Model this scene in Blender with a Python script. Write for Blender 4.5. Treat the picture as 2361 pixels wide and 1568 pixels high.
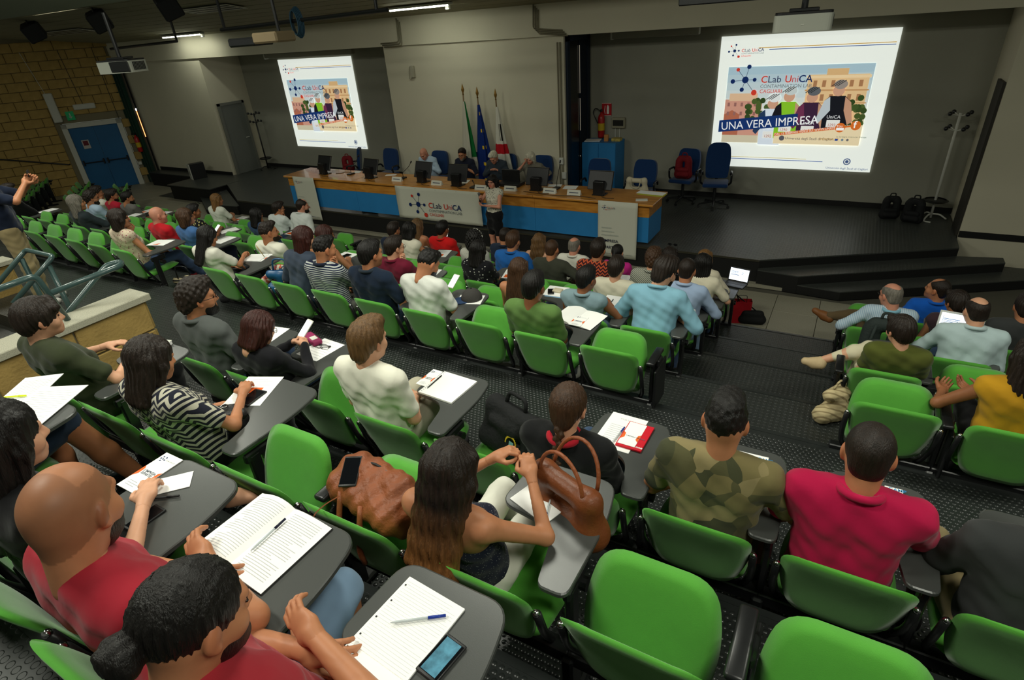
import bpy, bmesh, math, random
import numpy as np
from mathutils import Vector, Matrix, Euler
random.seed(7); np.random.seed(7)
for o in list(bpy.data.objects): bpy.data.objects.remove(o)
SC = bpy.context.scene
COL = SC.collection
# ---------------------------------------------------------------- camera
CAMH = 4.0; FPX = 1321.076; IW, IH = 2361, 1568
def cam_axes(yaw, pitch, roll):
    a, b, c = [math.radians(v) for v in (yaw, pitch, roll)]
    f = np.array([math.sin(a)*math.cos(b), math.cos(a)*math.cos(b), -math.sin(b)])
    r = np.cross(f, [0, 0, 1]); r /= np.linalg.norm(r); d = np.cross(f, r)
    return np.stack([math.cos(c)*r+math.sin(c)*d, -math.sin(c)*r+math.cos(c)*d, f])
CR = cam_axes(-31.4378, 28.94807, 4.41562)
cd = bpy.data.cameras.new('camera'); cam = bpy.data.objects.new('camera', cd); COL.objects.link(cam)
cd.sensor_fit = 'HORIZONTAL'; cd.sensor_width = 36; cd.lens = FPX/IW*36; cd.clip_start = .05; cd.clip_end = 200
M = Matrix.Identity(4)
for i in range(3):
    M[i][0] = CR[0][i]; M[i][1] = -CR[1][i]; M[i][2] = -CR[2][i]
M[0][3], M[1][3], M[2][3] = 0, 0, CAMH
cam.matrix_world = M
SC.camera = cam
def ray(x, y): return CR.T @ np.array([(x-IW/2)/FPX, (y-IH/2)/FPX, 1.])
def atz(x, y, z):
    d = ray(x, y); t = (z-CAMH)/d[2]; return Vector((d[0]*t, d[1]*t, z))
def aty(x, y, Y):
    d = ray(x, y); t = Y/d[1]; return Vector((d[0]*t, Y, CAMH+d[2]*t))
def atx(x, y, X):
    d = ray(x, y); t = X/d[0]; return Vector((X, d[1]*t, CAMH+d[2]*t))
# ---------------------------------------------------------------- world, exposure, ceiling lights
W = bpy.data.worlds.new('world'); SC.world = W; W.use_nodes = True
W.node_tree.nodes['Background'].inputs[0].default_value = (.80, .86, .70, 1)
W.node_tree.nodes['Background'].inputs[1].default_value = .09
SC.view_settings.view_transform = 'Standard'; SC.view_settings.look = 'None'
SC.view_settings.gamma = 1; SC.view_settings.use_curve_mapping = False
SC.view_settings.exposure = 0.7
def area_light(name, loc, sx, sy, watt, col=(.99, 1, .86), rot=(0, 0, 0), parent=None):
    l = bpy.data.lights.new(name, 'AREA'); l.shape = 'RECTANGLE'; l.size = sx; l.size_y = sy; l.energy = watt; l.color = col
    o = bpy.data.objects.new(name, l); COL.objects.link(o); o.location = loc; o.rotation_euler = rot
    if parent: o.parent = parent
    return o
LIGHTS = [(-15.5, 7.6, 5.05, 40), (-9.5, 7.2, 5.1, 44), (-3.2, 7.2, 5.1, 44), (3.4, 7.2, 5.1, 36),
          (-13.0, 3.4, 5.5, 54), (-7.4, 3.4, 5.5, 58), (-2.2, 3.4, 5.5, 58), (3.0, 3.4, 5.5, 46),
          (-8.0, .2, 5.9, 54), (-3.2, .2, 5.9, 62), (1.4, .2, 5.9, 50)]
for lx, ly, lz, lw in LIGHTS:
    area_light('lamp_glow', (lx, ly, lz-.06), 1.5, .6, lw)
# ---------------------------------------------------------------- helpers
def s2l(c):
    return tuple(((v/255)/12.92 if v/255 <= .04045 else ((v/255+.055)/1.055)**2.4) for v in c)
MATS = {}
def mat(name, col, rough=.6, spec=.3, metal=0, emit=0, bump=None, var=None, attr=None, sheen=0, pat=None, trans=0, coat=0):
    """col: sRGB 0-255. bump=(scale,strength) noise; var=(scale,amount) colour mottling; pat=function(nt,coordsocket)->color socket"""
    if name in MATS: return MATS[name]
    m = bpy.data.materials.new(name); m.use_nodes = True; nt = m.node_tree; b = nt.nodes['Principled BSDF']
    lin = s2l(col)+(1,)
    b.inputs['Base Color'].default_value = lin; b.inputs['Roughness'].default_value = rough
    b.inputs['Specular IOR Level'].default_value = spec; b.inputs['Metallic'].default_value = metal
    if sheen: b.inputs['Sheen Weight'].default_value = sheen
    if coat: b.inputs['Coat Weight'].default_value = coat
    if trans: b.inputs['Transmission Weight'].default_value = trans
    if emit:
        b.inputs['Emission Color'].default_value = lin; b.inputs['Emission Strength'].default_value = emit
    tc = nt.nodes.new('ShaderNodeTexCoord'); co = tc.outputs['Object']; src = None
    if pat:
        src = pat(nt, co)
    if var:
        n = nt.nodes.new('ShaderNodeTexNoise'); n.inputs['Scale'].default_value = var[0]; n.inputs['Detail'].default_value = 5
        if len(var) > 2:
            mp = nt.nodes.new('ShaderNodeMapping'); mp.inputs['Scale'].default_value = var[2]; nt.links.new(co, mp.inputs[0]); nt.links.new(mp.outputs[0], n.inputs['Vector'])
        else: nt.links.new(co, n.inputs['Vector'])
        r = nt.nodes.new('ShaderNodeMapRange'); r.inputs[1].default_value = .3; r.inputs[2].default_value = .7
        r.inputs[3].default_value = 1-var[1]; r.inputs[4].default_value = 1+var[1]; nt.links.new(n.outputs['Fac'], r.inputs[0])
        mx = nt.nodes.new('ShaderNodeVectorMath'); mx.operation = 'SCALE'
        if src: nt.links.new(src, mx.inputs[0])
        else: mx.inputs[0].default_value = lin[:3]
        nt.links.new(r.outputs[0], mx.inputs['Scale']); src = mx.outputs[0]
    if attr:
        a = nt.nodes.new('ShaderNodeAttribute'); a.attribute_name = attr
        mx = nt.nodes.new('ShaderNodeVectorMath'); mx.operation = 'MULTIPLY'
        if src: nt.links.new(src, mx.inputs[0])
        else: mx.inputs[0].default_value = lin[:3]
        nt.links.new(a.outputs['Color'], mx.inputs[1]); src = mx.outputs[0]
    if src: nt.links.new(src, b.inputs['Base Color'])
    if bump:
        n = nt.nodes.new('ShaderNodeTexNoise'); n.inputs['Scale'].default_value = bump[0]; n.inputs['Detail'].default_value = 4
        if len(bump) > 2:
            mp = nt.nodes.new('ShaderNodeMapping'); mp.inputs['Scale'].default_value = bump[2]; nt.links.new(co, mp.inputs[0]); nt.links.new(mp.outputs[0], n.inputs['Vector'])
        else: nt.links.new(co, n.inputs['Vector'])
        bp = nt.nodes.new('ShaderNodeBump'); bp.inputs['Strength'].default_value = bump[1]; bp.inputs['Distance'].default_value = .02
        nt.links.new(n.outputs['Fac'], bp.inputs['Height']); nt.links.new(bp.outputs[0], b.inputs['Normal'])
    MATS[name] = m; return m
class MB:
    def __init__(s): s.v = []; s.f = []
    def add(s, v, f, M=None):
        n = len(s.v)
        s.v += [tuple(M @ Vector(p)) for p in v] if M else [tuple(p) for p in v]
        s.f += [tuple(i+n for i in q) for q in f]; return s
    def box(s, lo, hi, M=None):
        (a, b, c), (d, e, g) = lo, hi
        v = [(a,b,c),(d,b,c),(d,e,c),(a,e,c),(a,b,g),(d,b,g),(d,e,g),(a,e,g)]
        return s.add(v, [(0,3,2,1),(4,5,6,7),(0,1,5,4),(1,2,6,5),(2,3,7,6),(3,0,4,7)], M)
    def cbox(s, c, d, M=None): return s.box([c[i]-d[i]/2 for i in range(3)], [c[i]+d[i]/2 for i in range(3)], M)
    def rbox(s, c, d, r=.01, n=2, M=None):
        bm = bmesh.new(); bmesh.ops.create_cube(bm, size=1)
        for v in bm.verts: v.co = Vector((c[i]+v.co[i]*d[i] for i in range(3)))
        bmesh.ops.bevel(bm, geom=bm.edges[:], offset=min(r, min(d)*.49), segments=n, profile=.5, affect='EDGES')
        bm.verts.index_update(); s.add([v.co.copy() for v in bm.verts], [[v.index for v in f.verts] for f in bm.faces], M); bm.free(); return s
    def cyl(s, a, b, r, n=10, r2=None, cap=True):
        return s.tube([a, b], [r, r if r2 is None else r2], n, cap)
    def tube(s, path, r, n=8, cap=True, closed=False):
        P = [Vector(p) for p in path]; m = len(P)
        if not isinstance(r, (list, tuple)): r = [r]*m
        vs = []; prev = None
        for i in range(m):
            if closed: t = P[(i+1) % m]-P[i-1]
            else: t = P[min(i+1, m-1)]-P[max(i-1, 0)]
            t.normalize()
            u = prev if prev is not None else (Vector((0, 0, 1)) if abs(t.z) < .9 else Vector((1, 0, 0)))
            u = u-t*u.dot(t)
            if u.length < 1e-6: u = t.orthogonal()
            u.normalize(); w = t.cross(u); prev = u
            for j in range(n):
                an = 2*math.pi*j/n; vs.append(P[i]+(u*math.cos(an)+w*math.sin(an))*r[i])
        fs = []
        for i in range(m if closed else m-1):
            for j in range(n):
                a = i*n+j; b = i*n+(j+1) % n; c = ((i+1) % m)*n+(j+1) % n; d = ((i+1) % m)*n+j; fs.append((a, b, c, d))
        if cap and not closed: fs.append(tuple(range(n-1, -1, -1))); fs.append(tuple((m-1)*n+j for j in range(n)))
        return s.add(vs, fs)
    def prism(s, out, z0, z1, M=None):
        n = len(out); v = [(x, y, z0) for x, y in out]+[(x, y, z1) for x, y in out]
        f = [tuple(range(n-1, -1, -1)), tuple(range(n, 2*n))]+[(i, (i+1) % n, n+(i+1) % n, n+i) for i in range(n)]
        return s.add(v, f, M)
    def lathe(s, prof, n=16, M=None):
        v = []; f = []; m = len(prof)
        for i in range(n):
            a = 2*math.pi*i/n
            for r, z in prof: v.append((r*math.cos(a), r*math.sin(a), z))
        for i in range(n):
            for j in range(m-1):
                a = i*m+j; b = ((i+1) % n)*m+j; f.append((a, b, b+1, a+1))
        return s.add(v, f, M)
    def ell(s, c, r, n=10, m=8, M=None):
        prof = [(math.sin(math.pi*j/m), -math.cos(math.pi*j/m)) for j in range(m+1)]
        prof[0] = (1e-4, -1); prof[-1] = (1e-4, 1)
        T = Matrix.Translation(c) @ Matrix.Diagonal((*r, 1))
        return s.lathe(prof, n, (M @ T) if M else T)
    def mesh(s, name, smooth=False):
        me = bpy.data.meshes.new(name); me.from_pydata([tuple(p) for p in s.v], [], s.f); me.update()
        if smooth: me.polygons.foreach_set('use_smooth', [True]*len(me.polygons))
        return me
    def build(s, name, m, parent=None, smooth=False, loc=None, rotz=0):
        return link(name, s.mesh(name, smooth), m, parent, loc, rotz)
def link(name, me, m, parent=None, loc=None, rotz=0):
    if m is not None and len(me.materials) == 0: me.materials.append(m)
    o = bpy.data.objects.new(name, me); COL.objects.link(o)
    if parent is not None: o.parent = parent
    if loc is not None: o.location = loc
    if rotz: o.rotation_euler = (0, 0, rotz)
    return o
def smooth_auto(o, ang=40):
    me = o.data; me.polygons.foreach_set('use_smooth', [True]*len(me.polygons))
    try: me.set_sharp_from_angle(angle=math.radians(ang))
    except Exception: pass
    return o
def tag(o, label, cat, group=None):
    o['label'] = label; o['category'] = cat
    if group: o['group'] = group
    return o
def struct(o, label=None):
    o['kind'] = 'structure'
    if label: o['label'] = label
    return o
def empty(name, loc=(0, 0, 0), rotz=0):
    o = bpy.data.objects.new(name, None); COL.objects.link(o); o.location = loc; o.rotation_euler = (0, 0, rotz); o.empty_display_size = .1; return o
def thing(name, label, cat, loc=(0, 0, 0), rotz=0, group=None): return tag(empty(name, loc, rotz), label, cat, group)
def rrect(x0, y0, x1, y1, r, n=4):
    out = []
    for cx, cy, a0 in ((x1-r, y1-r, 0), (x0+r, y1-r, 90), (x0+r, y0+r, 180), (x1-r, y0+r, 270)):
        for i in range(n+1):
            a = math.radians(a0+90*i/n); out.append((cx+r*math.cos(a), cy+r*math.sin(a)))
    return out
def roundpoly(pts, r, n=4):
    out = []; m = len(pts)
    for i in range(m):
        p = Vector(pts[i]); a = Vector(pts[i-1])-p; b = Vector(pts[(i+1) % m])-p
        rr = r[i] if isinstance(r, (list, tuple)) else r
        rr = min(rr, a.length*.45, b.length*.45); a.normalize(); b.normalize()
        p0 = p+a*rr; p1 = p+b*rr
        for k in range(n+1):
            t = k/n; q = p0*(1-t)**2+p*2*t*(1-t)+p1*t*t; out.append((q.x, q.y))
    return out
TXT = {}
def text_mesh(txt, size=1, bold=0, shear=0, sx=1):
    key = (txt, bold, shear)
    if key not in TXT:
        c = bpy.data.curves.new('t', 'FONT'); c.body = txt; c.offset = bold; c.shear = shear; c.resolution_u = 3
        o = bpy.data.objects.new('t', c); COL.objects.link(o)
        dg = bpy.context.evaluated_depsgraph_get(); me = bpy.data.meshes.new_from_object(o.evaluated_get(dg))
        TXT[key] = ([v.co[:2] for v in me.vertices], [tuple(p.vertices) for p in me.polygons])
        bpy.data.objects.remove(o); bpy.data.curves.remove(c); bpy.data.meshes.remove(me)
    return TXT[key]
# ---------------------------------------------------------------- implicit surfaces (smooth unions meshed with surface nets)
def smin(a, b, k):
    h = np.clip(.5+.5*(b-a)/k, 0, 1); return b*(1-h)+a*h-k*h*(1-h)
def sdf_mesh(prims, vox, k=.025, noise=None, cuts=(), subs=()):
    lo = np.array([1e9]*3); hi = -lo; bb = []
    for p in prims:
        if p[0] == 'c':
            a, b = np.array(p[1], float), np.array(p[2], float); r = max(p[3], p[4]); l = np.minimum(a, b)-r; h = np.maximum(a, b)+r
        else:
            c = np.array(p[1], float); R = p[3] if len(p) > 3 and p[3] is not None else None
            r = np.array(p[2], float); e = r if R is None else np.sqrt(((np.array(R).T*r)**2).sum(1)); l = c-e; h = c+e
        bb.append((l, h)); lo = np.minimum(lo, l); hi = np.maximum(hi, h)
    mg = vox*2.5+k*.3; lo = lo-mg; n = np.ceil((hi+mg-lo)/vox).astype(int)+1
    F = np.full(n, .2, np.float32); ax = [lo[i]+vox*np.arange(n[i]) for i in range(3)]
    def region(l, h, m):
        i0 = np.maximum(0, np.floor((l-m-lo)/vox).astype(int)); i1 = np.minimum(n, np.ceil((h+m-lo)/vox).astype(int)+1)
        return tuple(slice(a, b) for a, b in zip(i0, i1))
    def dist(p, sl):
        X = ax[0][sl[0]][:, None, None]; Y = ax[1][sl[1]][None, :, None]; Z = ax[2][sl[2]][None, None, :]
        if p[0] == 'c':
            a = np.array(p[1], float); d = np.array(p[2], float)-a; L = max(float(d@d), 1e-12)
            px, py, pz = X-a[0], Y-a[1], Z-a[2]
            t = np.clip((px*d[0]+py*d[1]+pz*d[2])/L, 0, 1)
            return np.sqrt((px-t*d[0])**2+(py-t*d[1])**2+(pz-t*d[2])**2)-(p[3]+(p[4]-p[3])*t)
        c = p[1]; r = p[2]; q = [X-c[0], Y-c[1], Z-c[2]]
        if len(p) > 3 and p[3] is not None:
            R = np.array(p[3]); q = [R[i][0]*q[0]+R[i][1]*q[1]+R[i][2]*q[2] for i in range(3)]
        k0 = np.sqrt((q[0]/r[0])**2+(q[1]/r[1])**2+(q[2]/r[2])**2); k1 = np.sqrt((q[0]/r[0]**2)**2+(q[1]/r[1]**2)**2+(q[2]/r[2]**2)**2)+1e-9
        return k0*(k0-1)/k1
    for p, (l, h) in zip(prims, bb):
        kk = p[5] if (p[0] == 'c' and len(p) > 5) else (p[4] if p[0] == 'e' and len(p) > 4 else k)
        sl = region(l, h, kk+vox*2); F[sl] = smin(F[sl], dist(p, sl), kk)
    if noise is not None: F += noise(ax[0][:, None, None], ax[1][None, :, None], ax[2][None, None, :]).astype(np.float32)
    for nrm, d in cuts:     # keep n.p > d
        q = d-(nrm[0]*ax[0][:, None, None]+nrm[1]*ax[1][None, :, None]+nrm[2]*ax[2][None, None, :]); F = -smin(-F, -q.astype(np.float32), .012)
    for p in subs:
        kk = .012; l = np.array(p[1])-.3; sl = region(l, np.array(p[1])+.3, 0); F[sl] = -smin(-F[sl], dist(p, sl).astype(np.float32), kk)
    F[0] = F[-1] = .2; F[:, 0] = F[:, -1] = .2; F[:, :, 0] = F[:, :, -1] = .2
    ins = F < 0
    cnt = sum(ins[i:n[0]-1+i, j:n[1]-1+j, l:n[2]-1+l].astype(np.int8) for i in (0, 1) for j in (0, 1) for l in (0, 1))
    ci = np.nonzero((cnt > 0) & (cnt < 8)); N = len(ci[0])
    idx = np.full(cnt.shape, -1, np.int32); idx[ci] = np.arange(N)
    cv = {}
    for i in (0, 1):
        for j in (0, 1):
            for l in (0, 1): cv[i, j, l] = F[ci[0]+i, ci[1]+j, ci[2]+l]
    acc = np.zeros((N, 3)); num = np.zeros(N)
    for a in range(3):
        for o1 in (0, 1):
            for o2 in (0, 1):
                c0 = [o1, o2]; c0.insert(a, 0); c1 = [o1, o2]; c1.insert(a, 1)
                f0, f1 = cv[tuple(c0)], cv[tuple(c1)]; m = (f0 < 0) != (f1 < 0)
                t = np.where(m, f0/np.where(m, f0-f1, 1), 0)
                for ax_ in range(3):
                    acc[:, ax_] += np.where(m, t if ax_ == a else c0[ax_], 0)
                num += m
    V = lo+vox*(np.stack(ci, 1)+acc/num[:, None])
    faces = []
    for a in range(3):
        b, c = (a+1) % 3, (a+2) % 3
        s0 = [slice(1, -1)]*3; s1 = [slice(1, -1)]*3; s0[a] = slice(0, -1); s1[a] = slice(1, None)
        A, B = ins[tuple(s0)], ins[tuple(s1)]
        e = np.nonzero(A != B); base = [e[0].copy(), e[1].copy(), e[2].copy()]
        for q in range(3):
            if q != a: base[q] = base[q]+1
        def cell(db, dc):
            g = [base[0], base[1], base[2]]; g[b] = g[b]-db; g[c] = g[c]-dc; return idx[g[0], g[1], g[2]]
        Q = np.stack([cell(1, 1), cell(0, 1), cell(0, 0), cell(1, 0)], 1); fl = ~A[e]
        Q[fl] = Q[fl][:, ::-1]; faces.append(Q)
    return V, np.concatenate(faces)
def np_mesh(name, V, Fq, smooth=True):
    me = bpy.data.meshes.new(name); nv, nf = len(V), len(Fq); k = Fq.shape[1]
    me.vertices.add(nv); me.vertices.foreach_set('co', np.asarray(V, np.float32).ravel())
    me.loops.add(nf*k); me.loops.foreach_set('vertex_index', np.asarray(Fq, np.int32).ravel())
    me.polygons.add(nf); me.polygons.foreach_set('loop_start', np.arange(0, nf*k, k, dtype=np.int32))
    if smooth: me.polygons.foreach_set('use_smooth', np.ones(nf, bool))
    me.update(calc_edges=True); me.validate(); return me
def soft(name, prims, m, parent=None, vox=.012, k=.02, loc=None, rotz=0, noise=None):
    V, Q = sdf_mesh(prims, vox, k, noise); return link(name, np_mesh(name, V, Q), m, parent, loc, rotz)
# ---------------------------------------------------------------- room shell
def dots_bump(m, pitch, strength, dist=.004, rot=0):
    nt = m.node_tree; b = nt.nodes['Principled BSDF']; tc = nt.nodes.new('ShaderNodeTexCoord')
    mp = nt.nodes.new('ShaderNodeMapping'); mp.inputs['Scale'].default_value = (1/pitch,)*3; mp.inputs['Rotation'].default_value = (0, 0, rot); nt.links.new(tc.outputs['Object'], mp.inputs[0])
    v = nt.nodes.new('ShaderNodeTexVoronoi'); v.voronoi_dimensions = '2D'; v.inputs['Scale'].default_value = 1; v.inputs['Randomness'].default_value = 0; nt.links.new(mp.outputs[0], v.inputs['Vector'])
    r = nt.nodes.new('ShaderNodeMapRange'); r.inputs[1].default_value = .30; r.inputs[2].default_value = .38; r.inputs[3].default_value = 1; r.inputs[4].default_value = 0; nt.links.new(v.outputs['Distance'], r.inputs[0])
    bp = nt.nodes.new('ShaderNodeBump'); bp.inputs['Strength'].default_value = strength; bp.inputs['Distance'].default_value = dist
    nt.links.new(r.outputs[0], bp.inputs['Height']); nt.links.new(bp.outputs[0], b.inputs['Normal']); return m
M_wall = mat('plaster_grey', (150, 149, 136), .85, .15, bump=(60, .05), var=(1.2, .04))
M_wallw = mat('plaster_white', (202, 196, 174), .85, .15, bump=(60, .05), var=(1.0, .03))
M_rub = dots_bump(mat('rubber_floor', (44, 47, 45), .36, .5, var=(3, .15)), .042, .8)
M_rubs = mat('rubber_near', (40, 43, 42), .3, .5, var=(6, .12))
M_stage = dots_bump(mat('rubber_stage', (62, 65, 62), .38, .5, var=(2, .12)), .05, .5)
M_black = mat('black_riser', (26, 26, 25), .6, .3)
M_granite = mat('granite_tile', (150, 146, 128), .5, .35, var=(140, .28))
M_granite2 = mat('granite_coping', (178, 175, 155), .6, .3, var=(160, .3))
M_joint = mat('joint_grey', (92, 90, 80), .9, .1)
M_brick = mat('tufa_block', (170, 142, 84), .85, .15, var=(5, .14), bump=(40, .25))
M_mort = mat('mortar_grey', (132, 124, 100), .9, .1)
M_ceil = mat('ceiling_board', (150, 146, 122), .8, .2, var=(2, .06))
M_ceil2 = mat('ceiling_smooth', (150, 158, 140), .85, .15)
M_white = mat('white_paint', (200, 200, 190), .6, .3)
M_dark = mat('dark_plastic', (30, 30, 31), .45, .4)
M_blk = mat('black_metal', (24, 25, 26), .35, .5)
TR = .27
NOSE = {1: 7.27, 2: 6.37, 3: 5.47, 4: 4.53, 5: 3.63, 6: 1.92, 7: 1.08, 8: .24}
fl = struct(MB().box((-26, 5.5, -.12), (9, 12.8, -.02)).build('floor', M_joint))
tb = MB().rbox((0, 0, -.01), (.594, .594, .02), .003, 1).mesh('tile'); tb.materials.append(M_granite)
for i in range(-43, 6):
    for j in range(0, 9):
        x = i*.6+.3; y = 6.95+j*.6
        left = x < -13.5
        if (y < 9.2 or left) and y < 11.6 and not (x < -24.5) and (x < 3.2): link('tile', tb, None, fl, (x, y, 0))
XL, XR = -20.5, 7.5
for k in range(1, 9):
    m = MB(); x0 = XL if k <= 4 else -5.0
    m.box((x0, -3.2, TR*(k-1)), (XR, NOSE[k], TR*k))
    if k == 5: m.box((XL, 2.28, 0), (-5.0, NOSE[5], TR*5)); m.box((XL, -3.2, 0), (-9.4, 2.28, TR*5))
    t = struct(m.build('floor_tier', M_rub)); t['label'] = 'black studded rubber seating tier'
    MB().box((x0, NOSE[k]-.03, TR*k), (XR, NOSE[k]+.006, TR*k+.004)).build('nosing', M_rubs, t)
for i in range(7):   # stairwell steps leading down behind the parapet
    struct(MB().box((-9.16, 2.28-.3*(i+1), 0), (-5.25, 2.28-.3*i, TR*5-.17*(i+1))).build('floor_stair', M_rub))
# raised studs on the near treads (real geometry)
def studs(x0, x1, y0, y1, z, parent, pitch=.032):
    n = 8; ys = np.arange(y0, y1, pitch*.866); V = []
    an = np.arange(n)*2*math.pi/n; ring = np.stack([np.cos(an), np.sin(an)], 1)
    base = np.concatenate([np.c_[ring*.0125, np.zeros(n)], np.c_[ring*.0098, np.full(n, .0028)], [[0, 0, .0034]]])
    C = []
    for j, y in enumerate(ys):
        xs = np.arange(x0, x1, pitch)+(pitch/2 if j % 2 else 0); C.append(np.c_[xs, np.full(len(xs), y), np.full(len(xs), z)])
    C = np.concatenate(C); N = len(C); V = (C[:, None, :]+base[None]).reshape(-1, 3)
    side = np.array([[i, (i+1) % n, n+(i+1) % n, n+i] for i in range(n)]); top = np.array([[n+i, n+(i+1) % n, 2*n, 2*n] for i in range(n)])
    f = np.concatenate([side]) ; nv = 2*n+1
    Q = (np.arange(N)[:, None, None]*nv+f[None]).reshape(-1, 4)
    T = (np.arange(N)[:, None, None]*nv+top[None, :, :3]).reshape(-1, 3)
    me = bpy.data.meshes.new('stud_field'); nq, nt_ = len(Q), len(T)
    me.vertices.add(len(V)); me.vertices.foreach_set('co', V.astype(np.float32).ravel()); me.loops.add(nq*4+nt_*3)
    me.loops.foreach_set('vertex_index', np.concatenate([Q.ravel(), T.ravel()]).astype(np.int32)); me.polygons.add(nq+nt_)
    me.polygons.foreach_set('loop_start', np.concatenate([np.arange(nq)*4, nq*4+np.arange(nt_)*3]).astype(np.int32)); me.update(calc_edges=True)
    o = link('stud_field', me, M_rubs, parent); o['kind'] = 'stuff'; return o
TIERS = [o for o in COL.objects if o.name.startswith('floor_tier')]
NEARPADS = {5: (-4.9, 2.6, 1.93, 3.58), 6: (-4.9, 1.6, 1.09, 1.88), 7: (-3.6, .9, .3, 1.05)}
for k, (x0, x1, y0, y1) in NEARPADS.items():
    MB().box((x0, y0-.01, TR*k), (x1, y1+.02, TR*k+.0012)).build('rubber_sheet', M_rubs, TIERS[k-1])
    studs(x0+.03, x1-.03, y0+.01, y1-.005, TR*k+.001, TIERS[k-1])
# stage
SZ = .43
out = [(-13.73, 9.31), (-.97, 9.31), (1.74, 10.82), (1.74, 12.75), (-16.6, 12.75), (-16.6, 11.42), (-20.4, 11.42), (-20.4, 10.95), (-16.4, 10.88)]
st = struct(MB().prism(out, 0, SZ-.02).build('floor_stage', M_black)); MB().prism(out, SZ-.02, SZ).build('rubber_top', M_stage, st)
MB().box((-13.73, 9.295, SZ-.03), (-.97, 9.312, SZ+.003)).build('edge_strip', mat('edge_metal', (80, 78, 66), .4, .5, metal=.6), st)
def steps(mir):
    f = (lambda p: (-14.7-p[0], p[1])) if mir else (lambda p: p)
    for z, o in ((.29, [(-.97, 9.24), (-.37, 9.18), (2.34, 10.72), (2.34, 10.95), (1.74, 10.82), (-.97, 9.31)]), (.145, [(-.45, 9.19), (.23, 9.13), (3.0, 10.72), (3.0, 11.0), (2.3, 10.95), (2.3, 10.72)])):
        q = [f(p) for p in o]
        if mir: q = q[::-1]
        s = struct(MB().prism(q, 0, z-.015).build('floor_step', M_black)); MB().prism(q, z-.015, z).build('rubber_top', M_stage, s)
steps(False); steps(True)
struct(MB().box((-13.9, 9.2, 0), (.2, 9.312, .055)).build('trim_1', M_granite))
blk = struct(MB().box((-17.7, 9.95, 0), (-15.75, 10.86, .41)).build('floor_platform', M_black)); MB().box((-17.75, 9.9, .41), (-15.7, 10.9, .435)).build('rubber_top', M_stage, blk)
MB().add([(-17.75, 10.0, .01), (-18.6, 10.0, .01), (-18.6, 10.6, .01), (-17.75, 10.6, .01), (-17.75, 10.0, .1), (-17.75, 10.6, .1)], [(0, 1, 4), (3, 5, 2), (1, 2, 5, 4), (0, 3, 2, 1), (0, 4, 5, 3)]).build('ramp', M_stage, blk)
# front walls
ZC = 3.71
struct(MB().box((-16.7, 12.7, 0), (1.9, 12.9, 4.4)).build('wall_front', M_wall))
struct(MB().box((-9.8, 11.38, 0), (-5.27, 12.7, ZC+.02)).build('wall_front_centre', M_wallw))
struct(MB().box((-20.95, 11.38, 0), (-16.62, 12.9, ZC+.02)).build('wall_front_left', M_wallw))
struct(MB().box((1.76, 11.38, 0), (8, 12.9, ZC+.02)).build('wall_front_right', M_wallw))
struct(MB().box((-22.5, 11.33, ZC), (8, 12.9, 4.75)).build('wall_beam', M_wallw))
for n, (a, b) in enumerate((((-20.4, 11.365), (-16.62, 11.385)), ((-9.8, 11.36), (-5.27, 11.385)), ((1.76, 11.36), (8, 11.385)), ((-16.6, 12.68), (-9.8, 12.705)), ((-5.27, 12.68), (1.76, 12.705)))):
    struct(MB().box((a[0], a[1], SZ), (b[0], b[1], SZ+.1)).build('baseboard_front', M_black))
# ceiling: long boards sloping up from the front wall, then a smooth lower soffit
cl = struct(MB().add([(-26, 11.36, 4.42), (8, 11.36, 4.42), (8, 7.1, 5.05), (-26, 7.1, 5.05)], [(0, 1, 2, 3)]).build('ceiling', M_dark))
NB = 12
for i in range(NB):
    y0 = 11.33-(11.33-7.2)*i/NB; y1 = 11.33-(11.33-7.2)*(i+1)/NB+.025; zf = lambda y: 4.27+(11.33-y)*.152
    MB().add([(-26, y0, zf(y0)), (8, y0, zf(y0)), (8, y1, zf(y1)), (-26, y1, zf(y1)), (-26, y0, zf(y0)+.03), (8, y0, zf(y0)+.03), (8, y1, zf(y1)+.03), (-26, y1, zf(y1)+.03)],
             [(0, 1, 2, 3), (7, 6, 5, 4), (0, 4, 5, 1), (1, 5, 6, 2), (2, 6, 7, 3), (3, 7, 4, 0)]).build('board', M_ceil, cl)
struct(MB().add([(-26, 7.2, 4.82), (8, 7.2, 4.82), (8, 2, 6.2), (8, -3.5, 6.2), (-26, -3.5, 6.2), (-26, 2, 6.2), (-26, 7.2, 5.0), (8, 7.2, 5.0)], [(0, 1, 2, 5), (5, 2, 3, 4), (0, 6, 7, 1)]).build('ceiling_soffit', M_ceil2))
# splayed side wall of tufa blocks with the blue double door
WA, WB = Vector((-21.96, 9.79, 0)), Vector((-21.19, 10.93, 0)); wu = (WB-WA).normalized(); wn = Vector((wu.y, -wu.x, 0))
WM = Matrix(((wu.x, -wn.x, 0, WA.x), (wu.y, -wn.y, 0, WA.y), (0, 0, 1, 0), (0, 0, 0, 1)))   # local x along wall, -y towards room
ww = empty('wall_left'); ww.matrix_world = WM; struct(ww)
DW = (WB-WA).length
MB().box((-8, .03, 0), (-.16, .3, 5)).box((DW+.16, .03, 0), (DW+.75, .3, 5)).box((-.16, .03, 2.13), (DW+.16, .3, 5)).build('mortar_bed', M_mort, ww)
bl, bh = .52, .262
bme = MB().rbox((bl/2, 0, bh/2), (bl-.012, .06, bh-.012), .008, 1).mesh('brick'); bme.materials.append(M_brick)
bh2 = MB().rbox((bl/4, 0, bh/2), (bl/2-.012, .06, bh-.012), .008, 1).mesh('brick'); bh2.materials.append(M_brick)
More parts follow.
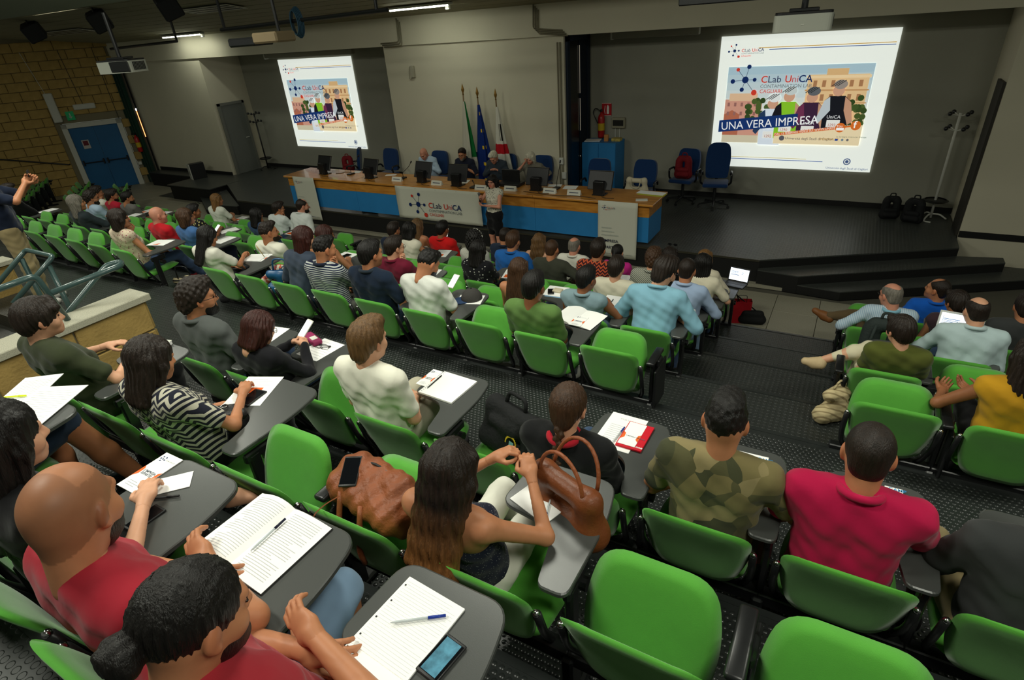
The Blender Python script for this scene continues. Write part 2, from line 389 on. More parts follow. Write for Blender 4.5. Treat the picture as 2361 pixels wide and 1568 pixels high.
for r in range(17):
    z = r*bh; x = -6.8+(bl/2 if r % 2 else 0)
    while x < DW+.7:
        x1 = x+bl; door = z < 2.1 and x1 > -.17 and x < DW+.17
        if not door:
            if x1 <= DW+.75: link('brick', bme, None, ww, (x, 0, z))
        elif z < 2.1:
            if x < -.17 and x+bl/2 <= -.14: link('brick', bh2, None, ww, (x, 0, z))
            if x1 > DW+.17 and x+bl/2 >= DW+.14 and x1 <= DW+.75: link('brick', bh2, None, ww, (x+bl/2, 0, z))
        x = x1
def ployal(o): o.parent = ww; return o
dr = struct(empty('door_1')); dr.parent = None; dr.matrix_world = WM
MB().box((-.15, -.09, 0), (0, .05, 2.12)).box((DW, -.09, 0), (DW+.15, .05, 2.12)).box((-.15, -.09, 1.99), (DW+.15, .05, 2.12)).build('door_frame', M_white, dr)
M_door = mat('door_blue', (28, 92, 140), .5, .35, var=(2, .08)); M_bar = mat('panic_bar', (20, 24, 30), .4, .5)
for i in (0, 1):
    d = MB().rbox((DW/4+i*DW/2, 0, .995), (DW/2-.006, .05, 1.985), .004, 1).build('door_leaf', M_door, dr)
    x = .06+i*(DW/2); b = MB().cyl((x, -.09, .9), (x+DW/2-.12, -.09, .9), .016)
    for xx in (x, x+DW/2-.12): b.rbox((xx, -.06, .9), (.045, .1, .16), .01, 1)
    b.build('panic_bar', M_bar, d)
MB().box((.22, -.03, 1.33), (.42, -.026, 1.6)).build('notice', mat('notice_paper', (190, 185, 180), .6), dr)
MB().box((.25, -.033, 1.43), (.39, -.03, 1.57)).build('notice_print', mat('notice_red', (110, 35, 45), .6), dr)
# exit sign, wall speaker, emergency lamp and handrail on that wall
def wallbox(name, label, cat, x0, x1, z0, z1, d, m, r=.01):
    o = MB().rbox(((x0+x1)/2, -.03-d/2, (z0+z1)/2), (x1-x0, d, z1-z0), r, 1).build(name, m); o.matrix_world = WM; return tag(o, label, cat)
wallbox('column_speaker', 'tall slim white column speaker above the blue door', 'speaker', -.25, -.02, 2.2, 3.05, .14, M_white, .02)
ex = wallbox('exit_sign', 'small green emergency exit sign above the blue door', 'sign', .10, .32, 2.22, 2.48, .015, mat('sign_green', (18, 110, 62), .5, emit=.12), .003)
MB().box((.195, -.05, 2.3), (.225, -.047, 2.43)).add([(.16, -.05, 2.33), (.21, -.05, 2.27), (.26, -.05, 2.33)], [(0, 1, 2)]).build('arrow', M_white, ex)
wallbox('emergency_lamp', 'white oblong emergency lamp on wall above blue door', 'lamp', .38, .98, 2.5, 2.66, .07, M_white, .02)
hr = MB().tube([(-4.2, -.1, 1.9), (-.35, -.1, .93), (-.33, -.02, .93)], .022, 8).build('handrail', M_blk); hr.matrix_world = WM; tag(hr, 'dark sloping handrail on the tufa block wall', 'handrail')
MB().tube([(-.4, -.04, 4.2), (-.2, -.04, 3.05)], .008, 6).build('conduit', M_white, ww); MB().tube([(.55, -.04, 4.2), (.66, -.04, 2.66)], .008, 6).build('conduit', M_dark, ww)
MB().tube([(1.45, -.04, 4.2), (1.5, -.04, .8)], .008, 6).build('conduit', M_dark, ww)
wallbox('socket_box', 'small white socket box beside blue door', 'socket', 1.56, 1.66, .62, .72, .03, M_white, .006)
# curtain in the corner, strip of daylight beside it
cp = []
for i in range(41):
    t = i/40; cp.append((-21.25+.75*t, 11.2+.035*math.sin(t*34)))
cm = MB(); n = len(cp)
cm.v = [(x, y, z) for z in (.02, 1.4, 3.7) for x, y in cp]; cm.f = [(r*n+i, r*n+i+1, (r+1)*n+i+1, (r+1)*n+i) for r in (0, 1) for i in range(n-1)]
cu = smooth_auto(cm.build('curtain', mat('curtain_green', (30, 58, 46), .9, .1, sheen=.2)), 80)
so = cu.modifiers.new('s', 'SOLIDIFY'); so.thickness = .012; tag(cu, 'dark green curtain hanging in the corner by blue door', 'curtain')
wd = struct(MB().box((-20.5, 11.30, .05), (-20.44, 11.32, 3.6)).build('window_1', M_dark)); MB().box((-20.49, 11.29, 1.5), (-20.465, 11.299, 2.35)).build('pane', mat('daylight_gap', (255, 150, 90), .5, emit=2.2), wd)
MB().box((-20.5, 11.29, 2.32), (-20.455, 11.298, 2.38)).build('pane', mat('daylight_white', (245, 250, 255), .5, emit=6), wd)
# return wall with grey door on the stage
d2 = struct(empty('door_2', (-16.6, 11.5, SZ)))
MB().box((0, 0, 0), (.06, .07, 2.05)).box((0, .83, 0), (.06, .9, 2.05)).box((0, 0, 1.98), (.06, .9, 2.05)).build('door_frame', mat('grey_frame', (112, 114, 106), .6), d2)
MB().rbox((.01, .45, .99), (.04, .76, 1.98), .004, 1).build('door_leaf', mat('grey_door', (108, 112, 106), .6), d2); MB().cyl((.03, .76, 1.0), (.08, .76, 1.0), .01).cyl((.08, .76, 1.0), (.08, .64, 1.0), .01).build('door_handle', M_white, d2)
# right recess corner: tall dark frame
struct(MB().box((1.72, 11.42, SZ), (1.765, 11.95, 2.75)).build('door_3', mat('dark_frame', (48, 46, 40), .6)))
# tall dark window between the centre wall and the right recess
w2 = struct(empty('window_2', (-5.27, 11.45, 0))); M_navy = mat('navy_frame', (16, 30, 48), .5)
MB().box((0, 0, SZ), (.05, .12, ZC)).box((0, 1.0, SZ), (.05, 1.15, ZC)).box((0, 0, 3.6), (.05, 1.15, ZC)).build('window_frame', M_navy, w2)
MB().box((0, .12, SZ), (.02, .62, 3.6)).build('pane', mat('dark_pane', (8, 10, 12), .25, .5), w2); MB().box((0, .62, SZ), (.035, 1.0, 3.6)).build('blind', mat('navy_blind', (14, 26, 40), .8), w2)
for z0, z1 in ((2.6, 3.5), (1.85, 2.5), (1.3, 1.33), (.6, .63)): MB().box((.036, .61, z0), (.04, .622, z1)).build('light_slit', mat('slit', (200, 190, 170), .5, emit=.25), w2)
# parapet walls round the stairwell with stone coping
def parapet(x0, x1, y0, y1, z0, z1, nm, end=True):
    p = struct(empty(nm, (0, 0, 0))); MB().box((x0+.012, y0, z0), (x1-.012, y1-.012, z1-.06)).build('mortar_bed', M_mort, p)
    L, hh = .58, .262; me = MB().rbox((0, -L/2, hh/2), (.05, L-.014, hh-.014), .006, 1).mesh('brick'); me.materials.append(M_brick)
    me2 = MB().rbox((0, -L/4, hh/2), (.05, L/2-.014, hh-.014), .006, 1).mesh('brick'); me2.materials.append(M_brick)
    meE = MB().rbox((0, 0, hh/2), (x1-x0-.03, .05, hh-.014), .006, 1).mesh('brick'); meE.materials.append(M_brick)
    r = 0; z = z1-.06-hh
    while z > z0-.2:
        y = y1-.01
        if r % 2: link('brick', me2, None, p, (x1-.02, y, z)); link('brick', me2, None, p, (x0+.02, y, z)); y -= L/2
        while y-L > y0-.1:
            link('brick', me, None, p, (x1-.02, y, z)); link('brick', me, None, p, (x0+.02, y, z)); y -= L
        link('brick', meE, None, p, ((x0+x1)/2, y1-.02, z)); z -= hh; r += 1
    MB().rbox(((x0+x1)/2, (y0+y1)/2+.02, z1-.03), (x1-x0+.05, y1-y0+.04, .06), .006, 1).build('coping', M_granite2, p); return p
parapet(-5.24, -5.0, -2.6, 2.27, 0.5, 2.2, 'wall_parapet_right'); PL = atx(20, 598, -9.16); parapet(-9.4, -9.16, -2.6, PL.y, 0.5, PL.z, 'wall_parapet_left')
# tubular railings
M_rail = mat('rail_green', (62, 86, 84), .3, .5, coat=.3)
def arc(pts, r=.05, n=4):
    out = [Vector(pts[0])]
    for i in range(1, len(pts)-1):
        p = Vector(pts[i]); a = Vector(pts[i-1])-p; b = Vector(pts[i+1])-p; rr = min(r, a.length*.4, b.length*.4); a.normalize(); b.normalize()
        for k in range(n+1):
            t = k/n; out.append((p+a*rr)*(1-t)**2+p*2*t*(1-t)+(p+b*rr)*t*t)
    return out+[Vector(pts[-1])]
ra = thing('stair_railing', 'green-grey tubular stair railing with a squared top loop by stairwell', 'railing', (-6.9, 2.3, 1.35)); 
def rtube(par, pts, nm, r=.024): 
    o = MB().tube(arc(pts), r, 10).build(nm, M_rail, par, True); o.location = -par.location; return o
a0 = atx(-60, 720, -7.19); a1 = atx(30, 700, -6.63)
rtube(ra, [a0, (-7.19, 2.37, 2.3), (-6.63, 2.37, 2.3), a1], 'rail'); rtube(ra, [(-7.19, 2.3, 2.23), (-7.19, 2.3, 1.2)], 'post'); rtube(ra, [(-6.63, 2.3, 2.23), (-6.63, 2.3, 1.2)], 'post')
rtube(ra, [(-6.63, 2.3, 1.75), a1-Vector((0, 0, .45))], 'rail')
rb = thing('parapet_railing', 'green-grey tubular railing fixed on the stone parapet coping', 'railing', (-5.1, 1.7, 2.2))
rtube(rb, [atx(-40, 680, -5.1), (-5.1, 1.66, 2.6), (-5.1, 1.72, 2.2)], 'rail'); rtube(rb, [(-5.1, 1.70, 2.44), (-5.1, 2.24, 2.46), (-5.2, 2.3, 2.46), (-5.24, 2.2, 2.46), atx(148, 732, -5.28), atx(60, 800, -5.3)], 'rail')
# ---------------------------------------------------------------- print helper: flat figures on a plane (u,v in metres -> world)
class Sheet:
    """flat print on a vertical sheet facing -Y; origin top-left, u to the right, v down, both 0..1 of size"""
    def __init__(s, parent, x, z, w, h, y, emit=0, asp=None): s.p = parent; s.x, s.z, s.w, s.h, s.y, s.emit = x, z, w, h, y, emit; s.l = 0; s.c = {}
    def m(s, col):
        k = 'print_%d_%d_%d_%d' % (*col, int(s.emit*100)); return mat(k, col, .7, .1, emit=s.emit)
    def P(s, u, v): return (s.x+u*s.w, s.y-s.l, s.z-v*s.h)
    def poly(s, pts, col):
        b = s.c.setdefault(col, MB()); s.l += .00012; b.add([s.P(*p) for p in pts], [tuple(range(len(pts)))])
    def rect(s, u0, v0, u1, v1, col): s.poly([(u0, v1), (u1, v1), (u1, v0), (u0, v0)], col)
    def disc(s, u, v, r, col, n=18, sq=1): s.poly([(u+r*math.cos(-2*math.pi*i/n)*s.h/s.w, v-r*sq*math.sin(-2*math.pi*i/n)) for i in range(n)][::-1], col)
    def line(s, u0, v0, u1, v1, t, col):
        dx, dy = (u1-u0)*s.w, (v1-v0)*s.h; L = math.hypot(dx, dy); nx, ny = -dy/L*t/2, dx/L*t/2
        s.poly([(u0+nx/s.w, v0+ny/s.h), (u1+nx/s.w, v1+ny/s.h), (u1-nx/s.w, v1-ny/s.h), (u0-nx/s.w, v0-ny/s.h)][::-1], col)
    def text(s, t, u, v, hgt, col, bold=0, rot=0, sx=1):
        V, F = text_mesh(t, bold=bold); s.l += .00012; b = s.c.setdefault(col, MB()); c, sn = math.cos(rot), math.sin(rot); x0, _, z0 = s.P(u, v); k = hgt*s.h/.7
        b.add([(x0+(p[0]*k*sx)*c-p[1]*k*sn, s.y-s.l, z0+(p[0]*k*sx)*sn+p[1]*k*c) for p in V], F)
        return max(p[0] for p in V)*k*sx/s.w
    def done(s, name='print'):
        b = MB(); mi = []
        for k, (col, q) in enumerate(s.c.items()): b.add(q.v, q.f); mi += [k]*len(q.f)
        me = b.mesh(name)
        for col in s.c: me.materials.append(s.m(col))
        me.polygons.foreach_set('material_index', mi); me.update(); o = link(name, me, None, s.p); o['kind'] = 'stuff'; return o
NAVY = (20, 42, 92); RED = (205, 62, 45); ORG = (222, 112, 40); INK = (30, 34, 50)
def logo(S, u, v, k, txt=True, thin=(60, 70, 100), light=False):
    """node emblem; k = height of emblem relative to sheet height"""
    a = S.h/S.w
    P = lambda x, y: (u+x*k*a, v+y*k)
    nodes = [(0, 0, .13, NAVY), (.1, -.5, .085, NAVY), (-.33, -.40, .07, RED), (-.5, .05, .09, NAVY), (.37, .0, .075, NAVY), (-.1, .38, .085, NAVY), (.4, .5, .11, RED)]
    for x, y, r, c in nodes[1:]: S.line(*P(0, 0), *P(x, y), .018*k*S.h, thin)
    for x, y, r, c in nodes: S.disc(*P(x, y), r*k, c)
    if txt:
        q = u+.62*k*a; h = .26*k
        for t, c, b in (('C', RED, .012), ('Lab ', (40, 50, 80), 0), ('U', RED, .012), ('ni', (190, 90, 90), 0), ('CA', NAVY, .012)):
            w = S.text(t, q, v+.12*k, h, c, b); q += w+.012*k*a+(.13*k*a if t.endswith(' ') else 0)
        S.text('CONTAMINATION LAB', u+.62*k*a, v+.32*k, .13*k, (110, 118, 120)); S.text('CAGLIARI', u+.62*k*a, v+.52*k, .14*k, RED)
# ---------------------------------------------------------------- the two projected slides
def slide(x0, x1, z0, z1, label):
    y = 12.67; r = thing('projected_slide', label, 'slide', (0, 0, 0), 0)
    MB().box((x0, y, z0), (x1, y+.02, z1)).build('canvas', mat('slide_white', (238, 244, 236), .8, .1, emit=.46), r)
    S = Sheet(r, x0, z1, x1-x0, z1-z0, y-.001, .42)
    logo(S, .09, .105, .085)
    S.rect(.235, .088, .985, .093, (190, 150, 60)); S.rect(.30, .102, .985, .107, (60, 90, 150)); S.rect(.05, .915, .62, .919, (190, 175, 120)); S.rect(.05, .93, .72, .935, (70, 100, 160))
    S.disc(.86, .925, .026, (70, 90, 130)); S.disc(.86, .925, .019, (225, 232, 230)); S.disc(.86, .925, .012, (70, 90, 130)); S.text('Università degli Studi di Cagliari', .745, .985, .016, (70, 90, 130))
    # the photograph in the slide
    a, b, c, d = .065, .222, .905, .80
    U = lambda t: a+(c-a)*t
    V_ = lambda t: b+(d-b)*t
    R = lambda u0, v0, u1, v1, col: S.rect(U(u0), V_(v0), U(u1), V_(v1), col)
    PL = lambda pts, col: S.poly([(U(p), V_(q)) for p, q in pts][::-1], col)
    for i in range(6): R(0, i*.1, 1, i*.1+.101, (168+i*11, 196+i*6, 208+i*2))
    R(0, .6, 1, 1, (205, 196, 168)); R(0, .42, .28, .9, (205, 150, 130)); R(.03, .34, .24, .44, (220, 185, 150)); PL([(0, .62), (.06, .56), (.12, .62), (.12, .9), (0, .9)], (176, 104, 78))
    for i in range(5):
        for j in range(3): R(.02+i*.05, .46+j*.12, .038+i*.05, .51+j*.12, (150, 104, 96))
    R(.58, .12, .98, .80, (226, 192, 142)); R(.70, .05, .84, .13, (216, 178, 126)); R(.57, .13, .99, .165, (238, 210, 164)); R(.57, .30, .99, .32, (196, 152, 104)); R(.57, .46, .99, .475, (196, 152, 104))
    for i in range(6):
        for j in range(2): R(.62+i*.06, .19+j*.17, .645+i*.06, .27+j*.17, (168, 122, 84))
    rnd = random.Random(3)
    for cx, cy, rx, ry, n in ((.27, .62, .12, .20, 34), (.93, .62, .09, .22, 30)):
        for i in range(n):
            t = rnd.random()*6.28; q = rnd.random()**.5; u, v = cx+rx*q*math.cos(t), cy+ry*q*math.sin(t); g = rnd.randint(-14, 16)
            if u < .985: S.disc(U(u), V_(v), .022, (62+g, 82+g, 40+g//2), 9)
    for hx, hy, jer, jer2, hel in ((.36, .40, (215, 226, 236), (40, 60, 90), (225, 230, 228)), (.47, .31, (134, 196, 44), (28, 28, 34), (196, 206, 204)), (.63, .32, (60, 36, 60), (110, 50, 80), (96, 100, 104)), (.80, .24, (26, 28, 34), (190, 200, 205), (150, 140, 132))):
        PL([(hx-.085, hy+.20), (hx-.05, hy+.14), (hx+.05, hy+.14), (hx+.095, hy+.22), (hx+.085, hy+.62), (hx-.075, hy+.62)], jer)
        PL([(hx-.085, hy+.20), (hx-.05, hy+.15), (hx-.035, hy+.32), (hx-.10, hy+.48), (hx-.125, hy+.44)], jer2); PL([(hx+.05, hy+.15), (hx+.095, hy+.22), (hx+.125, hy+.46), (hx+.095, hy+.50), (hx+.055, hy+.32)], (196, 150, 122))
        S.disc(U(hx), V_(hy+.075), .04, (205, 158, 130)); S.disc(U(hx+.006), V_(hy), .046, hel, 16, .72)
        for k in (-.6, 0, .6): S.line(U(hx-.035+k*.03), V_(hy+.02), U(hx+.02+k*.03), V_(hy-.05), .012, (40, 44, 46))
        R(hx-.045, hy+.44, hx+.045, hy+.53, (232, 232, 226)); S.text('UniCA', U(hx-.05), V_(hy+.42), .024, (235, 238, 240)); S.text({.36: '1292', .47: '1290', .63: '1280', .80: '1293'}[hx], U(hx-.035), V_(hy+.52), .02, (170, 80, 60))
    PL([(.40, .86), (1, .74), (1, 1.0), (.40, 1.0)], (236, 218, 178)); PL([(.40, .86), (.86, .755), (.86, .79), (.40, .90)], (214, 108, 52)); S.text('DAL 13 FEBBRAIO VIDEO SU: WWW.UNAVERAIMPRESA.IT', U(.405), V_(.893), .018, (250, 240, 225), 0, .135, .86)
    PL([(-.03, .70), (.55, .60), (.55, .76), (-.03, .86)], (24, 52, 108)); S.text('UNA VERA IMPRESA', U(-.01), V_(.832), .062, (244, 246, 246), 0, .085, .93)
    S.disc(U(.855), V_(.775), .035, (214, 110, 42)); S.disc(U(.955), V_(.745), .035, (214, 110, 42)); S.line(U(.855), V_(.775), U(.955), V_(.745), .03, (214, 110, 42)); S.text('f', U(.94), V_(.775), .05, (250, 250, 246), .02); S.text('You', U(.828), V_(.77), .018, (250, 250, 246)); S.rect(U(.83), V_(.778), U(.882), V_(.81), (250, 250, 246))
    S.disc(U(.46), V_(.925), .02, (90, 90, 96)); S.text('Università degli Studi di Cagliari', U(.485), V_(.94), .019, (70, 72, 78)); S.text('INNOVA.RE', U(.73), V_(.94), .018, (170, 130, 50)); S.text('La Sardegna cresce con l’Europa', U(.84), V_(.90), .011, (90, 110, 90)); R(.835, .92, .855, .945, (40, 70, 150)); S.disc(U(.885), V_(.932), .009, (120, 140, 150)); S.disc(U(.92), V_(.932), .009, (110, 110, 110))
    logo(S, U(.135), V_(.165), .19)
    S.done(); return r
slide(-2.57, .345, 1.10, 3.49, 'bright projected slide on grey wall right of the flags')
slide(-14.92, -12.08, 1.115, 3.505, 'bright projected slide on grey wall left of the flags')
# ---------------------------------------------------------------- the long panel desk
def wood(nt, co):
    w = nt.nodes.new('ShaderNodeTexNoise'); w.inputs['Scale'].default_value = 2.2; w.inputs['Detail'].default_value = 6; w.inputs['Distortion'].default_value = 1.2
    mp = nt.nodes.new('ShaderNodeMapping'); mp.inputs['Scale'].default_value = (1, 7, 7); nt.links.new(co, mp.inputs[0]); nt.links.new(mp.outputs[0], w.inputs['Vector'])
    r = nt.nodes.new('ShaderNodeValToRGB'); r.color_ramp.elements[0].position = .3; r.color_ramp.elements[0].color = s2l((176, 112, 40))+(1,); r.color_ramp.elements[1].position = .7; r.color_ramp.elements[1].color = s2l((214, 150, 66))+(1,)
    nt.links.new(w.outputs['Fac'], r.inputs[0]); return r.outputs[0]
M_wood = mat('desk_wood', (200, 136, 56), .3, .45, pat=wood, coat=.25)
M_blue = mat('desk_blue', (44, 128, 190), .5, .35, var=(3, .05))
DZ = 1.18; DX0, DX1, DY0, DY1 = -11.7, -2.73, 9.29, 10.16
dk = thing('panel_desk', 'long wooden panel desk with blue front panels on the stage', 'desk', (-7.2, 9.7, SZ))
def dpart(b, n, m, par=dk):
    o = b.build(n, m, par); o.location = -dk.location if par is dk else (0, 0, 0); return o
sx = [DX0, -9.5, -7.3, -5.0, DX1]
for i in range(4): dpart(MB().rbox(((sx[i]+sx[i+1])/2, (DY0+DY1)/2, DZ-.02), (sx[i+1]-sx[i]-.003, DY1-DY0, .04), .008, 2), 'worktop', M_wood)
bx = [DX0+.06, -9.5, -7.3, -5.0, DX1-.08]
for i in range(4):
    dpart(MB().box((bx[i]+.002, 9.36, .935), (bx[i+1]-.002, 9.39, DZ-.04)), 'apron', M_wood); dpart(MB().box((bx[i]+.002, 9.365, .485), (bx[i+1]-.002, 9.39, .933)), 'front_panel', M_blue)
for x in (bx[0], bx[-1]-.03):
    dpart(MB().box((x, 9.39, .935), (x+.03, 10.1, DZ-.04)), 'apron', M_wood); dpart(MB().box((x, 9.39, .485), (x+.03, 10.1, .933)), 'side_panel', M_blue)
for x in (-11.3, -9.5, -7.3, -5.0, -3.2): dpart(MB().box((x-.03, 9.45, SZ), (x+.03, 10.05, .5)).box((x-.02, 9.6, .45), (x+.02, 9.9, DZ-.04)), 'leg', M_blk)
# banners
def banner(x0, x1, z0, z1, label, kind):
    y = 9.275; r = thing('hanging_banner', label, 'banner', ((x0+x1)/2, y, z1)); T = -r.location
    mm = MB(); nx, nz = 14, 10
    for j in range(nz+1):
        for i in range(nx+1):
            x = x0+(x1-x0)*i/nx; z = z1-(z1-z0)*j/nz; mm.v.append((x, y+.004*math.sin(i*1.3+j*.9)*(j/nz if kind == 'c' else .3), z))
    mm.f = [(j*(nx+1)+i, (j+1)*(nx+1)+i, (j+1)*(nx+1)+i+1, j*(nx+1)+i+1) for j in range(nz) for i in range(nx)]
    cl_ = mm.build('cloth', mat('banner_cloth', (206, 206, 190), .8, .15, bump=(9, .12)), r, True); cl_.location = T
    cl_.modifiers.new('s', 'SOLIDIFY').thickness = .003
    S = Sheet(r, x0, z1, x1-x0, z1-z0, y-.013)
    if kind == 'c':
        logo(S, .27, .52, .62)
        for i in range(5):
            for v in (.03, .97): S.disc(.02+i*.24, v, .008, (120, 118, 100), 8)
    else:
        col = (26, 30, 66) if kind == 'r' else (168, 40, 48)
        logo(S, .17, .11, .075)
        for i, t in enumerate(('#creatività', '#innovazione', '#imprenditorialità')): S.text(t, .1, .475+.065*i, .03, (178, 186, 178))
        S.text('L’IMPRESA', .1, .72, .05, col, .012, 0, .97); S.text('RIPARTE!', .1, .84, .05, col, .012, 0, .97)
        S.disc(.13, .925, .01, (60, 64, 84), 8); S.rect(.17, .922, .36, .928, (150, 155, 155)); S.rect(.52, .918, .62, .926, (70, 74, 96)); S.rect(.66, .918, .69, .93, (40, 60, 130)); S.rect(.74, .922, .9, .928, (150, 155, 155))
    S.done()
    for o in r.children:
        if o.name.startswith('print'): o.location = T
banner(-8.27, -6.14, .485, 1.165, 'wide white banner with node logo on the desk front', 'c')
banner(-11.37, -10.68, .18, 1.185, 'narrow white banner with red lettering on the desk front', 'l')
banner(-3.70, -2.985, .18, 1.195, 'narrow white banner with navy lettering on the desk front', 'r')
# monitors, microphones, name plates and papers on the desk
M_scr = mat('monitor_black', (22, 22, 24), .4, .45); M_bez = mat('monitor_edge', (80, 76, 60), .4, .4)
def monitor(x, y, rz, label):
    r = thing('desk_monitor', label, 'monitor', (x, y, DZ), rz, 'monitors along the panel desk')
    T = Matrix.Translation((0, .06, .24)) @ Matrix.Rotation(math.radians(-22), 4, 'X')
    MB().rbox((0, 0, 0), (.46, .035, .33), .008, 1, T).build('display_housing', M_scr, r); MB().rbox((0, .02, 0), (.42, .006, .29), .002, 1, T).build('screen', mat('screen_dark', (14, 16, 20), .2, .5), r)
    MB().rbox((0, -.0, .168), (.46, .04, .008), .002, 1, T).build('bezel', M_bez, r)
    MB().rbox((0, -.02, .125), (.2, .1, .25), .012, 2).build('stand', M_scr, r); MB().rbox((0, .02, .008), (.24, .2, .016), .006, 1).build('base', M_scr, r)
    MB().tube(arc([(.06, -.06, .15), (.12, -.1, .08), (.1, -.16, .01), (.2, -.2, .006), (.34, -.17, .005)], .05), .005, 6).build('cable', M_blk, r, True)
for x, y, rz, t in ((-10.72, 9.68, -.12, 'black desk monitor seen from behind beside the red-lettered banner'), (-9.24, 9.62, -.12, 'black desk monitor seen from behind left of the long goose-neck microphone'), (-7.78, 9.62, -.1, 'black desk monitor in front of the bald panel speaker'), (-6.85, 9.55, 0, 'black desk monitor in front of the panel speaker in navy polo'), (-5.1, 9.66, 0, 'black desk monitor in front of the grey-haired woman'), (-3.83, 9.66, 0, 'black desk monitor seen from behind above the navy-lettered banner')): monitor(x, y, rz, t)
def mic(x, y, tip, label):
    r = thing('goose_neck_microphone', label, 'microphone', (x, y, DZ), 0, 'goose-neck microphones on the desk'); MB().rbox((0, 0, .015), (.12, .16, .03), .012, 2).build('base', M_blk, r); t = Vector(tip)-Vector((x, y, DZ))
    MB().tube(arc([(0, .02, .02), (0, .02, .12), t*.75, t], .12, 5), .006, 6).build('neck', M_blk, r, True); MB().cyl(t*.97, t*1.06, .014, 8).build('capsule', M_blk, r, True)
mic(-10.0, 9.8, (-9.56, 9.7, 1.63), 'goose-neck microphone between the two monitors nearest red banner'); mic(-8.44, 9.77, (-8.09, 9.7, 1.56), 'goose-neck microphone beside the bald panel speaker'); mic(-4.77, 9.84, (-4.62, 9.72, 1.71), 'tall goose-neck microphone beside the grey-haired woman'); mic(-6.42, 9.5, (-6.38, 9.42, 1.34), 'short goose-neck microphone behind the standing speaker')
M_pap = mat('paper_white', (250, 250, 247), .8, .15)
M_card = mat('card_white', (216, 216, 204), .7, .2)
for x, y, t in ((-8.42, 9.56, 'white name plate beside the wide banner corner'), (-7.32, 9.5, 'white name plate before the navy polo panel speaker'), (-6.2, 9.42, 'white name plate behind the standing speaker'), (-5.58, 9.5, 'white name plate before the man in dark jacket'), (-4.76, 9.54, 'white name plate before the tall microphone'), (-4.27, 9.54, 'white name plate beside the last monitor')):
    n = thing('name_plate', t, 'name plate', (x, y, DZ), 0, 'name plates on the desk'); MB().add([(-.13, -.04, 0), (.13, -.04, 0), (.13, 0, .09), (-.13, 0, .09), (.13, .04, 0), (-.13, .04, 0)], [(0, 1, 2, 3), (3, 2, 4, 5), (0, 3, 5), (1, 4, 2)]).build('card', M_card, n)
    MB().add([(-.09, -.0245, .036), (.09, -.0245, .036), (.09, -.018, .052), (-.09, -.018, .052)], [(0, 1, 2, 3)]).build('print', mat('print_ink', (90, 96, 110), .8), n)
def paper(x, y, z, w, h, rz, label, m=None, grp=None, name='paper_sheet', t=.002):
    o = MB().rbox((0, 0, t/2), (w, h, t), .0005, 1).build(name, m or M_pap, None, False, (x, y, z), rz); return tag(o, label, 'paper', grp)
paper(-10.0, 10.02, DZ+.001, .15, .21, .5, 'white paper beside microphone at desk end'); paper(-8.95, 9.98, DZ+.001, .25, .12, .4, 'white paper slip near the bald panel speaker'); paper(-6.9, 9.86, DZ+.001, .21, .29, .3, 'white sheets before the panel speaker in navy polo'); paper(-6.1, 9.75, DZ+.001, .3, .2, .2, 'white papers before the man in dark jacket')
paper(-4.55, 10.0, DZ+.001, .26, .24, .2, 'white paper sheets behind the last monitor'); paper(-4.9, 10.05, DZ+.001, .26, .16, .3, 'white leaflet with red edge beside the tall microphone'); paper(-2.98, 10.0, DZ+.003, .5, .2, -.1, 'printed sheets on yellow folder at the desk end'); paper(-2.95, 9.93, DZ, .48, .22, -.12, 'yellow folder under printed sheets at the desk end', mat('folder_yellow', (190, 190, 60), .6)); paper(-3.0, 9.52, DZ+.001, .2, .12, .3, 'small stack of white cards at the desk corner', M_card, None, 'card_stack', .012)
lp = thing('control_console', 'black control console with tilted screen on the desk', 'console', (-5.78, 9.86, DZ)); MB().rbox((0, 0, .03), (.5, .3, .06), .01, 1).build('console_body', M_scr, lp); MB().rbox((-.05, .12, .16), (.4, .03, .24), .01, 1).build('screen', M_scr, lp); MB().rbox((-.3, -.2, .07), (.22, .2, .14), .02, 2).build('speaker_unit', M_scr, lp)
tag(MB().tube(arc([(-10.45, 9.78, DZ+.005), (-10.3, 9.86, DZ+.005), (-10.35, 9.95, DZ+.005), (-10.15, 9.98, DZ+.005), (-10.12, 9.85, DZ+.005), (-9.95, 9.9, DZ+.005)], .08), .005, 6).build('loose_cable', M_blk, None, True), 'black loose cable curled on the desk by red banner', 'cable')
tag(MB().tube(arc([(-5.3, 9.5, DZ+.005), (-4.9, 9.42, DZ+.005), (-4.5, 9.38, DZ+.005), (-4.2, 9.48, DZ+.005), (-3.8, 9.4, DZ+.005)], .1), .005, 6).build('loose_cable', M_blk, None, True), 'black loose cable running along the desk by name plates', 'cable')
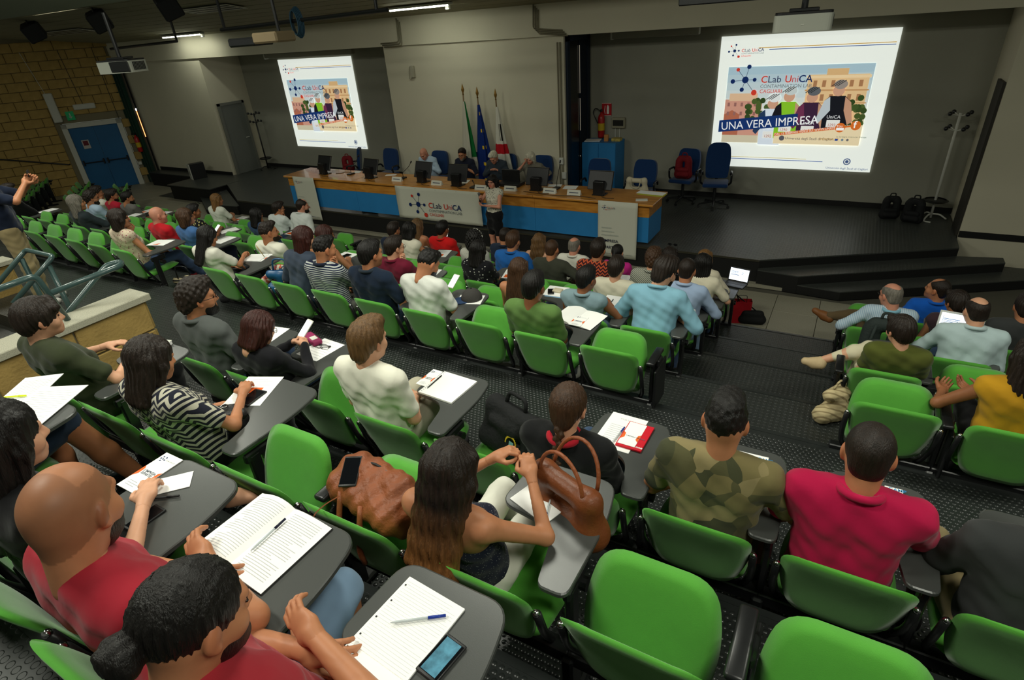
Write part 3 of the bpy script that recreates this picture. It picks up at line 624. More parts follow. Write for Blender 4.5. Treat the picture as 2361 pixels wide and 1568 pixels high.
# ---------------------------------------------------------------- blue office chairs on the stage
M_bfab = mat('blue_fabric', (22, 52, 96), .9, .15, sheen=.2, bump=(180, .15))
def office_chair(x, y, rz, label, arms=True, tall=0):
    r = thing('office_chair', label, 'chair', (x, y, SZ), rz, 'blue swivel chairs on the stage')
    b = MB(); b.rbox((0, 0, .47), (.48, .46, .08), .035, 3); b.build('seat', M_bfab, r, True)
    T = Matrix.Translation((0, -.24, .78+tall/2)) @ Matrix.Rotation(math.radians(8), 4, 'X')
    o = roundpoly([(-.21, -.25-tall/2), (.21, -.25-tall/2), (.24, .05), (.2, .27+tall/2), (-.2, .27+tall/2), (-.24, .05)], [.06, .06, .1, .17, .17, .1], 5)
    MB().prism(o, -.035, .035, T @ Matrix.Rotation(math.radians(90), 4, 'X')).build('backrest', M_bfab, r)
    MB().cyl((0, 0, .1), (0, 0, .44), .03).build('gas_column', M_blk, r); MB().rbox((0, -.22, .5), (.06, .04, .3), .01, 1).build('back_bracket', M_blk, r)
    for i in range(5):
        a = i*1.2566+.3; g = MB().tube([(0, 0, .11), (.3*math.cos(a), .3*math.sin(a), .07)], [.025, .016], 6).build('foot', M_blk, r); c = MB().lathe([(.001, -.018), (.028, -.018), (.028, .018), (.001, .018)], 10, Matrix.Translation((.3*math.cos(a), .3*math.sin(a), .028)) @ Matrix.Rotation(1.57, 4, 'X')).build('caster', M_blk, g)
    if arms:
        for s in (-1, 1): MB().tube(arc([(s*.24, .0, .45), (s*.29, .05, .5), (s*.29, .08, .68), (s*.28, -.15, .68), (s*.27, -.2, .6)], .06), .02, 8).build('armrest', M_blk, r, True)
office_chair(-2.96, 12.15, 3.0, 'blue swivel armchair holding a red backpack before grey wall'); office_chair(-2.28, 12.0, 3.3, 'tall blue swivel armchair in front of the bright slide', True, .16)
office_chair(-11.15, 11.0, 2.2, 'blue swivel chair behind the desk with dark red bag'); office_chair(-10.0, 11.0, 3.1, 'blue swivel chair behind the second desk monitor'); office_chair(-4.4, 10.9, 3.2, 'blue swivel chair in front of the blue cabinet'); office_chair(-3.5, 11.0, 3.1, 'blue swivel chair with cream tote bag behind desk', True)
# bags on those chairs
M_redbag = mat('bag_red', (120, 26, 34), .8, .2, bump=(60, .2)); M_cream = mat('bag_cream', (206, 196, 170), .85, .15, bump=(30, .2)); M_blkbag = mat('bag_black', (26, 27, 28), .8, .25, bump=(40, .3))
def backpack(x, y, z, rz, label, m, s=1, strap=None, tilt=0):
    r = thing('backpack', label, 'backpack', (x, y, z), rz); r.rotation_euler.x = tilt
    soft('main_compartment', [('c', (-.1*s, 0, .1*s), (-.1*s, 0, .36*s), .085*s, .075*s), ('c', (.1*s, 0, .1*s), (.1*s, 0, .36*s), .085*s, .075*s), ('c', (-.08*s, .02*s, .42*s), (.08*s, .02*s, .42*s), .06*s, .06*s), ('c', (-.1*s, .01, .08*s), (.1*s, .01, .08*s), .085*s, .085*s)], m, r, .012*s, .04)
    soft('front_pocket', [('c', (-.09*s, -.07*s, .1*s), (.09*s, -.07*s, .1*s), .055*s, .055*s), ('c', (-.085*s, -.065*s, .2*s), (.085*s, -.065*s, .2*s), .05*s, .05*s)], m, r, .012*s, .03)
    MB().tube(arc([(-.05*s, .03*s, .46*s), (-.045*s, .03*s, .53*s), (.045*s, .03*s, .53*s), (.05*s, .03*s, .46*s)], .03*s), .012*s, 8).build('handle', strap or m, r, True)
    for q in (-1, 1): MB().tube(arc([(q*.08*s, .07*s, .42*s), (q*.1*s, .12*s, .3*s), (q*.11*s, .08*s, .1*s)], .06*s), .014*s, 6).build('shoulder_strap', strap or m, r, True)
    MB().tube(arc([(-.15*s, -.03*s, .2*s), (-.13*s, -.03*s, .4*s), (0, -.03*s, .475*s), (.13*s, -.03*s, .4*s), (.15*s, -.03*s, .2*s)], .08*s), .004, 6).build('zip', M_blk, r, True); return r
backpack(-2.95, 12.05, SZ+.52, 0, 'red backpack on a blue swivel chair', M_redbag, .95); backpack(-11.2, 10.95, SZ+.5, .6, 'dark red and black bag on chair behind the desk', M_redbag, .8)
tb_ = thing('tote_bag', 'cream canvas tote bag on blue chair behind the desk', 'bag', (-3.5, 10.75, SZ+.52)); soft('bag_body', [('c', (-.17, 0, .05), (-.15, 0, .26), .06, .04), ('c', (.17, 0, .05), (.15, 0, .26), .06, .04), ('c', (-.15, 0, .05), (.15, 0, .05), .07, .07), ('c', (-.15, 0, .24), (.15, 0, .24), .045, .045)], M_cream, tb_, .014, .05); MB().tube(arc([(-.1, -.05, .28), (-.08, -.08, .12), (.06, -.08, .1), (.1, -.05, .28)], .06), .01, 6).build('handle', M_cream, tb_, True)
backpack(.78, 12.1, SZ, .2, 'black rucksack on stage floor beside tall coat stand', M_blkbag, .85); backpack(1.12, 11.95, SZ, -.3, 'black backpack slumped against the other rucksack', M_blkbag, .9)
# cabinet and what stands on it
cb = thing('blue_cabinet', 'bright blue two-door cabinet against the right recess wall', 'cabinet', (-4.83, 12.4, SZ)); MB().rbox((0, .0, .58), (.78, .56, 1.16), .006, 1).build('cabinet_body', M_blue, cb)
for s in (-1, 1): d = MB().rbox((s*.195, -.288, .58), (.38, .016, 1.12), .004, 1).build('door', M_blue, cb); MB().cyl((s*.03, -.3, .55), (s*.03, -.31, .65), .008).build('handle', M_blk, d)
tag(MB().rbox((0, 0, .07), (.09, .06, .14), .004, 1).build('carton', mat('carton_orange', (206, 140, 80), .6), None, False, (-4.73, 12.32, SZ+1.16)), 'small orange and white carton on the blue cabinet', 'carton'); paper(-5.05, 12.35, SZ+1.165, .34, .28, .2, 'white crumpled papers on the blue cabinet', None, None, 'paper_stack', .01); tag(MB().rbox((0, 0, .03), (.2, .16, .06), .004, 1).build('book_pile', mat('books_mixed', (190, 170, 90), .7, var=(20, .4)), None, False, (-4.52, 12.4, SZ+1.16)), 'small pile of coloured booklets on the blue cabinet', 'books')
# extinguishers, sign, wall boxes
M_red = mat('extinguisher_red', (170, 24, 22), .3, .5)
def extinguisher(x, y, z, label):
    r = thing('fire_extinguisher', label, 'extinguisher', (x, y, z)); MB().lathe([(.001, 0), (.07, 0), (.075, .02), (.075, .4), (.06, .46), (.025, .5), (.02, .53), (.001, .53)], 16).build('cylinder', M_red, r, True)
    MB().lathe([(.0765, .15), (.0765, .3)], 16).build('label_band', mat('ext_label', (200, 170, 40), .5), r, True); MB().rbox((0, 0, .56), (.04, .1, .05), .01, 1).build('valve', M_blk, r); MB().tube(arc([(0, -.03, .55), (-.13, -.02, .62), (-.2, 0, .52), (-.15, .0, .42), (-.07, -.04, .3)], .08), .01, 6).build('hose', M_blk, r, True)
extinguisher(-4.96, 12.6, 1.62, 'red fire extinguisher above the blue cabinet'); extinguisher(-20.75, 11.12, 1.05, 'red fire extinguisher beside the dark green curtain')
sg = thing('fire_sign', 'red and white fire extinguisher sign on grey wall', 'sign', (-4.87, 12.69, 2.19)); MB().box((-.11, -.01, -.13), (.11, 0, .13)).build('plate', mat('sign_red', (180, 20, 30), .5), sg); S_ = Sheet(sg, -.11, .13, .22, .26, -.012); S_.rect(.52, .25, .75, .85, (230, 230, 225)); S_.rect(.58, .15, .68, .25, (230, 230, 225)); S_.line(.35, .2, .28, .6, .012, (230, 230, 225)); S_.line(.28, .6, .36, .85, .012, (230, 230, 225)); S_.rect(.0, .0, 1, .03, (230, 230, 225)); S_.rect(0, .97, 1, 1, (230, 230, 225)); S_.done()
wb = thing('wall_cabinet', 'small beige electrical box with dark window on grey wall', 'box', (-4.58, 12.7, 1.92)); MB().rbox((0, -.04, 0), (.3, .08, .22), .01, 1).build('case', mat('case_beige', (150, 146, 124), .6), wb); MB().box((-.12, -.085, -.06), (.12, -.08, .06)).build('window', mat('smoke_pane', (40, 40, 38), .3), wb); MB().tube([(-.08, -.02, -.11), (-.08, -.02, -.35)], .012).tube([(.02, -.02, -.11), (.02, -.02, -.35)], .012).build('conduit', M_white, wb)
fx = thing('wall_phone', 'white wall telephone on the centre wall', 'telephone', (*aty(953, 165, 11.37)[:2], aty(953, 165, 11.37).z)); MB().rbox((0, -.03, 0), (.1, .06, .24), .012, 2).build('case', mat('phone_grey', (165, 160, 140), .6), fx); MB().tube(arc([(-.02, -.03, .12), (-.1, -.01, .1), (-.14, -.01, -.18), (-.02, -.03, -.12)], .05), .006, 6).build('cord', mat('phone_grey', (0, 0, 0)), fx, True)
# conduits on the beam
M_cond = mat('conduit_grey', (128, 122, 100), .6)
def conduits(name, pts, n, off, label):
    r = thing(name, label, 'conduit', aty(*pts[0], 11.32))
    for i in range(n):
        q = [aty(x+off[0]*i, y+off[1]*i, 11.315)-r.location for x, y in pts]; MB().tube(arc(q, .06), .014, 6).build('pipe', M_cond, r, True)
conduits('wall_conduit', [(913, 42), (919, 97), (878, 101)], 3, (4, 4), 'grey conduit bundle bending left on the beam above flags'); conduits('wall_conduit', [(1229, 10), (1229, 66), (1297, 70)], 4, (4, 4), 'grey conduit bundle bending right on the beam near dark window')
tag(MB().tube([(-5.34, 11.36, .6), (-5.34, 11.36, 3.6)], .02).tube([(-5.4, 11.36, .6), (-5.4, 11.36, 3.6)], .015).build('wall_conduit', M_cond), 'vertical grey conduit pair beside the dark window', 'conduit')
for x, z in ((-5.36, 1.35), (-5.3, 1.05)): tag(MB().rbox((x, 11.34, z), (.1, .06, .14), .01, 1).build('junction_box', M_white), 'white junction box at %s height on conduit beside dark window' % ('shoulder' if z > 1.2 else 'desk'), 'junction box')
# ---------------------------------------------------------------- flags
def flag(x, y, ztop, col, label, lean):
    r = thing('flag', label, 'flag', (x, y, SZ), 0, 'flags on poles behind the panel'); L = ztop-SZ
    MB().cyl((0, 0, 0), (0, 0, .05), .14, 14).build('base', M_blk, r); p = MB().tube([(0, 0, .03), (lean, 0, L-.22)], .014, 8).build('pole', mat('pole_wood', (110, 84, 50), .5), r, True)
    MB().lathe([(.001, 0), (.02, .0), (.012, .03), (.035, .09), (.02, .15), (.001, .22)], 8, Matrix.Translation((lean, 0, L-.22))).build('finial', mat('finial_brass', (150, 112, 50), .35, .5, metal=.7), r, True)
    nz, nu = 26, 34; m = MB()
    for j in range(nz+1):
        t = j/nz; z = L-.36-t*(L-.62); w = .03+.17*min(1, t*1.25)
        for i in range(nu):
            a = 2*math.pi*i/nu; fo = 1+.28*math.sin(a*6+t*3)*min(1, t*2+.2)
            m.v.append((lean*(z/L)+w*fo*math.cos(a)*.95+w*.4, w*fo*math.sin(a)*.55, z))
    m.f = [(j*nu+i, j*nu+(i+1) % nu, (j+1)*nu+(i+1) % nu, (j+1)*nu+i) for j in range(nz) for i in range(nu)]
    o = m.build('cloth', None, r, True)
    for c in col: o.data.materials.append(mat('flag_%d_%d_%d' % c[:3], c[:3], .8, .15))
    kind = len(col)
    for k, p_ in enumerate(o.data.polygons):
        i = k % nu; j = k//nu
        if label.startswith('green'): p_.material_index = (0 if i < 12 or i > 28 else 1) if j < 16 else (2 if i < 20 else 1)
        elif label.startswith('blue'): p_.material_index = 1 if (j % 5 == 2 and i in (26, 27, 31)) else 0
        else: p_.material_index = 1 if (11 <= j <= 13) else (2 if (i in (28, 29, 30, 26) and (5 <= j <= 9 or 16 <= j <= 20)) else 0)
    o.data.update()
flag(-7.62, 11.1, 2.93, [(20, 110, 52), (190, 186, 170), (160, 24, 34)], 'green white and red flag on brass-tipped pole', .08); flag(-7.22, 11.12, 2.86, [(20, 44, 110), (214, 180, 40)], 'blue flag with yellow stars on brass-tipped pole', .03); flag(-6.72, 11.12, 2.82, [(206, 204, 190), (176, 24, 34), (22, 22, 24)], 'white flag with red cross and dark heads on pole', -.02)
# ---------------------------------------------------------------- coat stands
def coat_stand(x, y, h, m, label):
    r = thing('coat_stand', label, 'coat stand', (x, y, SZ)); MB().cyl((0, 0, .03), (0, 0, h), .022, 10).build('pole', m, r, True); MB().lathe([(.16, .32), (.2, .34), (.16, .36)], 18).lathe([(.024, .33), (.165, .335), (.165, .345), (.024, .35)], 18).build('umbrella_ring', M_blk, r)
    for lv in (h-.05, h-.28):
        for i in range(4):
            a = i*1.5708+.5; e = Vector((.17*math.cos(a), .17*math.sin(a), lv+.05)); MB().tube([(0, 0, lv), e], .008, 6).build('arm', m, r); MB().ell(e, (.035,)*3, 10, 6).build('knob', M_blk, r, True)
    for i in range(3):
        a = i*2.094; MB().tube(arc([(0, 0, .1), (.12*math.cos(a), .12*math.sin(a), .1), (.24*math.cos(a), .24*math.sin(a), .015), (.24*math.cos(a+.5), .24*math.sin(a+.5), .015)], .05), .014, 8).build('foot', m, r, True)
coat_stand(-16.12, 12.32, 1.68, M_blk, 'black coat stand by the grey stage door'); coat_stand(1.42, 12.25, 1.78, M_white, 'white coat stand with black knobs in right corner')
pc = thing('computer_tower', 'white-fronted computer tower standing on the black platform', 'computer', (-17.5, 10.6, .435), -.3); MB().rbox((0, .2, .23), (.2, .42, .46), .006, 1).build('case', M_dark, pc); MB().rbox((0, -.02, .23), (.2, .03, .46), .006, 1).build('front', mat('pc_white', (190, 190, 180), .5), pc); MB().box((-.03, -.037, .14), (.03, -.036, .26)).build('drive', M_joint, pc)
# ---------------------------------------------------------------- ceiling fittings
def oncei(x, y):
    d = ray(x, y); t = 1.972/(d[2]+.152*d[1]); return Vector((d[0]*t, d[1]*t, CAMH+d[2]*t))
M_tube = mat('tube_light', (250, 255, 235), .5, emit=7)
for (a, b), t in ((((150, 110), (228, 105)), 'slim lit ceiling lamp above the tufa wall'), (((377, 83), (463, 75)), 'slim lit ceiling lamp above the white stub wall'), (((900, 19), (1035, 6)), 'slim lit ceiling lamp above the centre wall')):
    p, q = oncei(*a), oncei(*b); y = (p.y+q.y)/2; z = (p.z+q.z)/2-.03; r = thing('ceiling_lamp', t, 'lamp', ((p.x+q.x)/2, y, z)); L = q.x-p.x
    MB().rbox((0, 0, .02), (L+.1, .14, .04), .006, 1).build('lamp_housing', M_white, r); MB().cyl((-L/2, -.04, -.012), (L/2, -.04, -.012), .016, 8).build('tube', M_tube, r)
    area_light('tube_glow', (0, -.02, -.04), L, .08, 6, (.95, 1, .85), (0, 0, 0), r)
    MB().rbox((L*.42, .12, -.04), (.09, .07, .08), .015, 2).build('sensor', M_white, r)
for a, b, t in (((125, 82), (180, 65), 'dark slotted ceiling vent between two black speakers'), ((445, 30), (530, 10), 'dark slotted ceiling vent beside the hanging bar')):
    p, q = oncei(*a), oncei(*b); c = (p+q)/2; r = thing('ceiling_vent', t, 'vent', c-Vector((0, 0, .015))); r.rotation_euler.x = -.151; L = abs(q.x-p.x)
    MB().cbox((0, 0, .005), (L, .5, .006)).build('backing', M_white, r)
    for i in range(3): MB().cbox((0, -.15+i*.15, 0), (L*.92, .06, .008)).build('slot', M_blk, r)
for a, t, s in (((78, 72), 'black ceiling speaker hanging near the tufa wall', .52), ((230, 47), 'black ceiling speaker hanging between the two vents', .5), ((390, 15), 'black ceiling speaker hanging beside the bar frame', .48)):
    d = ray(*a); tt = 1.972/(d[2]+.152*d[1])*.9; c = Vector(d*tt)+Vector((0, 0, CAMH)); r = thing('hanging_speaker', t, 'speaker', c, -.5); r.rotation_euler.x = .35; r.rotation_euler.y = .25
    MB().rbox((0, 0, 0), (s*.85, s*.7, s*.7), .02, 1).build('cabinet', mat('speaker_black', (14, 15, 16), .6), r); MB().rbox((0, -s*.36, 0), (s*.78, .02, s*.62), .008, 1).build('grille', M_blk, r); MB().cyl((0, 0, s*.3), (0, .1, s*1.1), .02, 8).build('bracket', M_blk, r)
hb = thing('hanging_bar_frame', 'black bar frame hanging from the ceiling with blue cable', 'bar frame', (-8, 7.5, 4.24)); p, q = aty(510, 69, 7.5)-hb.location, aty(893, 22, 7.5)-hb.location; MB().tube([p, q], .03, 8).build('bar', M_blk, hb); MB().tube([p+Vector((.1, 0, 0)), p+Vector((.1, 0, .75))], .025, 8).build('hanger', M_blk, hb); MB().tube([q-Vector((.2, 0, 0)), q+Vector((-.2, 0, .75))], .025, 8).build('hanger', M_blk, hb)
cc = aty(683, 52, 7.48); cr = thing('cable_coil', 'coiled blue cable hanging from the black bar', 'cable', cc)
for i in range(5): MB().tube([((.1+.012*i)*math.cos(a)*.8, .02*i-.04, (.17+.012*i)*math.sin(a)) for a in [2*math.pi*k/18 for k in range(18)]], .012, 6, closed=True).build('loop', mat('cable_blue', (34, 66, 84), .6), cr, True)
h2 = thing('hanging_bar_frame', 'short black bar above the distant projector', 'bar frame', aty(408, 95, 9)); p = aty(255, 113, 9)-h2.location; MB().tube([p, (0, 0, 0), (0, 0, .55)], .03, 8).build('bar', M_blk, h2)
def projector(c, rz, w, label, far=False):
    r = thing('ceiling_projector', label, 'projector', c, rz); m_ = mat('projector_grey', (176, 178, 166), .5, .35)
    o = roundpoly([(-w/2, -w*.36), (w/2, -w*.36), (w/2, w*.36), (-w/2, w*.36)], w*.12, 5); MB().prism(o, -w*.15, w*.13).build('housing', m_, r); MB().prism([(x*.97, y*.97) for x, y in o], w*.13, w*.17).build('lid', M_dark, r)
    for i in range(9): MB().cbox((w*.5+.002, -w*.2+i*w*.05, 0), (.006, w*.03, w*.2)).build('vent_slot', M_dark, r)
    MB().lathe([(.001, 0), (w*.1, 0), (w*.11, w*.06), (w*.08, w*.07), (.001, w*.05)], 16, Matrix.Translation((w*.2, w*.35, -.01)) @ Matrix.Rotation(-1.5708, 4, 'X')).build('lens', M_dark, r, True)
    MB().rbox((0, 0, w*.2), (w*.5, w*.4, .03), .005, 1).build('mount_plate', M_blk, r); MB().cyl((0, 0, w*.2), (0, 0, w*1.25), .03, 10).build('mount_pole', M_blk, r); MB().rbox((0, -w*.36-.002, -.02), (.03, .006, .008), .001, 1).build('badge', M_white, r); return r
projector(Vector(ray(1850, 50)*5.6)+Vector((0, 0, CAMH)), .12, .52, 'grey ceiling projector in front of the nearer bright slide')
pl = projector(Vector(ray(283, 153)*9.2)+Vector((0, 0, CAMH)), .35, .6, 'white and black ceiling projector in front of the tufa wall'); MB().rbox((.13, -.22, 0), (.34, .02, .15), .008, 1).build('grille', M_blk, pl)
bxp = ray(605, 92)*7.2; r = thing('hanging_lamp_box', 'beige and black box fitting hanging above the far slide', 'fitting', Vector(bxp)+Vector((0, 0, CAMH)), .1); MB().rbox((.2, 0, .02), (.4, .35, .12), .02, 1).build('case', mat('case_tan', (128, 112, 84), .6), r); MB().rbox((-.2, 0, -.01), (.44, .35, .1), .02, 1).build('grille', M_blk, r); MB().cyl((.3, 0, .05), (.3, 0, .7), .02).build('hanger', M_blk, r)
tp = thing('projector_arm', 'long black suspension arm above the nearer projector', 'arm', (-1.3, 6.6, 4.06)); MB().rbox((-.05, 0, 0), (.85, .12, .07), .01, 1).build('arm', M_blk, tp); MB().cyl((.3, 0, 0), (.3, 0, .9), .03).build('pole', M_blk, tp)
for x0, x1, t in ((-14.9, -11.6, 'pale roller screen casing above the far slide'), (-4.6, -2.9, 'pale roller screen casing beside the nearer slide')):
    c = thing('screen_casing', t, 'casing', ((x0+x1)/2, 12.3, ZC-.08)); MB().rbox((0, 0, 0), (x1-x0, .14, .13), .02, 2).build('case', M_wall, c); MB().rbox((-(x1-x0)/2-.02, 0, 0), (.04, .15, .15), .01, 1).build('end_cap', M_white, c)
# luminaires over the audience
for i, (lx, ly, lz, lw) in enumerate(LIGHTS):
    r = thing('ceiling_luminaire', '%s white rectangular ceiling luminaire over the %s rows' % (('first', 'second', 'third', 'fourth')[i % 4], ('front', 'middle', 'back')[i//4]), 'lamp', (lx, ly, lz), 0, 'ceiling luminaires over the audience'); MB().box((-.78, -.33, -.02), (.78, .33, .06)).build('lamp_housing', M_white, r)
# ---------------------------------------------------------------- lecture chairs (tip-up seat, writing tablet on the right arm)
M_green = mat('chair_green', (84, 160, 56), .85, .2, sheen=.25, bump=(350, .12), var=(9, .05))
M_tab = mat('tablet_top', (72, 74, 72), .32, .45, bump=(400, .03))
M_chrome = mat('chrome', (190, 190, 190), .2, .5, metal=1)
def cushion(outline, thick, deform, rings=5, name='cushion', inset=.0):
    n = len(outline); cx = sum(p[0] for p in outline)/n; cy = sum(p[1] for p in outline)/n; m = MB()
    prof = [(.0, 1)]+[(r/rings, (1-(r/rings)**5)**.5) for r in range(1, rings)]+[(1, 0)]
    for s in (1, -1):
        for r, h in prof[1:] if s == 1 else prof[1:-1]:
            for x, y in outline: m.v.append(deform(cx+(x-cx)*r, cy+(y-cy)*r, s*h*thick/2))
        m.v.append(deform(cx, cy, s*thick/2))
    R = rings; top_c = R*n; b0 = top_c+1; bot_c = b0+(R-1)*n
    for i in range(n):
        j = (i+1) % n
        m.f.append((i, j, top_c))
        for r in range(R-1): m.f.append((r*n+i, (r+1)*n+i, (r+1)*n+j, r*n+j))
        m.f.append((b0+j, b0+i, bot_c))
        for r in range(R-2): m.f.append((b0+r*n+j, b0+(r+1)*n+j, b0+(r+1)*n+i, b0+r*n+i))
        m.f.append((b0+(R-2)*n+j, (R-1)*n+j, (R-1)*n+i, b0+(R-2)*n+i))
    return m.mesh(name, True)
def back_def(x, z, h):
    t = (z-.36)/.44; y = .135-.135*t+.018*math.sin(math.pi*t)-.0+.26*x*x*(.55+.6*t)
    return (x, y-h*1.0-.02, z)
back_out = roundpoly([(-.16, .355), (.16, .355), (.222, .56), (.232, .80), (-.232, .80), (-.222, .56)], [.09, .09, .12, .085, .085, .12], 6)
CH = {}
CH['backrest'] = cushion(back_out, .036, back_def, 6, 'backrest')
seat_out = roundpoly([(-.21, -.06), (.21, -.06), (.235, .2), (.19, .40), (-.19, .40), (-.235, .2)], [.07, .07, .12, .15, .15, .12], 6)
def seat_def(x, y, h): return (x, y, h+.3*x*x-.02+.05*max(0, .05-y))
def tipped(p, a): return (p[0], .17+p[1]*math.cos(a)-p[2]*math.sin(a), .42+p[1]*math.sin(a)+p[2]*math.cos(a))
CH['seat'] = cushion(seat_out, .06, lambda x, y, h: tipped(seat_def(x, y, h), math.radians(4)), 5, 'seat')
CH['seat_up'] = cushion(seat_out, .06, lambda x, y, h: tipped(seat_def(x, y, h), math.radians(70)), 5, 'seat_up')
CH['seat_mid'] = cushion(seat_out, .06, lambda x, y, h: tipped(seat_def(x, y, h), math.radians(48)), 5, 'seat_mid')
for s, nm in ((-1, 'bracketL'), (1, 'bracketR')):
    CH[nm] = MB().tube(arc([(s*.238, .05, .66), (s*.24, .09, .5), (s*.225, .17, .36), (s*.2, .2, .3)], .06), .016, 8).mesh('side_bracket', True)
CH['beam'] = MB().rbox((0, .2, .27), (.569, .06, .07), .006, 1).mesh('beam')
CH['post'] = MB().rbox((.2845, .22, .33), (.035, .06, .6), .008, 1).rbox((.2845, .26, .62), (.03, .18, .05), .008, 1).cyl((.26, .3, .56), (.315, .3, .56), .028, 10).mesh('arm_post')
CH['leg'] = MB().rbox((.2845, .2, .14), (.05, .09, .28), .01, 1).rbox((.2845, .22, .02), (.06, .36, .04), .012, 1).mesh('leg')
CH['pad'] = MB().rbox((.2845, .25, .655), (.062, .27, .03), .012, 2).mesh('armrest', True)
CH['folded'] = MB().rbox((.325, .26, .42), (.02, .27, .36), .008, 1).rbox((.315, .26, .62), (.03, .1, .06), .01, 1).mesh('folded_tablet')
tab_out = roundpoly([(.20, .12), (.31, .12), (.315, .50), (.275, .70), (-.09, .70), (-.11, .41), (.15, .37)], [.03, .04, .1, .07, .07, .06, .1], 6)
def bevel_prism(out, z0, z1, ch=.004):
    n = len(out); cx = sum(p[0] for p in out)/n; cy = sum(p[1] for p in out)/n; ins = [(x-(x-cx)*ch/.2, y-(y-cy)*ch/.2) for x, y in out]
    m = MB(); m.v = [(x, y, z0) for x, y in out]+[(x, y, z1-ch) for x, y in out]+[(x, y, z1) for x, y in ins]
    m.f = [tuple(range(n-1, -1, -1)), tuple(range(2*n, 3*n))]
    for k in (0, 1): m.f += [(k*n+i, k*n+(i+1) % n, (k+1)*n+(i+1) % n, (k+1)*n+i) for i in range(n)]
    return m
TABZ = .70
CH['tablet'] = bevel_prism(tab_out, TABZ-.018, TABZ).mesh('tablet')
for s_, nm in ((-1, 'capL'), (1, 'capR')): CH[nm] = MB().ell((s_*.238, .045, .668), (.014, .014, .014), 8, 6).mesh('cap', True)
for k, me in CH.items(): me.materials.append(M_green if k in ('backrest', 'seat', 'seat_up', 'seat_mid') else M_tab if k == 'tablet' else M_chrome if k.startswith('cap') else M_blk)
ROWS = {'N': (7.02, 0), 'O': (6.12, .27), 'P': (5.22, .54), 'Q': (4.32, .81), 'R': (3.43, 1.08), 'S': (1.80, 1.35), 'T': (1.0, 1.62), 'U': (.15, 1.89)}
LX = {'R': -7.67, 'Q': -7.83, 'P': -7.95, 'O': -7.97, 'N': -7.92}
def seat_pos(key):
    b, r, i = key; Y, z = ROWS[r]
    if b == 'C': x = (-1.29-.569*i) if r in 'NOPQR' else (.28-.565*i if r == 'S' else -.30-.565*i)
    elif b == 'L': x = LX[r]-.569*i
    else: x = .51+.569*i
    return Vector((x, Y, z))
CHAIRS = {}
def chair(key, label, seat='seat', tablet=False, endL=False, pos=None, rotz=0, group='green lecture chairs'):
    r = thing('lecture_chair', label, 'chair', pos if pos is not None else seat_pos(key), rotz, group)
    for nm, part in (('backrest', 'backrest'), (seat, 'seat'), ('bracketL', 'side_bracket'), ('bracketR', 'side_bracket'), ('beam', 'beam'), ('post', 'arm_post'), ('leg', 'leg'), ('capL', 'screw_cap'), ('capR', 'screw_cap')): link(part, CH[nm], None, r)
    if tablet: link('tablet', CH['tablet'], None, r)
    else: link('armrest', CH['pad'], None, r); link('folded_tablet', CH['folded'], None, r)
    if endL:
        for nm, part in (('post', 'arm_post'), ('leg', 'leg'), ('pad', 'armrest')): link(part, CH[nm], None, r, (-.569, 0, 0))
    if key: CHAIRS[key] = r
    return r
# ---------------------------------------------------------------- people
def rotm(rx=0, ry=0, rz=0): return np.array(Euler((math.radians(rx), math.radians(ry), math.radians(rz)), 'XYZ').to_matrix())
def wav(f, amp, ph=0): return lambda x, y, z: amp*(np.sin(x*f+ph)*np.sin(y*f*1.1+1.3)*np.sin(z*f*.9+.7))
def strands(f, amp, zf=.12): return lambda x, y, z: amp*np.sin(np.arctan2(x, -(y+.02))*f+np.sin(z*38)*1.2+z*6)+amp*.5*np.sin(x*f*9+y*f*6+z*20)
def head_prims(sex):
    j = .93 if sex == 'f' else 1.0
    P = [('e', (0, -.012, .032), (.0765, .097, .092), None, .03), ('e', (0, .03, -.045), (.06*j, .066, .075*j), None, .04), ('c', (0, .072, -.088*j-.006), (0, .06, -.085*j), .024*j, .028*j, .03),
         ('c', (0, .088, .018), (0, .108, -.024), .0085, .0125, .014), ('c', (-.012, .096, -.028), (.012, .096, -.028), .009, .009, .01), ('c', (-.034, .078, .026), (.034, .078, .026), .016, .016, .02),
         ('c', (-.02, .084, -.055), (.02, .084, -.055), .011, .011, .014), ('c', (-.016, .082, -.066), (.016, .082, -.066), .011, .011, .012), ('e', (-.042, .055, -.028), (.026, .03, .03), None, .02), ('e', (.042, .055, -.028), (.026, .03, .03), None, .02),
         ('c', (0, -.03, -.03), (0, -.04, -.16), .058*j, .055*j, .04)]
    for s in (-1, 1): P += [('e', (s*.079, -.008, -.002), (.011, .019, .031), rotm(10, 0, s*-22), .012), ('e', (s*.077, .0, -.03), (.008, .011, .012), None, .012)]
    subs = [('e', (s*.031, .104, .004), (.019, .017, .012)) for s in (-1, 1)]
    return P, subs
HEADS = {}
def head_geo(sex, vox):
    k = (sex, vox)
    if k not in HEADS:
        P, sb = head_prims(sex); V, Q = sdf_mesh(P, vox, .03, None, (), sb); C = np.ones((len(V), 3)); x, y, z = V.T
        lip = (np.abs(x) < .026) & (np.abs(z+.060) < .0125) & (y > .086); C[lip] = (.85, .55, .55) if sex == 'm' else (.9, .42, .44)
        ear = np.abs(x) > .079; C[ear] = (1.0, .86, .82)
        HEADS[k] = (V, Q, C)
    return HEADS[k]
HANDS = {}
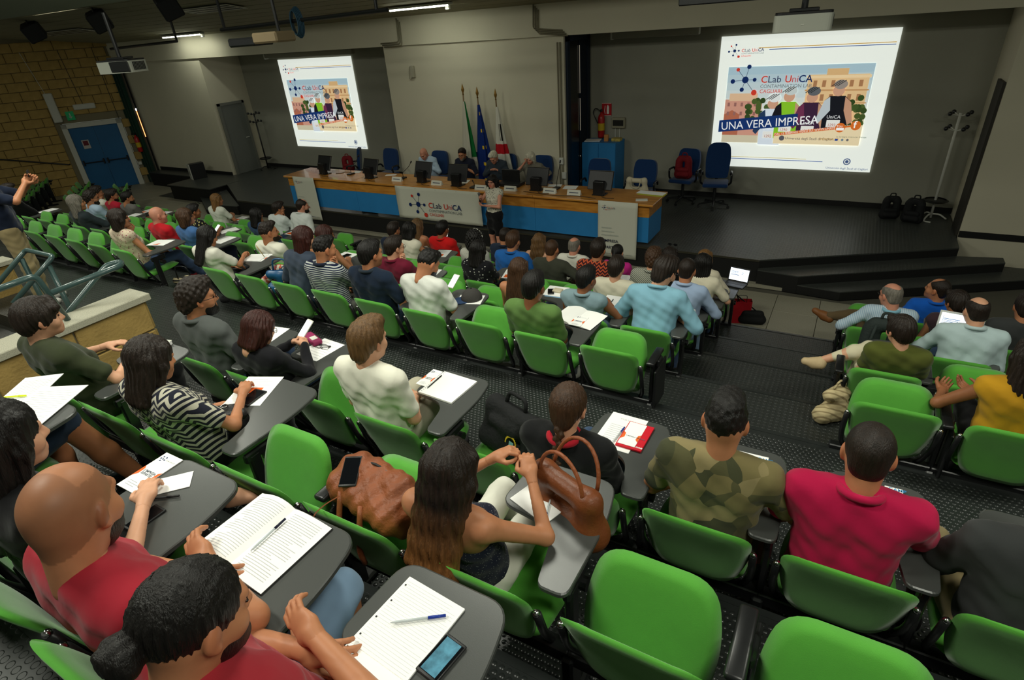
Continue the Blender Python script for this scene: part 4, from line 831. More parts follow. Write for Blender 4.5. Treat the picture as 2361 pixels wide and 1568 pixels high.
def hand_geo(kind, vox, left):
    """wrist at origin, fingers +Y, palm -Z, thumb on -X for the right hand"""
    k = (kind, vox, left)
    if k not in HANDS:
        c = {'relax': 26, 'flat': 8, 'grip': 58, 'fist': 78}[kind]; P = [('e', (0, .045, 0), (.037, .05, .015), None, .015), ('c', (0, -.03, 0), (0, .01, 0), .024, .026, .02), ('c', (-.02, .03, -.003), (.022, .03, -.003), .014, .013, .012)]
        for i, (fx, L, r) in enumerate(((-.028, .070, .0088), (-.0095, .078, .0090), (.009, .073, .0085), (.0265, .057, .0078))):
            p = np.array([fx, .085-.004*abs(i-1.2), 0.]); d = np.array([fx*.9, 1, 0.]); d /= np.linalg.norm(d); ang = 0
            for q, sl in enumerate((.42, .33, .27)):
                ang += math.radians(c*(.75, 1.0, .7)[q]+i*2); dd = d*math.cos(ang)+np.array([0, 0, -1.])*math.sin(ang); e = p+dd*L*sl*1.12
                P.append(('c', tuple(p), tuple(e), r*(1.06-.08*q), r*(1.0-.09*q), .004)); p = e
        t0 = np.array([-.028, .02, -.006]); t1 = t0+np.array([-.026, .028, -.012]); t2 = t1+np.array([-.008 if c < 40 else .006, .026, -.012]); t3 = t2+np.array([.002 if c < 40 else .014, .02, -.006])
        P += [('c', tuple(t0), tuple(t1), .0135, .0115, .012), ('c', tuple(t1), tuple(t2), .0112, .0098, .004), ('c', tuple(t2), tuple(t3), .0098, .0082, .004)]
        V, Q = sdf_mesh(P, vox, .006)
        if left: V = V*np.array([-1, 1, 1]); Q = Q[:, ::-1]
        HANDS[k] = (V, Q)
    return HANDS[k]
def frame(yv, zv):
    y = np.array(yv, float); y /= np.linalg.norm(y); z = np.array(zv, float); z -= y*(z@y); z /= np.linalg.norm(z)+1e-9; x = np.cross(y, z); return np.stack([x, y, z], 1)
# hair in head space, cached per style
HAIR = {}
HL = ((0, -.62, .78), -.006)      # plain hairline: keep n.p > d
def hair_geo(style):
    if style in HAIR: return HAIR[style]
    cap = lambda g, lift=0: ('e', (0, -.014, .036+lift), (.0765+g, .098+g, .092+g), None, .02)
    cuts = [((0, -.70, .714), -.004)]; subs = [('e', (0, .12, -.03), (.07, .085, .088))]; nz = strands(26, .0016); vox = .0058; P = [cap(.010)]
    if style == 'short': P = [cap(.011), ('e', (0, .03, .10), (.06, .07, .04), None, .02), ('e', (0, -.07, -.02), (.062, .045, .06), None, .02)]
    elif style == 'buzz': P = [cap(.0045), ('e', (0, -.065, -.02), (.062, .04, .055), None, .02)]; nz = wav(300, .0008)
    elif style == 'fade': P = [cap(.003), ('e', (0, .0, .092), (.066, .095, .048), None, .012), ('e', (0, .06, .1), (.05, .04, .034), None, .02)]; nz = wav(140, .004)
    elif style == 'thick': P = [cap(.016), ('e', (0, .03, .105), (.066, .08, .044), None, .02), ('e', (0, -.075, -.03), (.066, .045, .075), None, .02)]; nz = strands(20, .003)
    elif style == 'curlyshort': P = [cap(.020), ('e', (0, .01, .105), (.072, .09, .05), None, .02), ('e', (0, -.08, -.02), (.07, .05, .07), None, .02)]; nz = wav(130, .007)
    elif style == 'receding': P = [cap(.006), ('e', (0, -.06, -.015), (.066, .045, .065), None, .02)]; subs += [('e', (0, .07, .115), (.05, .10, .06))]; nz = wav(220, .0012)
    elif style == 'fringe': P = [cap(.006), ('e', (0, -.06, -.02), (.068, .045, .06), None, .02)]; subs += [('e', (0, .0, .14), (.066, .125, .088))]; nz = wav(220, .0012)
    elif style == 'grey': P = [cap(.012), ('e', (.01, .04, .1), (.06, .07, .04), None, .02), ('e', (0, -.07, -.02), (.068, .05, .065), None, .02)]; nz = strands(16, .003)
    else: cuts = []
    curt = lambda z1, r0, r1, ys, w, n=7, front=.0: [('c', ((i/(n-1)-.5)*2*.066, ys+.02-.045*math.cos((i/(n-1)-.5)*2.6), .02), ((i/(n-1)-.5)*2*w, ys-.02-.02*math.cos((i/(n-1)-.5)*2.6), z1+.02*((i*37) % 5)/5), r0, r1, .02) for i in range(n)]
    sides = lambda z1, r, y=.01, x=.082: [('c', (s*.066, .03, .075), (s*x, y, -.02), r, r, .02) for s in (-1, 1)]+[('c', (s*x, y, -.02), (s*(x-.004), y-.02, z1), r, r*.75, .02) for s in (-1, 1)]
    fs = [('e', (0, .13, -.04), (.058, .085, .10))]
    if style == 'long': P = [cap(.014)]+curt(-.34, .036, .022, -.05, .085)+sides(-.16, .026); subs = fs; nz = strands(30, .003)
    elif style == 'longwavy': P = [cap(.018)]+curt(-.40, .042, .030, -.05, .105)+sides(-.24, .032, .0, .088); subs = fs; nz = lambda x, y, z: .005*np.sin(z*55+x*60)*np.sin(x*70)+.003*np.sin(np.arctan2(x, -(y+.02))*28+z*12)
    elif style == 'mid': P = [cap(.014)]+curt(-.20, .040, .028, -.045, .08)+sides(-.15, .028); subs = fs; nz = strands(26, .003)
    elif style == 'bob': P = [cap(.016)]+curt(-.115, .046, .032, -.04, .074)+sides(-.10, .032); subs = fs; nz = strands(26, .003)
    elif style == 'pixie': P = [cap(.016), ('e', (0, -.07, -.01), (.074, .055, .075), None, .02), ('c', (-.04, .07, .09), (.055, .08, .06), .03, .026, .02)]+[('c', (s*.072, .02, .04), (s*.076, .012, -.01), .02, .014, .02) for s in (-1, 1)]; subs = fs; cuts = [((0, -.4, .92), -.045)]; nz = strands(24, .003)
    elif style == 'curlybig': P = [cap(.04), ('e', (0, -.06, -.05), (.115, .085, .12), None, .03)]+sides(-.16, .05, -.01, .09); subs = [('e', (0, .14, -.045), (.062, .09, .11))]; nz = wav(120, .013)
    elif style == 'ponytail': P = [cap(.008), ('c', (0, -.105, .045), (0, -.135, -.02), .024, .03, .02), ('c', (0, -.135, -.02), (0, -.12, -.24), .03, .012, .02)]; cuts = []; subs = [('e', (0, .11, -.05), (.09, .09, .11)), ('e', (0, -.02, -.13), (.07, .11, .08))]; nz = strands(30, .002)
    elif style == 'bun': P = [cap(.007), ('e', (0, -.135, .01), (.042, .036, .04), None, .008), ('c', (-.03, -.12, -.02), (.02, -.15, -.05), .02, .012, .01), ('c', (.03, -.13, .0), (.0, -.165, .03), .02, .012, .01)]; subs = [('e', (0, .12, -.05), (.09, .09, .12)), ('e', (0, .0, -.14), (.075, .11, .085))]; nz = strands(34, .0022)
    elif style == 'braid': P = [cap(.012), ('e', (0, -.075, -.03), (.055, .04, .06), None, .03)]+[('e', ((1 if i % 2 else -1)*.009, -.108-.004*i, -.07-.024*i), (.021-.0011*i, .018-.0008*i, .021), rotm(0, 38 if i % 2 else -38, 0), .006) for i in range(11)]+[('c', (.0, -.15, -.335), (.004, -.152, -.40), .009, .013, .01)]; subs = [('e', (0, .12, -.06), (.085, .09, .12)), ('e', (0, .02, -.15), (.08, .1, .085))]; nz = strands(30, .002)
    V, Q = sdf_mesh(P, vox, .02, nz, cuts, subs); me = np_mesh('hair_'+style, V, Q); HAIR[style] = me; return me
def beard_mesh():
    if 'beard' not in HAIR:
        P = [('e', (0, .034, -.052), (.064, .070, .078), None, .03), ('c', (0, .078, -.096), (0, .06, -.09), .027, .03, .03)]
        V, Q = sdf_mesh(P, .0058, .03, wav(220, .001), [((0, 0, -1), .022), ((0, .9, .42), -.032)], [('e', (0, .105, -.055), (.03, .035, .017)), ('e', (0, .10, -.01), (.045, .06, .03))]); HAIR['beard'] = np_mesh('beard', V, Q)
    return HAIR['beard']
def hair_mat(name, c): return mat('hair_'+name, c, .45, .35, var=(14, .35, (6, 6, 1)), bump=(60, .35, (5, 5, .6)))
HC = {'black': hair_mat('black', (20, 17, 15)), 'dark': hair_mat('dark', (36, 27, 21)), 'brown': hair_mat('brown', (66, 44, 28)), 'lbrown': hair_mat('lbrown', (104, 76, 46)), 'red': hair_mat('red', (58, 26, 20)), 'grey': hair_mat('grey', (120, 114, 104)), 'white': hair_mat('white', (196, 190, 170)), 'blond': hair_mat('blond', (128, 92, 52)), 'ombre': None, 'stubble': hair_mat('stubble', (98, 68, 52))}
def ombre(nt, co):
    s = nt.nodes.new('ShaderNodeSeparateXYZ'); nt.links.new(co, s.inputs[0]); r = nt.nodes.new('ShaderNodeValToRGB'); mr = nt.nodes.new('ShaderNodeMapRange'); mr.inputs[1].default_value = -.40; mr.inputs[2].default_value = .1; nt.links.new(s.outputs[2], mr.inputs[0]); nt.links.new(mr.outputs[0], r.inputs[0])
    e = r.color_ramp.elements; e[0].position = .1; e[0].color = s2l((120, 78, 40))+(1,); e[1].position = .62; e[1].color = s2l((34, 25, 19))+(1,); return r.outputs[0]
HC['ombre'] = mat('hair_ombre', (60, 40, 25), .45, .35, pat=ombre, var=(14, .35, (6, 6, 1)), bump=(60, .35, (5, 5, .6)))
SK = {'a': mat('skin_fair', (214, 160, 128), .5, .35, attr='tint', var=(30, .05)), 'b': mat('skin_tan', (184, 124, 88), .5, .35, attr='tint', var=(30, .05)), 'c': mat('skin_brown', (150, 96, 64), .5, .35, attr='tint', var=(30, .05)), 'd': mat('skin_rosy', (206, 142, 116), .5, .35, attr='tint', var=(30, .06))}
FAB = {}
def fab(name, c, pat=None): 
    if name not in FAB: FAB[name] = mat('fabric_'+name, c, .9, .12, sheen=.1, pat=pat, bump=(7, .35, (1, 1, .6)))
    return FAB[name]
def ramp2(nt, sock, c0, c1, p0=.48, p1=.52):
    r = nt.nodes.new('ShaderNodeValToRGB'); e = r.color_ramp.elements; e[0].position = p0; e[0].color = s2l(c0)+(1,); e[1].position = p1; e[1].color = s2l(c1)+(1,); nt.links.new(sock, r.inputs[0]); return r.outputs[0]
def pat_stripe(c0, c1, scale, axis='Z', p=.5):
    def f(nt, co):
        w = nt.nodes.new('ShaderNodeTexWave'); w.bands_direction = axis; w.inputs['Scale'].default_value = scale; nt.links.new(co, w.inputs['Vector']); return ramp2(nt, w.outputs['Color'], c0, c1, p-.05, p+.05)
    return f
def pat_zig(c0, c1, scale):
    def f(nt, co):
        s = nt.nodes.new('ShaderNodeSeparateXYZ'); nt.links.new(co, s.inputs[0]); pp = nt.nodes.new('ShaderNodeMath'); pp.operation = 'PINGPONG'; pp.inputs[1].default_value = .03; nt.links.new(s.outputs[0], pp.inputs[0])
        a = nt.nodes.new('ShaderNodeMath'); a.operation = 'ADD'; nt.links.new(s.outputs[2], a.inputs[0]); nt.links.new(pp.outputs[0], a.inputs[1]); m = nt.nodes.new('ShaderNodeMath'); m.operation = 'MULTIPLY'; m.inputs[1].default_value = scale; nt.links.new(a.outputs[0], m.inputs[0])
        q = nt.nodes.new('ShaderNodeMath'); q.operation = 'SINE'; nt.links.new(m.outputs[0], q.inputs[0]); return ramp2(nt, q.outputs[0], c0, c1, .0, .12)
    return f
def pat_dots(c0, c1, scale, size=.2, rnd=1.0):
    def f(nt, co):
        v = nt.nodes.new('ShaderNodeTexVoronoi'); v.inputs['Scale'].default_value = scale; v.inputs['Randomness'].default_value = rnd; nt.links.new(co, v.inputs['Vector']); return ramp2(nt, v.outputs['Distance'], c1, c0, size, size+.04)
    return f
def pat_camo(cols, scale):
    def f(nt, co):
        v = nt.nodes.new('ShaderNodeTexVoronoi'); v.inputs['Scale'].default_value = scale; nt.links.new(co, v.inputs['Vector']); s = nt.nodes.new('ShaderNodeSeparateColor'); nt.links.new(v.outputs['Color'], s.inputs[0])
        r = nt.nodes.new('ShaderNodeValToRGB'); r.color_ramp.interpolation = 'CONSTANT'; nt.links.new(s.outputs[0], r.inputs[0]); e = r.color_ramp.elements; e[0].color = s2l(cols[0])+(1,); e[0].position = 0; e[1].position = 1/len(cols); e[1].color = s2l(cols[1])+(1,)
        for i, c in enumerate(cols[2:]): n = e.new((i+2)/len(cols)); n.color = s2l(c)+(1,)
        return r.outputs[0]
    return f
M_eye = mat('eye_dark', (40, 28, 22), .2, .5); M_shoe = mat('shoe_dark', (38, 36, 38), .6); M_shoew = mat('shoe_white', (190, 188, 180), .6); M_glass = mat('spectacle_frame', (20, 20, 22), .3, .5)
def limb(S, W, l1, l2, pole):
    S = np.array(S, float); W = np.array(W, float); d = W-S; L = np.linalg.norm(d)
    if L > (l1+l2)*.985: W = S+d/L*(l1+l2)*.985; d = W-S; L = np.linalg.norm(d)
    u = d/L; a = (l1*l1-l2*l2+L*L)/(2*L); h = math.sqrt(max(l1*l1-a*a, 1e-6)); p = np.array(pole, float); p -= u*(p@u); p /= np.linalg.norm(p)+1e-9
    return S+u*a+p*h, W
ARM = {'brow': ((.1, .3, 1.1), (.7, .3, -.8), 'grip', (-.8, -.5, 0)),  # wrist target for the right arm (x mirrored for the left), pole, hand kind, palm normal
    'lap': ((.07, .43, .62), (.6, -.5, -.5), 'relax', (0, 0, 1)), 'thigh': ((.14, .46, .61), (.7, -.5, -.4), 'flat', (0, 0, 1)), 'tablet': ((.13, .46, TABZ+.045), (.8, -.3, -.5), 'relax', (0, 0, 1)), 'write': ((.10, .50, TABZ+.05), (.8, -.3, -.5), 'grip', (-.4, 0, 1)),
    'cross': ((.03, .385, .735), (1, -.25, -.1), 'relax', (0, -.75, .6)), 'crossL': ((.015, .35, .685), (1, -.25, -.1), 'relax', (0, -.75, .6)), 'face': ((.06, .30, .97), (.5, .3, -.8), 'grip', (-1, -.5, 0)), 'phone': ((.06, .43, .80), (.7, -.3, -.6), 'grip', (.6, 0, .5)), 'clasp': ((.05, .50, .78), (.8, -.2, -.5), 'grip', (.6, 0, .6)), 'side': ((.27, .36, .62), (.4, -.8, -.1), 'relax', (.3, 0, 1))}
PEOPLE = {}
def fit_head(hp, pos, rotz, sex, s0, lean0, side, twist, yaw, pitch, roll, dx0, dy, wide, stand):
    w = (.90 if sex == 'f' else 1.0)*wide
    def res(v):
        lean, dx, s = v; P0 = np.array([0, .24, .505]) if not stand else np.array([0, 0, .93*s]); Rt = rotm(-lean, 0, 0) @ rotm(0, side, 0) @ rotm(0, 0, twist)
        Rh = rotm(0, 0, yaw+twist*.6) @ rotm(-pitch, 0, 0) @ rotm(0, roll, 0); hs = s*(.965 if sex == 'f' else 1.02)
        nb = P0+Rt @ (np.array([0, -.015, .475])*s); h = nb+(Rt @ np.array([0, .012, .05]))*s+(Rh @ np.array([0, .035, .100]))*s+np.array([0, -.01, .135])*hs
        c, n = math.cos(rotz), math.sin(rotz); g = np.array([c*h[0]-n*h[1]+pos[0]+dx, n*h[0]+c*h[1]+pos[1]+dy, h[2]+pos[2]-CAMH]); q = CR @ g
        return np.array([(IW/2+FPX*q[0]/q[2]-hp[0])/4, (IH/2+FPX*q[1]/q[2]-hp[1])/4, (lean-lean0)*.16, (dx-dx0)*9, (s-s0)*28])
    v = np.array([lean0, dx0, s0], float)
    for _ in range(8):
        r0 = res(v); J = np.stack([(res(v+np.eye(3)[i]*1e-3)-r0)/1e-3 for i in range(3)], 1); v = v-np.linalg.lstsq(J, r0, rcond=None)[0]
        v = np.array([min(32, max(-16, v[0])), min(.3, max(-.3, v[1])), min(1.12, max(.9, v[2]))])
    return v
def person(label, pos, rotz=0, sex='m', s=1.0, lean=-4, side=0, twist=0, yaw=0, pitch=8, roll=0, hair='short', hc='dark', skin='b', top=None, sleeve=.5, collar=None, bottom=None, blen=1.0, shoes=None, armR='lap', armL='lap', legs='sit', lod=1, glasses=False, beard=None, face=False, wide=1.0, dx=0, neck='crew', scarf=None, topname='shirt', hp=None, dy=0, extra=None, shave=0):
    """seated (or standing) figure; local +Y is forwards, origin on the floor under the backrest top"""
    if hp is not None: lean, dx, s = fit_head(hp, pos, rotz, sex, s, lean, side, twist, yaw, pitch, roll, dx, dy, wide, legs == 'stand')
    r = thing('person', label, 'person', Vector(pos)+Vector((dx, dy, 0)), rotz); vb = (.010, .0135, .018)[lod]; vh = (.0048, .0062, .0078)[lod]; vd = (.0042, .0052, .0062)[lod]
    f = .90 if sex == 'f' else 1.0; w = f*wide; stand = legs == 'stand'
    P0 = np.array([0, .24, .505]) if not stand else np.array([0, 0, .93*s])
    Rt = rotm(-lean, 0, 0) @ rotm(0, side, 0) @ rotm(0, 0, twist)
    T = lambda x, y, z: P0+Rt @ (np.array([x*w, y, z])*s)
    c = lambda a, b, ra, rb, k=.03: ('c', tuple(a), tuple(b), ra*s, rb*s, k)
    nb = T(0, -.015, .475); sh = {q: T(q*.176, -.012, .430) for q in (-1, 1)}
    # torso
    def torso(g, full=True):
        P = []
        for q in (-1, 1):
            P += [c(T(q*.062, -.005, 0), T(q*.06, .0, .16), .112*w+g, .098*w+g, .04), c(T(q*.06, .0, .16), T(q*.078, .0, .33), .098*w+g, .102*w+g, .04), c(T(q*.03, -.015, .462), sh[q], .052+g, .057+g, .05)]
            if sex == 'f': P.append(c(T(q*.07, .07, .29), T(q*.065, .075, .28), .055+g, .055+g, .04))
        P.append(c(T(-.10, -.01, .385), T(.10, -.01, .385), .078+g, .078+g, .05)); return P
    hp = {q: P0+np.array([q*.088*s, 0, -.015*s]) for q in (-1, 1)}
    L = {}
    for q in (-1, 1):
        if stand: kn, an = hp[q]+np.array([q*.012, .02, -.42*s]), np.array([q*.10, .0-.02*q, .085]); toe = an+np.array([q*.03, .16, -.05])
        elif legs == 'cross' and q == 1: kn, an = hp[q]+np.array([.01, .41*s, .10]), hp[q]+np.array([-.30, .50, -.12]); toe = an+np.array([-.12, .10, -.02])
        elif legs == 'wide': kn, an = hp[q]+np.array([q*.12, .38*s, .02]), np.array([q*.20, .55, .09]); toe = an+np.array([q*.04, .17, -.05])
        elif legs == 'stretch': kn, an = hp[q]+np.array([q*.03, .42*s, .0]), np.array([q*.11, .92, .10]); toe = an+np.array([0, .14, .0])
        elif isinstance(legs, dict): kn, an = [np.array(v) for v in legs[q][:2]]; toe = np.array(legs[q][2])
        else: kn, an = hp[q]+np.array([q*.02, .42*s, .015]), np.array([q*.11, .63, .09]); toe = an+np.array([q*.02, .17, -.05])
        L[q] = (kn, an, toe)
    def leg(q, g, t, foot=False):
        kn, an, toe = L[q]; P = []
        th = min(1, t*2); P.append(c(hp[q], hp[q]+(kn-hp[q])*th, .092*f+g, (.092-.034*th)*f+g, .03))
        if t > .5: u = min(1, (t-.5)*2); P += [c(kn, kn+(an-kn)*u*.45, .058*f+g, .055*f+g, .03), c(kn+(an-kn)*u*.45, kn+(an-kn)*u, .055*f+g, .036*f+g, .03)]
        if foot: P += [c(an, an+(toe-an)*.35, .034, .034, .02), c(an+np.array([0, 0, -.03]), toe, .036, .026, .02)]
        return P
    # head frame
    Rh = rotm(0, 0, yaw+twist*.6) @ rotm(-pitch, 0, 0) @ rotm(0, roll, 0); hs = s*(.965 if sex == 'f' else 1.02)
    hc0 = nb+(Rt @ np.array([0, .012, .05]))*s+(Rh @ np.array([0, .035, .100]))*s
    arms = {}
    for q, spec in ((1, armR), (-1, armL)):
        if isinstance(spec, str): tgt, pole, hk, pn = ARM[spec]
        else: tgt, pole, hk, pn = spec
        if stand and isinstance(spec, str): tgt = (.24, .05, .80)
        W = np.array([q*tgt[0], tgt[1], tgt[2]])
        if isinstance(spec, str) and spec.startswith('cross'): W = P0+Rt @ ((W-np.array([0, .20, .505]))*s)
        if spec == 'face': W = hc0+Rh @ np.array([q*.055, .085, -.185])*s
        if spec == 'brow': W = hc0+Rh @ np.array([q*.09, .13, -.07])*s
        el, W = limb(sh[q], W, .285*s, .255*s, (q*pole[0], pole[1], pole[2])); arms[q] = (el, W, hk, (q*pn[0], pn[1], pn[2]))
    ar = .040 if sex == 'm' else .034
    def arm(q, g, t):
        el, W = arms[q][:2]; P = []; a = min(1, t*2); P.append(c(sh[q], sh[q]+(el-sh[q])*a, ar+.010+g, ar+.010-.012*a+g, .03))
        if t > .5: u = min(1, (t-.5)*2); m = el+(W-el)*u; P.append(c(el, m, ar-.001+g, ar-.001-.013*u+g, .02))
        return P
    body = torso(-.006)+[c(nb-np.array([0, 0, .04]), hc0+Rh @ np.array([0, -.032, -.06]), .058*f, .054*f, .03)]
    for q in (-1, 1):
        body += arm(q, 0, 1.0)
        if blen < .95: body += leg(q, 0, 1.0, shoes is None)
    V, Q = sdf_mesh(body, vb, .03); C = np.ones((len(V), 3)); parts = [(V, Q, C)]
    hv, hq, hcq = head_geo(sex, vh)
    if shave:
        sc = (hv @ np.array([0, -.55, .83])) > -.012; sc &= hv[:, 1] < .09; hcq = hcq.copy(); hcq[sc] *= shave; hcq[sc & (hv[:, 2] > .085) & (hv[:, 1] > -.03)] *= (1+(1/shave-1)*.6)
    parts.append((hc0+(hv*hs) @ Rh.T, hq, hcq))
    for q in (-1, 1):
        el, W, hk, pn = arms[q]; dirv = W-el; gv, gq = hand_geo(hk, vd, q == -1); Fm = frame(dirv, pn); parts.append((W+(gv*s*(.95 if sex == 'f' else 1.04)) @ Fm.T, gq, np.ones((len(gv), 3))))
    off_ = 0; VV = []; QQ = []; CC = []
    for v, q_, cc in parts: VV.append(v); QQ.append(q_+off_); CC.append(cc); off_ += len(v)
    me = np_mesh('body', np.concatenate(VV), np.concatenate(QQ)); at = me.color_attributes.new('tint', 'FLOAT_COLOR', 'POINT'); at.data.foreach_set('color', np.c_[np.concatenate(CC), np.ones(off_)].astype(np.float32).ravel())
    link('body', me, SK[skin], r)
    # clothes
    g = .013
    if neck == 'tank':
        P = []
        for q in (-1, 1):
            P += [c(T(q*.062, -.005, -.02), T(q*.06, .0, .16), .112*w+g, .098*w+g, .04), c(T(q*.06, .0, .16), T(q*.07, .0, .28), .098*w+g, .098*w+g, .04), c(T(q*.09, -.05, .29), T(q*.09, -.02, .45), .05 if sex == 'm' else .042, .043 if sex == 'm' else .03, .02), c(T(q*.09, -.02, .45), T(q*.085, .07, .31), .043 if sex == 'm' else .03, .045, .02)]
            if sex == 'f': P.append(c(T(q*.07, .07, .28), T(q*.065, .075, .27), .055+g, .055+g, .04))
    else:
        P = torso(g)
        if neck == 'high': P.append(c(T(0, -.015, .44), T(0, -.01, .50), .062, .062, .02))
        for q in (-1, 1):
            if sleeve > 0: P += arm(q, .012+(.006 if sleeve < .8 else 0), sleeve)
    fold = lambda x, y, z: .0022*np.sin(z*70+x*35+np.sin(y*30)*2)+.0015*np.sin(x*60-z*40+y*50)
    V, Q = sdf_mesh(P, vb, .03, fold); link(topname, np_mesh(topname, V, Q), top, r)
    if bottom is not None:
        P = [c(T(-.062, -.005, .0), T(.062, -.005, .0), .118*f, .118*f, .04)]
        for q in (-1, 1): P += leg(q, .012, blen)
        if blen == .45 and extra == 'skirt': P += [c(hp[-1], hp[1], .12*f, .12*f, .05), c((hp[-1]+L[-1][0])/2, (hp[1]+L[1][0])/2, .09, .09, .06)]
        V, Q = sdf_mesh(P, vb, .03, fold); link('skirt' if extra == 'skirt' else ('shorts' if blen < .8 else 'trousers'), np_mesh('trousers', V, Q), bottom, r)
    if shoes is not None:
        for q in (-1, 1):
            kn, an, toe = L[q]; d = toe-an; V, Q = sdf_mesh([c(an+np.array([0, 0, -.012]), an+d*.5+np.array([0, 0, -.012]), .046, .042, .02), c(an+d*.3+np.array([0, 0, -.03]), toe, .044, .036, .02), c(an+np.array([0, -.02, -.035]), an+d*.4+np.array([0, 0, -.04]), .042, .042, .02)], .011, .02); link('shoe', np_mesh('shoe', V, Q), shoes, r)
    HM = Matrix.Translation(hc0) @ Matrix(Rh.tolist()).to_4x4() @ Matrix.Scale(hs, 4)
    def onhead(nm, me_, m_):
        o = bpy.data.objects.new(nm, me_); COL.objects.link(o); o.parent = r; o.matrix_local = HM
        if len(me_.materials) == 0: me_.materials.append(m_)
        o.material_slots[0].link = 'OBJECT'; o.material_slots[0].material = m_; return o
    if hair: onhead('hair', hair_geo(hair), HC[hc])
    if hair == 'bun': onhead('hair_tie', tie_mesh(), M_blk)
    if beard: onhead('beard', beard_mesh(), HC[beard])
    if glasses: onhead('spectacles', spec_mesh(), M_glass)
    if face:
        for q in (-1, 1): onhead('eye', eye_mesh(q), M_eye); onhead('eyebrow', brow_mesh(q), HC[hc if hc != 'ombre' else 'dark'])
    if collar is not None:
        ring = [nb+Rt @ np.array([.072*math.cos(a), .066*math.sin(a)-.008, .028-.012*math.sin(a)])*s for a in [2*math.pi*i/20 for i in range(20)]]
        o = MB().tube([tuple(p) for p in ring], .0165, 8, closed=True).build('collar', collar, r, True)
    PEOPLE[label] = r; return r
_m = {}
def spec_mesh():
    if 's' not in _m:
        b = MB()
        for q in (-1, 1):
            b.tube([(q*.032+.022*math.cos(a), .108-.004*abs(math.cos(a)), .004+.017*math.sin(a)) for a in [2*math.pi*i/14 for i in range(14)]], .0018, 5, closed=True); b.tube([(q*.054, .105, .008), (q*.078, .05, .008), (q*.082, -.012, .006), (q*.08, -.02, -.01)], .0018, 5)
        b.tube([(-.01, .11, .008), (.01, .11, .008)], .0018, 5); _m['s'] = b.mesh('spectacles', True)
    return _m['s']
def eye_mesh(q):
    if q not in _m: _m[q] = MB().ell((q*.031, .087, .004), (.0125, .006, .0055), 10, 6).mesh('eye', True)
    return _m[q]
def brow_mesh(q):
    k = 'b%d' % q
    if k not in _m: _m[k] = MB().tube([(q*.012, .097, .022), (q*.032, .093, .027), (q*.05, .08, .022)], [.003, .004, .0025], 6).mesh('eyebrow', True)
    return _m[k]
def tie_mesh():
    if 't' not in _m: _m['t'] = MB().tube([(.026*math.cos(a), -.108, .012+.026*math.sin(a)) for a in [2*math.pi*i/14 for i in range(14)]], .009, 6, closed=True).mesh('hair_tie', True)
    return _m['t']
# ---------------------------------------------------------------- the audience
JEAN = fab('jeans', (58, 76, 104)); LJEAN = fab('lightjeans', (120, 146, 172)); DJEAN = fab('darkjeans', (40, 43, 48)); KHAKI = fab('khaki', (158, 142, 104)); CREAM = fab('cream', (214, 206, 176)); BLACK = fab('black', (22, 22, 24)); GREYT = fab('greytrousers', (120, 120, 114)); BROWN = fab('brown', (96, 80, 56))
WHITE = fab('white', (226, 224, 210)); NAVYF = fab('navyfabric', (28, 36, 54)); SLATE = fab('slate', (62, 72, 88)); DGREY = fab('darkgrey', (58, 60, 60)); SH_BR = mat('shoe_brown', (120, 76, 40), .5); SH_RED = mat('shoe_red', (150, 40, 46), .6)
SHORT = {}
def sit(key, short, chairdesc=None, tablet=True, seat='seat', endL=False, **kw):
    lod = 0 if key[1] in 'STU' else 1 if key[1] in 'QR' and key[0] != 'L' else (1 if key == ('L', 'R', 0) else 2)
    kw.setdefault('lod', lod); kw.setdefault('bottom', JEAN); kw.setdefault('shoes', M_shoe); p = seat_pos(key)
    chair(key, 'green lecture chair taken by the '+short, seat, tablet, endL); SHORT[key] = short
    return person(short+' '+kw.pop('tail', 'seated in a green lecture chair'), p, **kw)
C = lambda r, i: ('C', r, i)
LB = lambda r, i: ('L', r, i)
RB = lambda r, i: ('R', r, i)
# --- row U, nearest
sit(C('U', 1), 'bearded man with dark bun and red vest', sex='m', dx=-.12, hair='bun', hc='black', beard='black', skin='b', top=fab('redvest', (158, 40, 50)), sleeve=0, armR='cross', armL='crossL', bottom=LJEAN, blen=.5, yaw=-6, pitch=14, lean=-8, face=True, legs='wide', tail='and arms folded', hp=(375, 1337))
sit(C('U', 2), 'shaven-headed man with beard and red top', hair=None, hc='stubble', beard='dark', skin='b', top=fab('redtop', (168, 40, 54)), sleeve=0, armR='cross', armL='crossL', bottom=DJEAN, yaw=26, pitch=10, lean=-6, face=True, legs='cross', s=1.04, dx=-.06, tail='and arms folded', shave=0.62, hp=(95, 1085))
sit(C('U', 3), 'woman in ripped black jeans and strappy sandals', sex='f', hair='long', hc='black', skin='a', top=BLACK, sleeve=.5, armR='tablet', bottom=fab('blackjeans', (46, 46, 46)), blen=.86, shoes=None, legs={1: ((.10, .62, .60), tuple(atz(520, 1140, 2.29)-Vector((-2.05, .15, 1.89))), tuple(atz(590, 1142, 2.25)-Vector((-2.05, .15, 1.89)))), -1: ((-.1, .62, .53), (-.1, .66, .09), (-.1, .84, .04))}, dx=-.05)
sit(C('U', 5), 'tanned person in dark denim shorts and striped trainers', sex='m', hair='short', hc='dark', skin='c', top=NAVYF, bottom=fab('denimshorts', (34, 46, 62)), blen=.5, shoes=mat('trainer_teal', (34, 52, 58), .6), armR='tablet', legs={1: ((.12, .66, .60), (.22, .84, .10), (.27, 1.0, .05)), -1: ((-.1, .62, .53), (-.1, .66, .09), (-.1, .84, .04))})
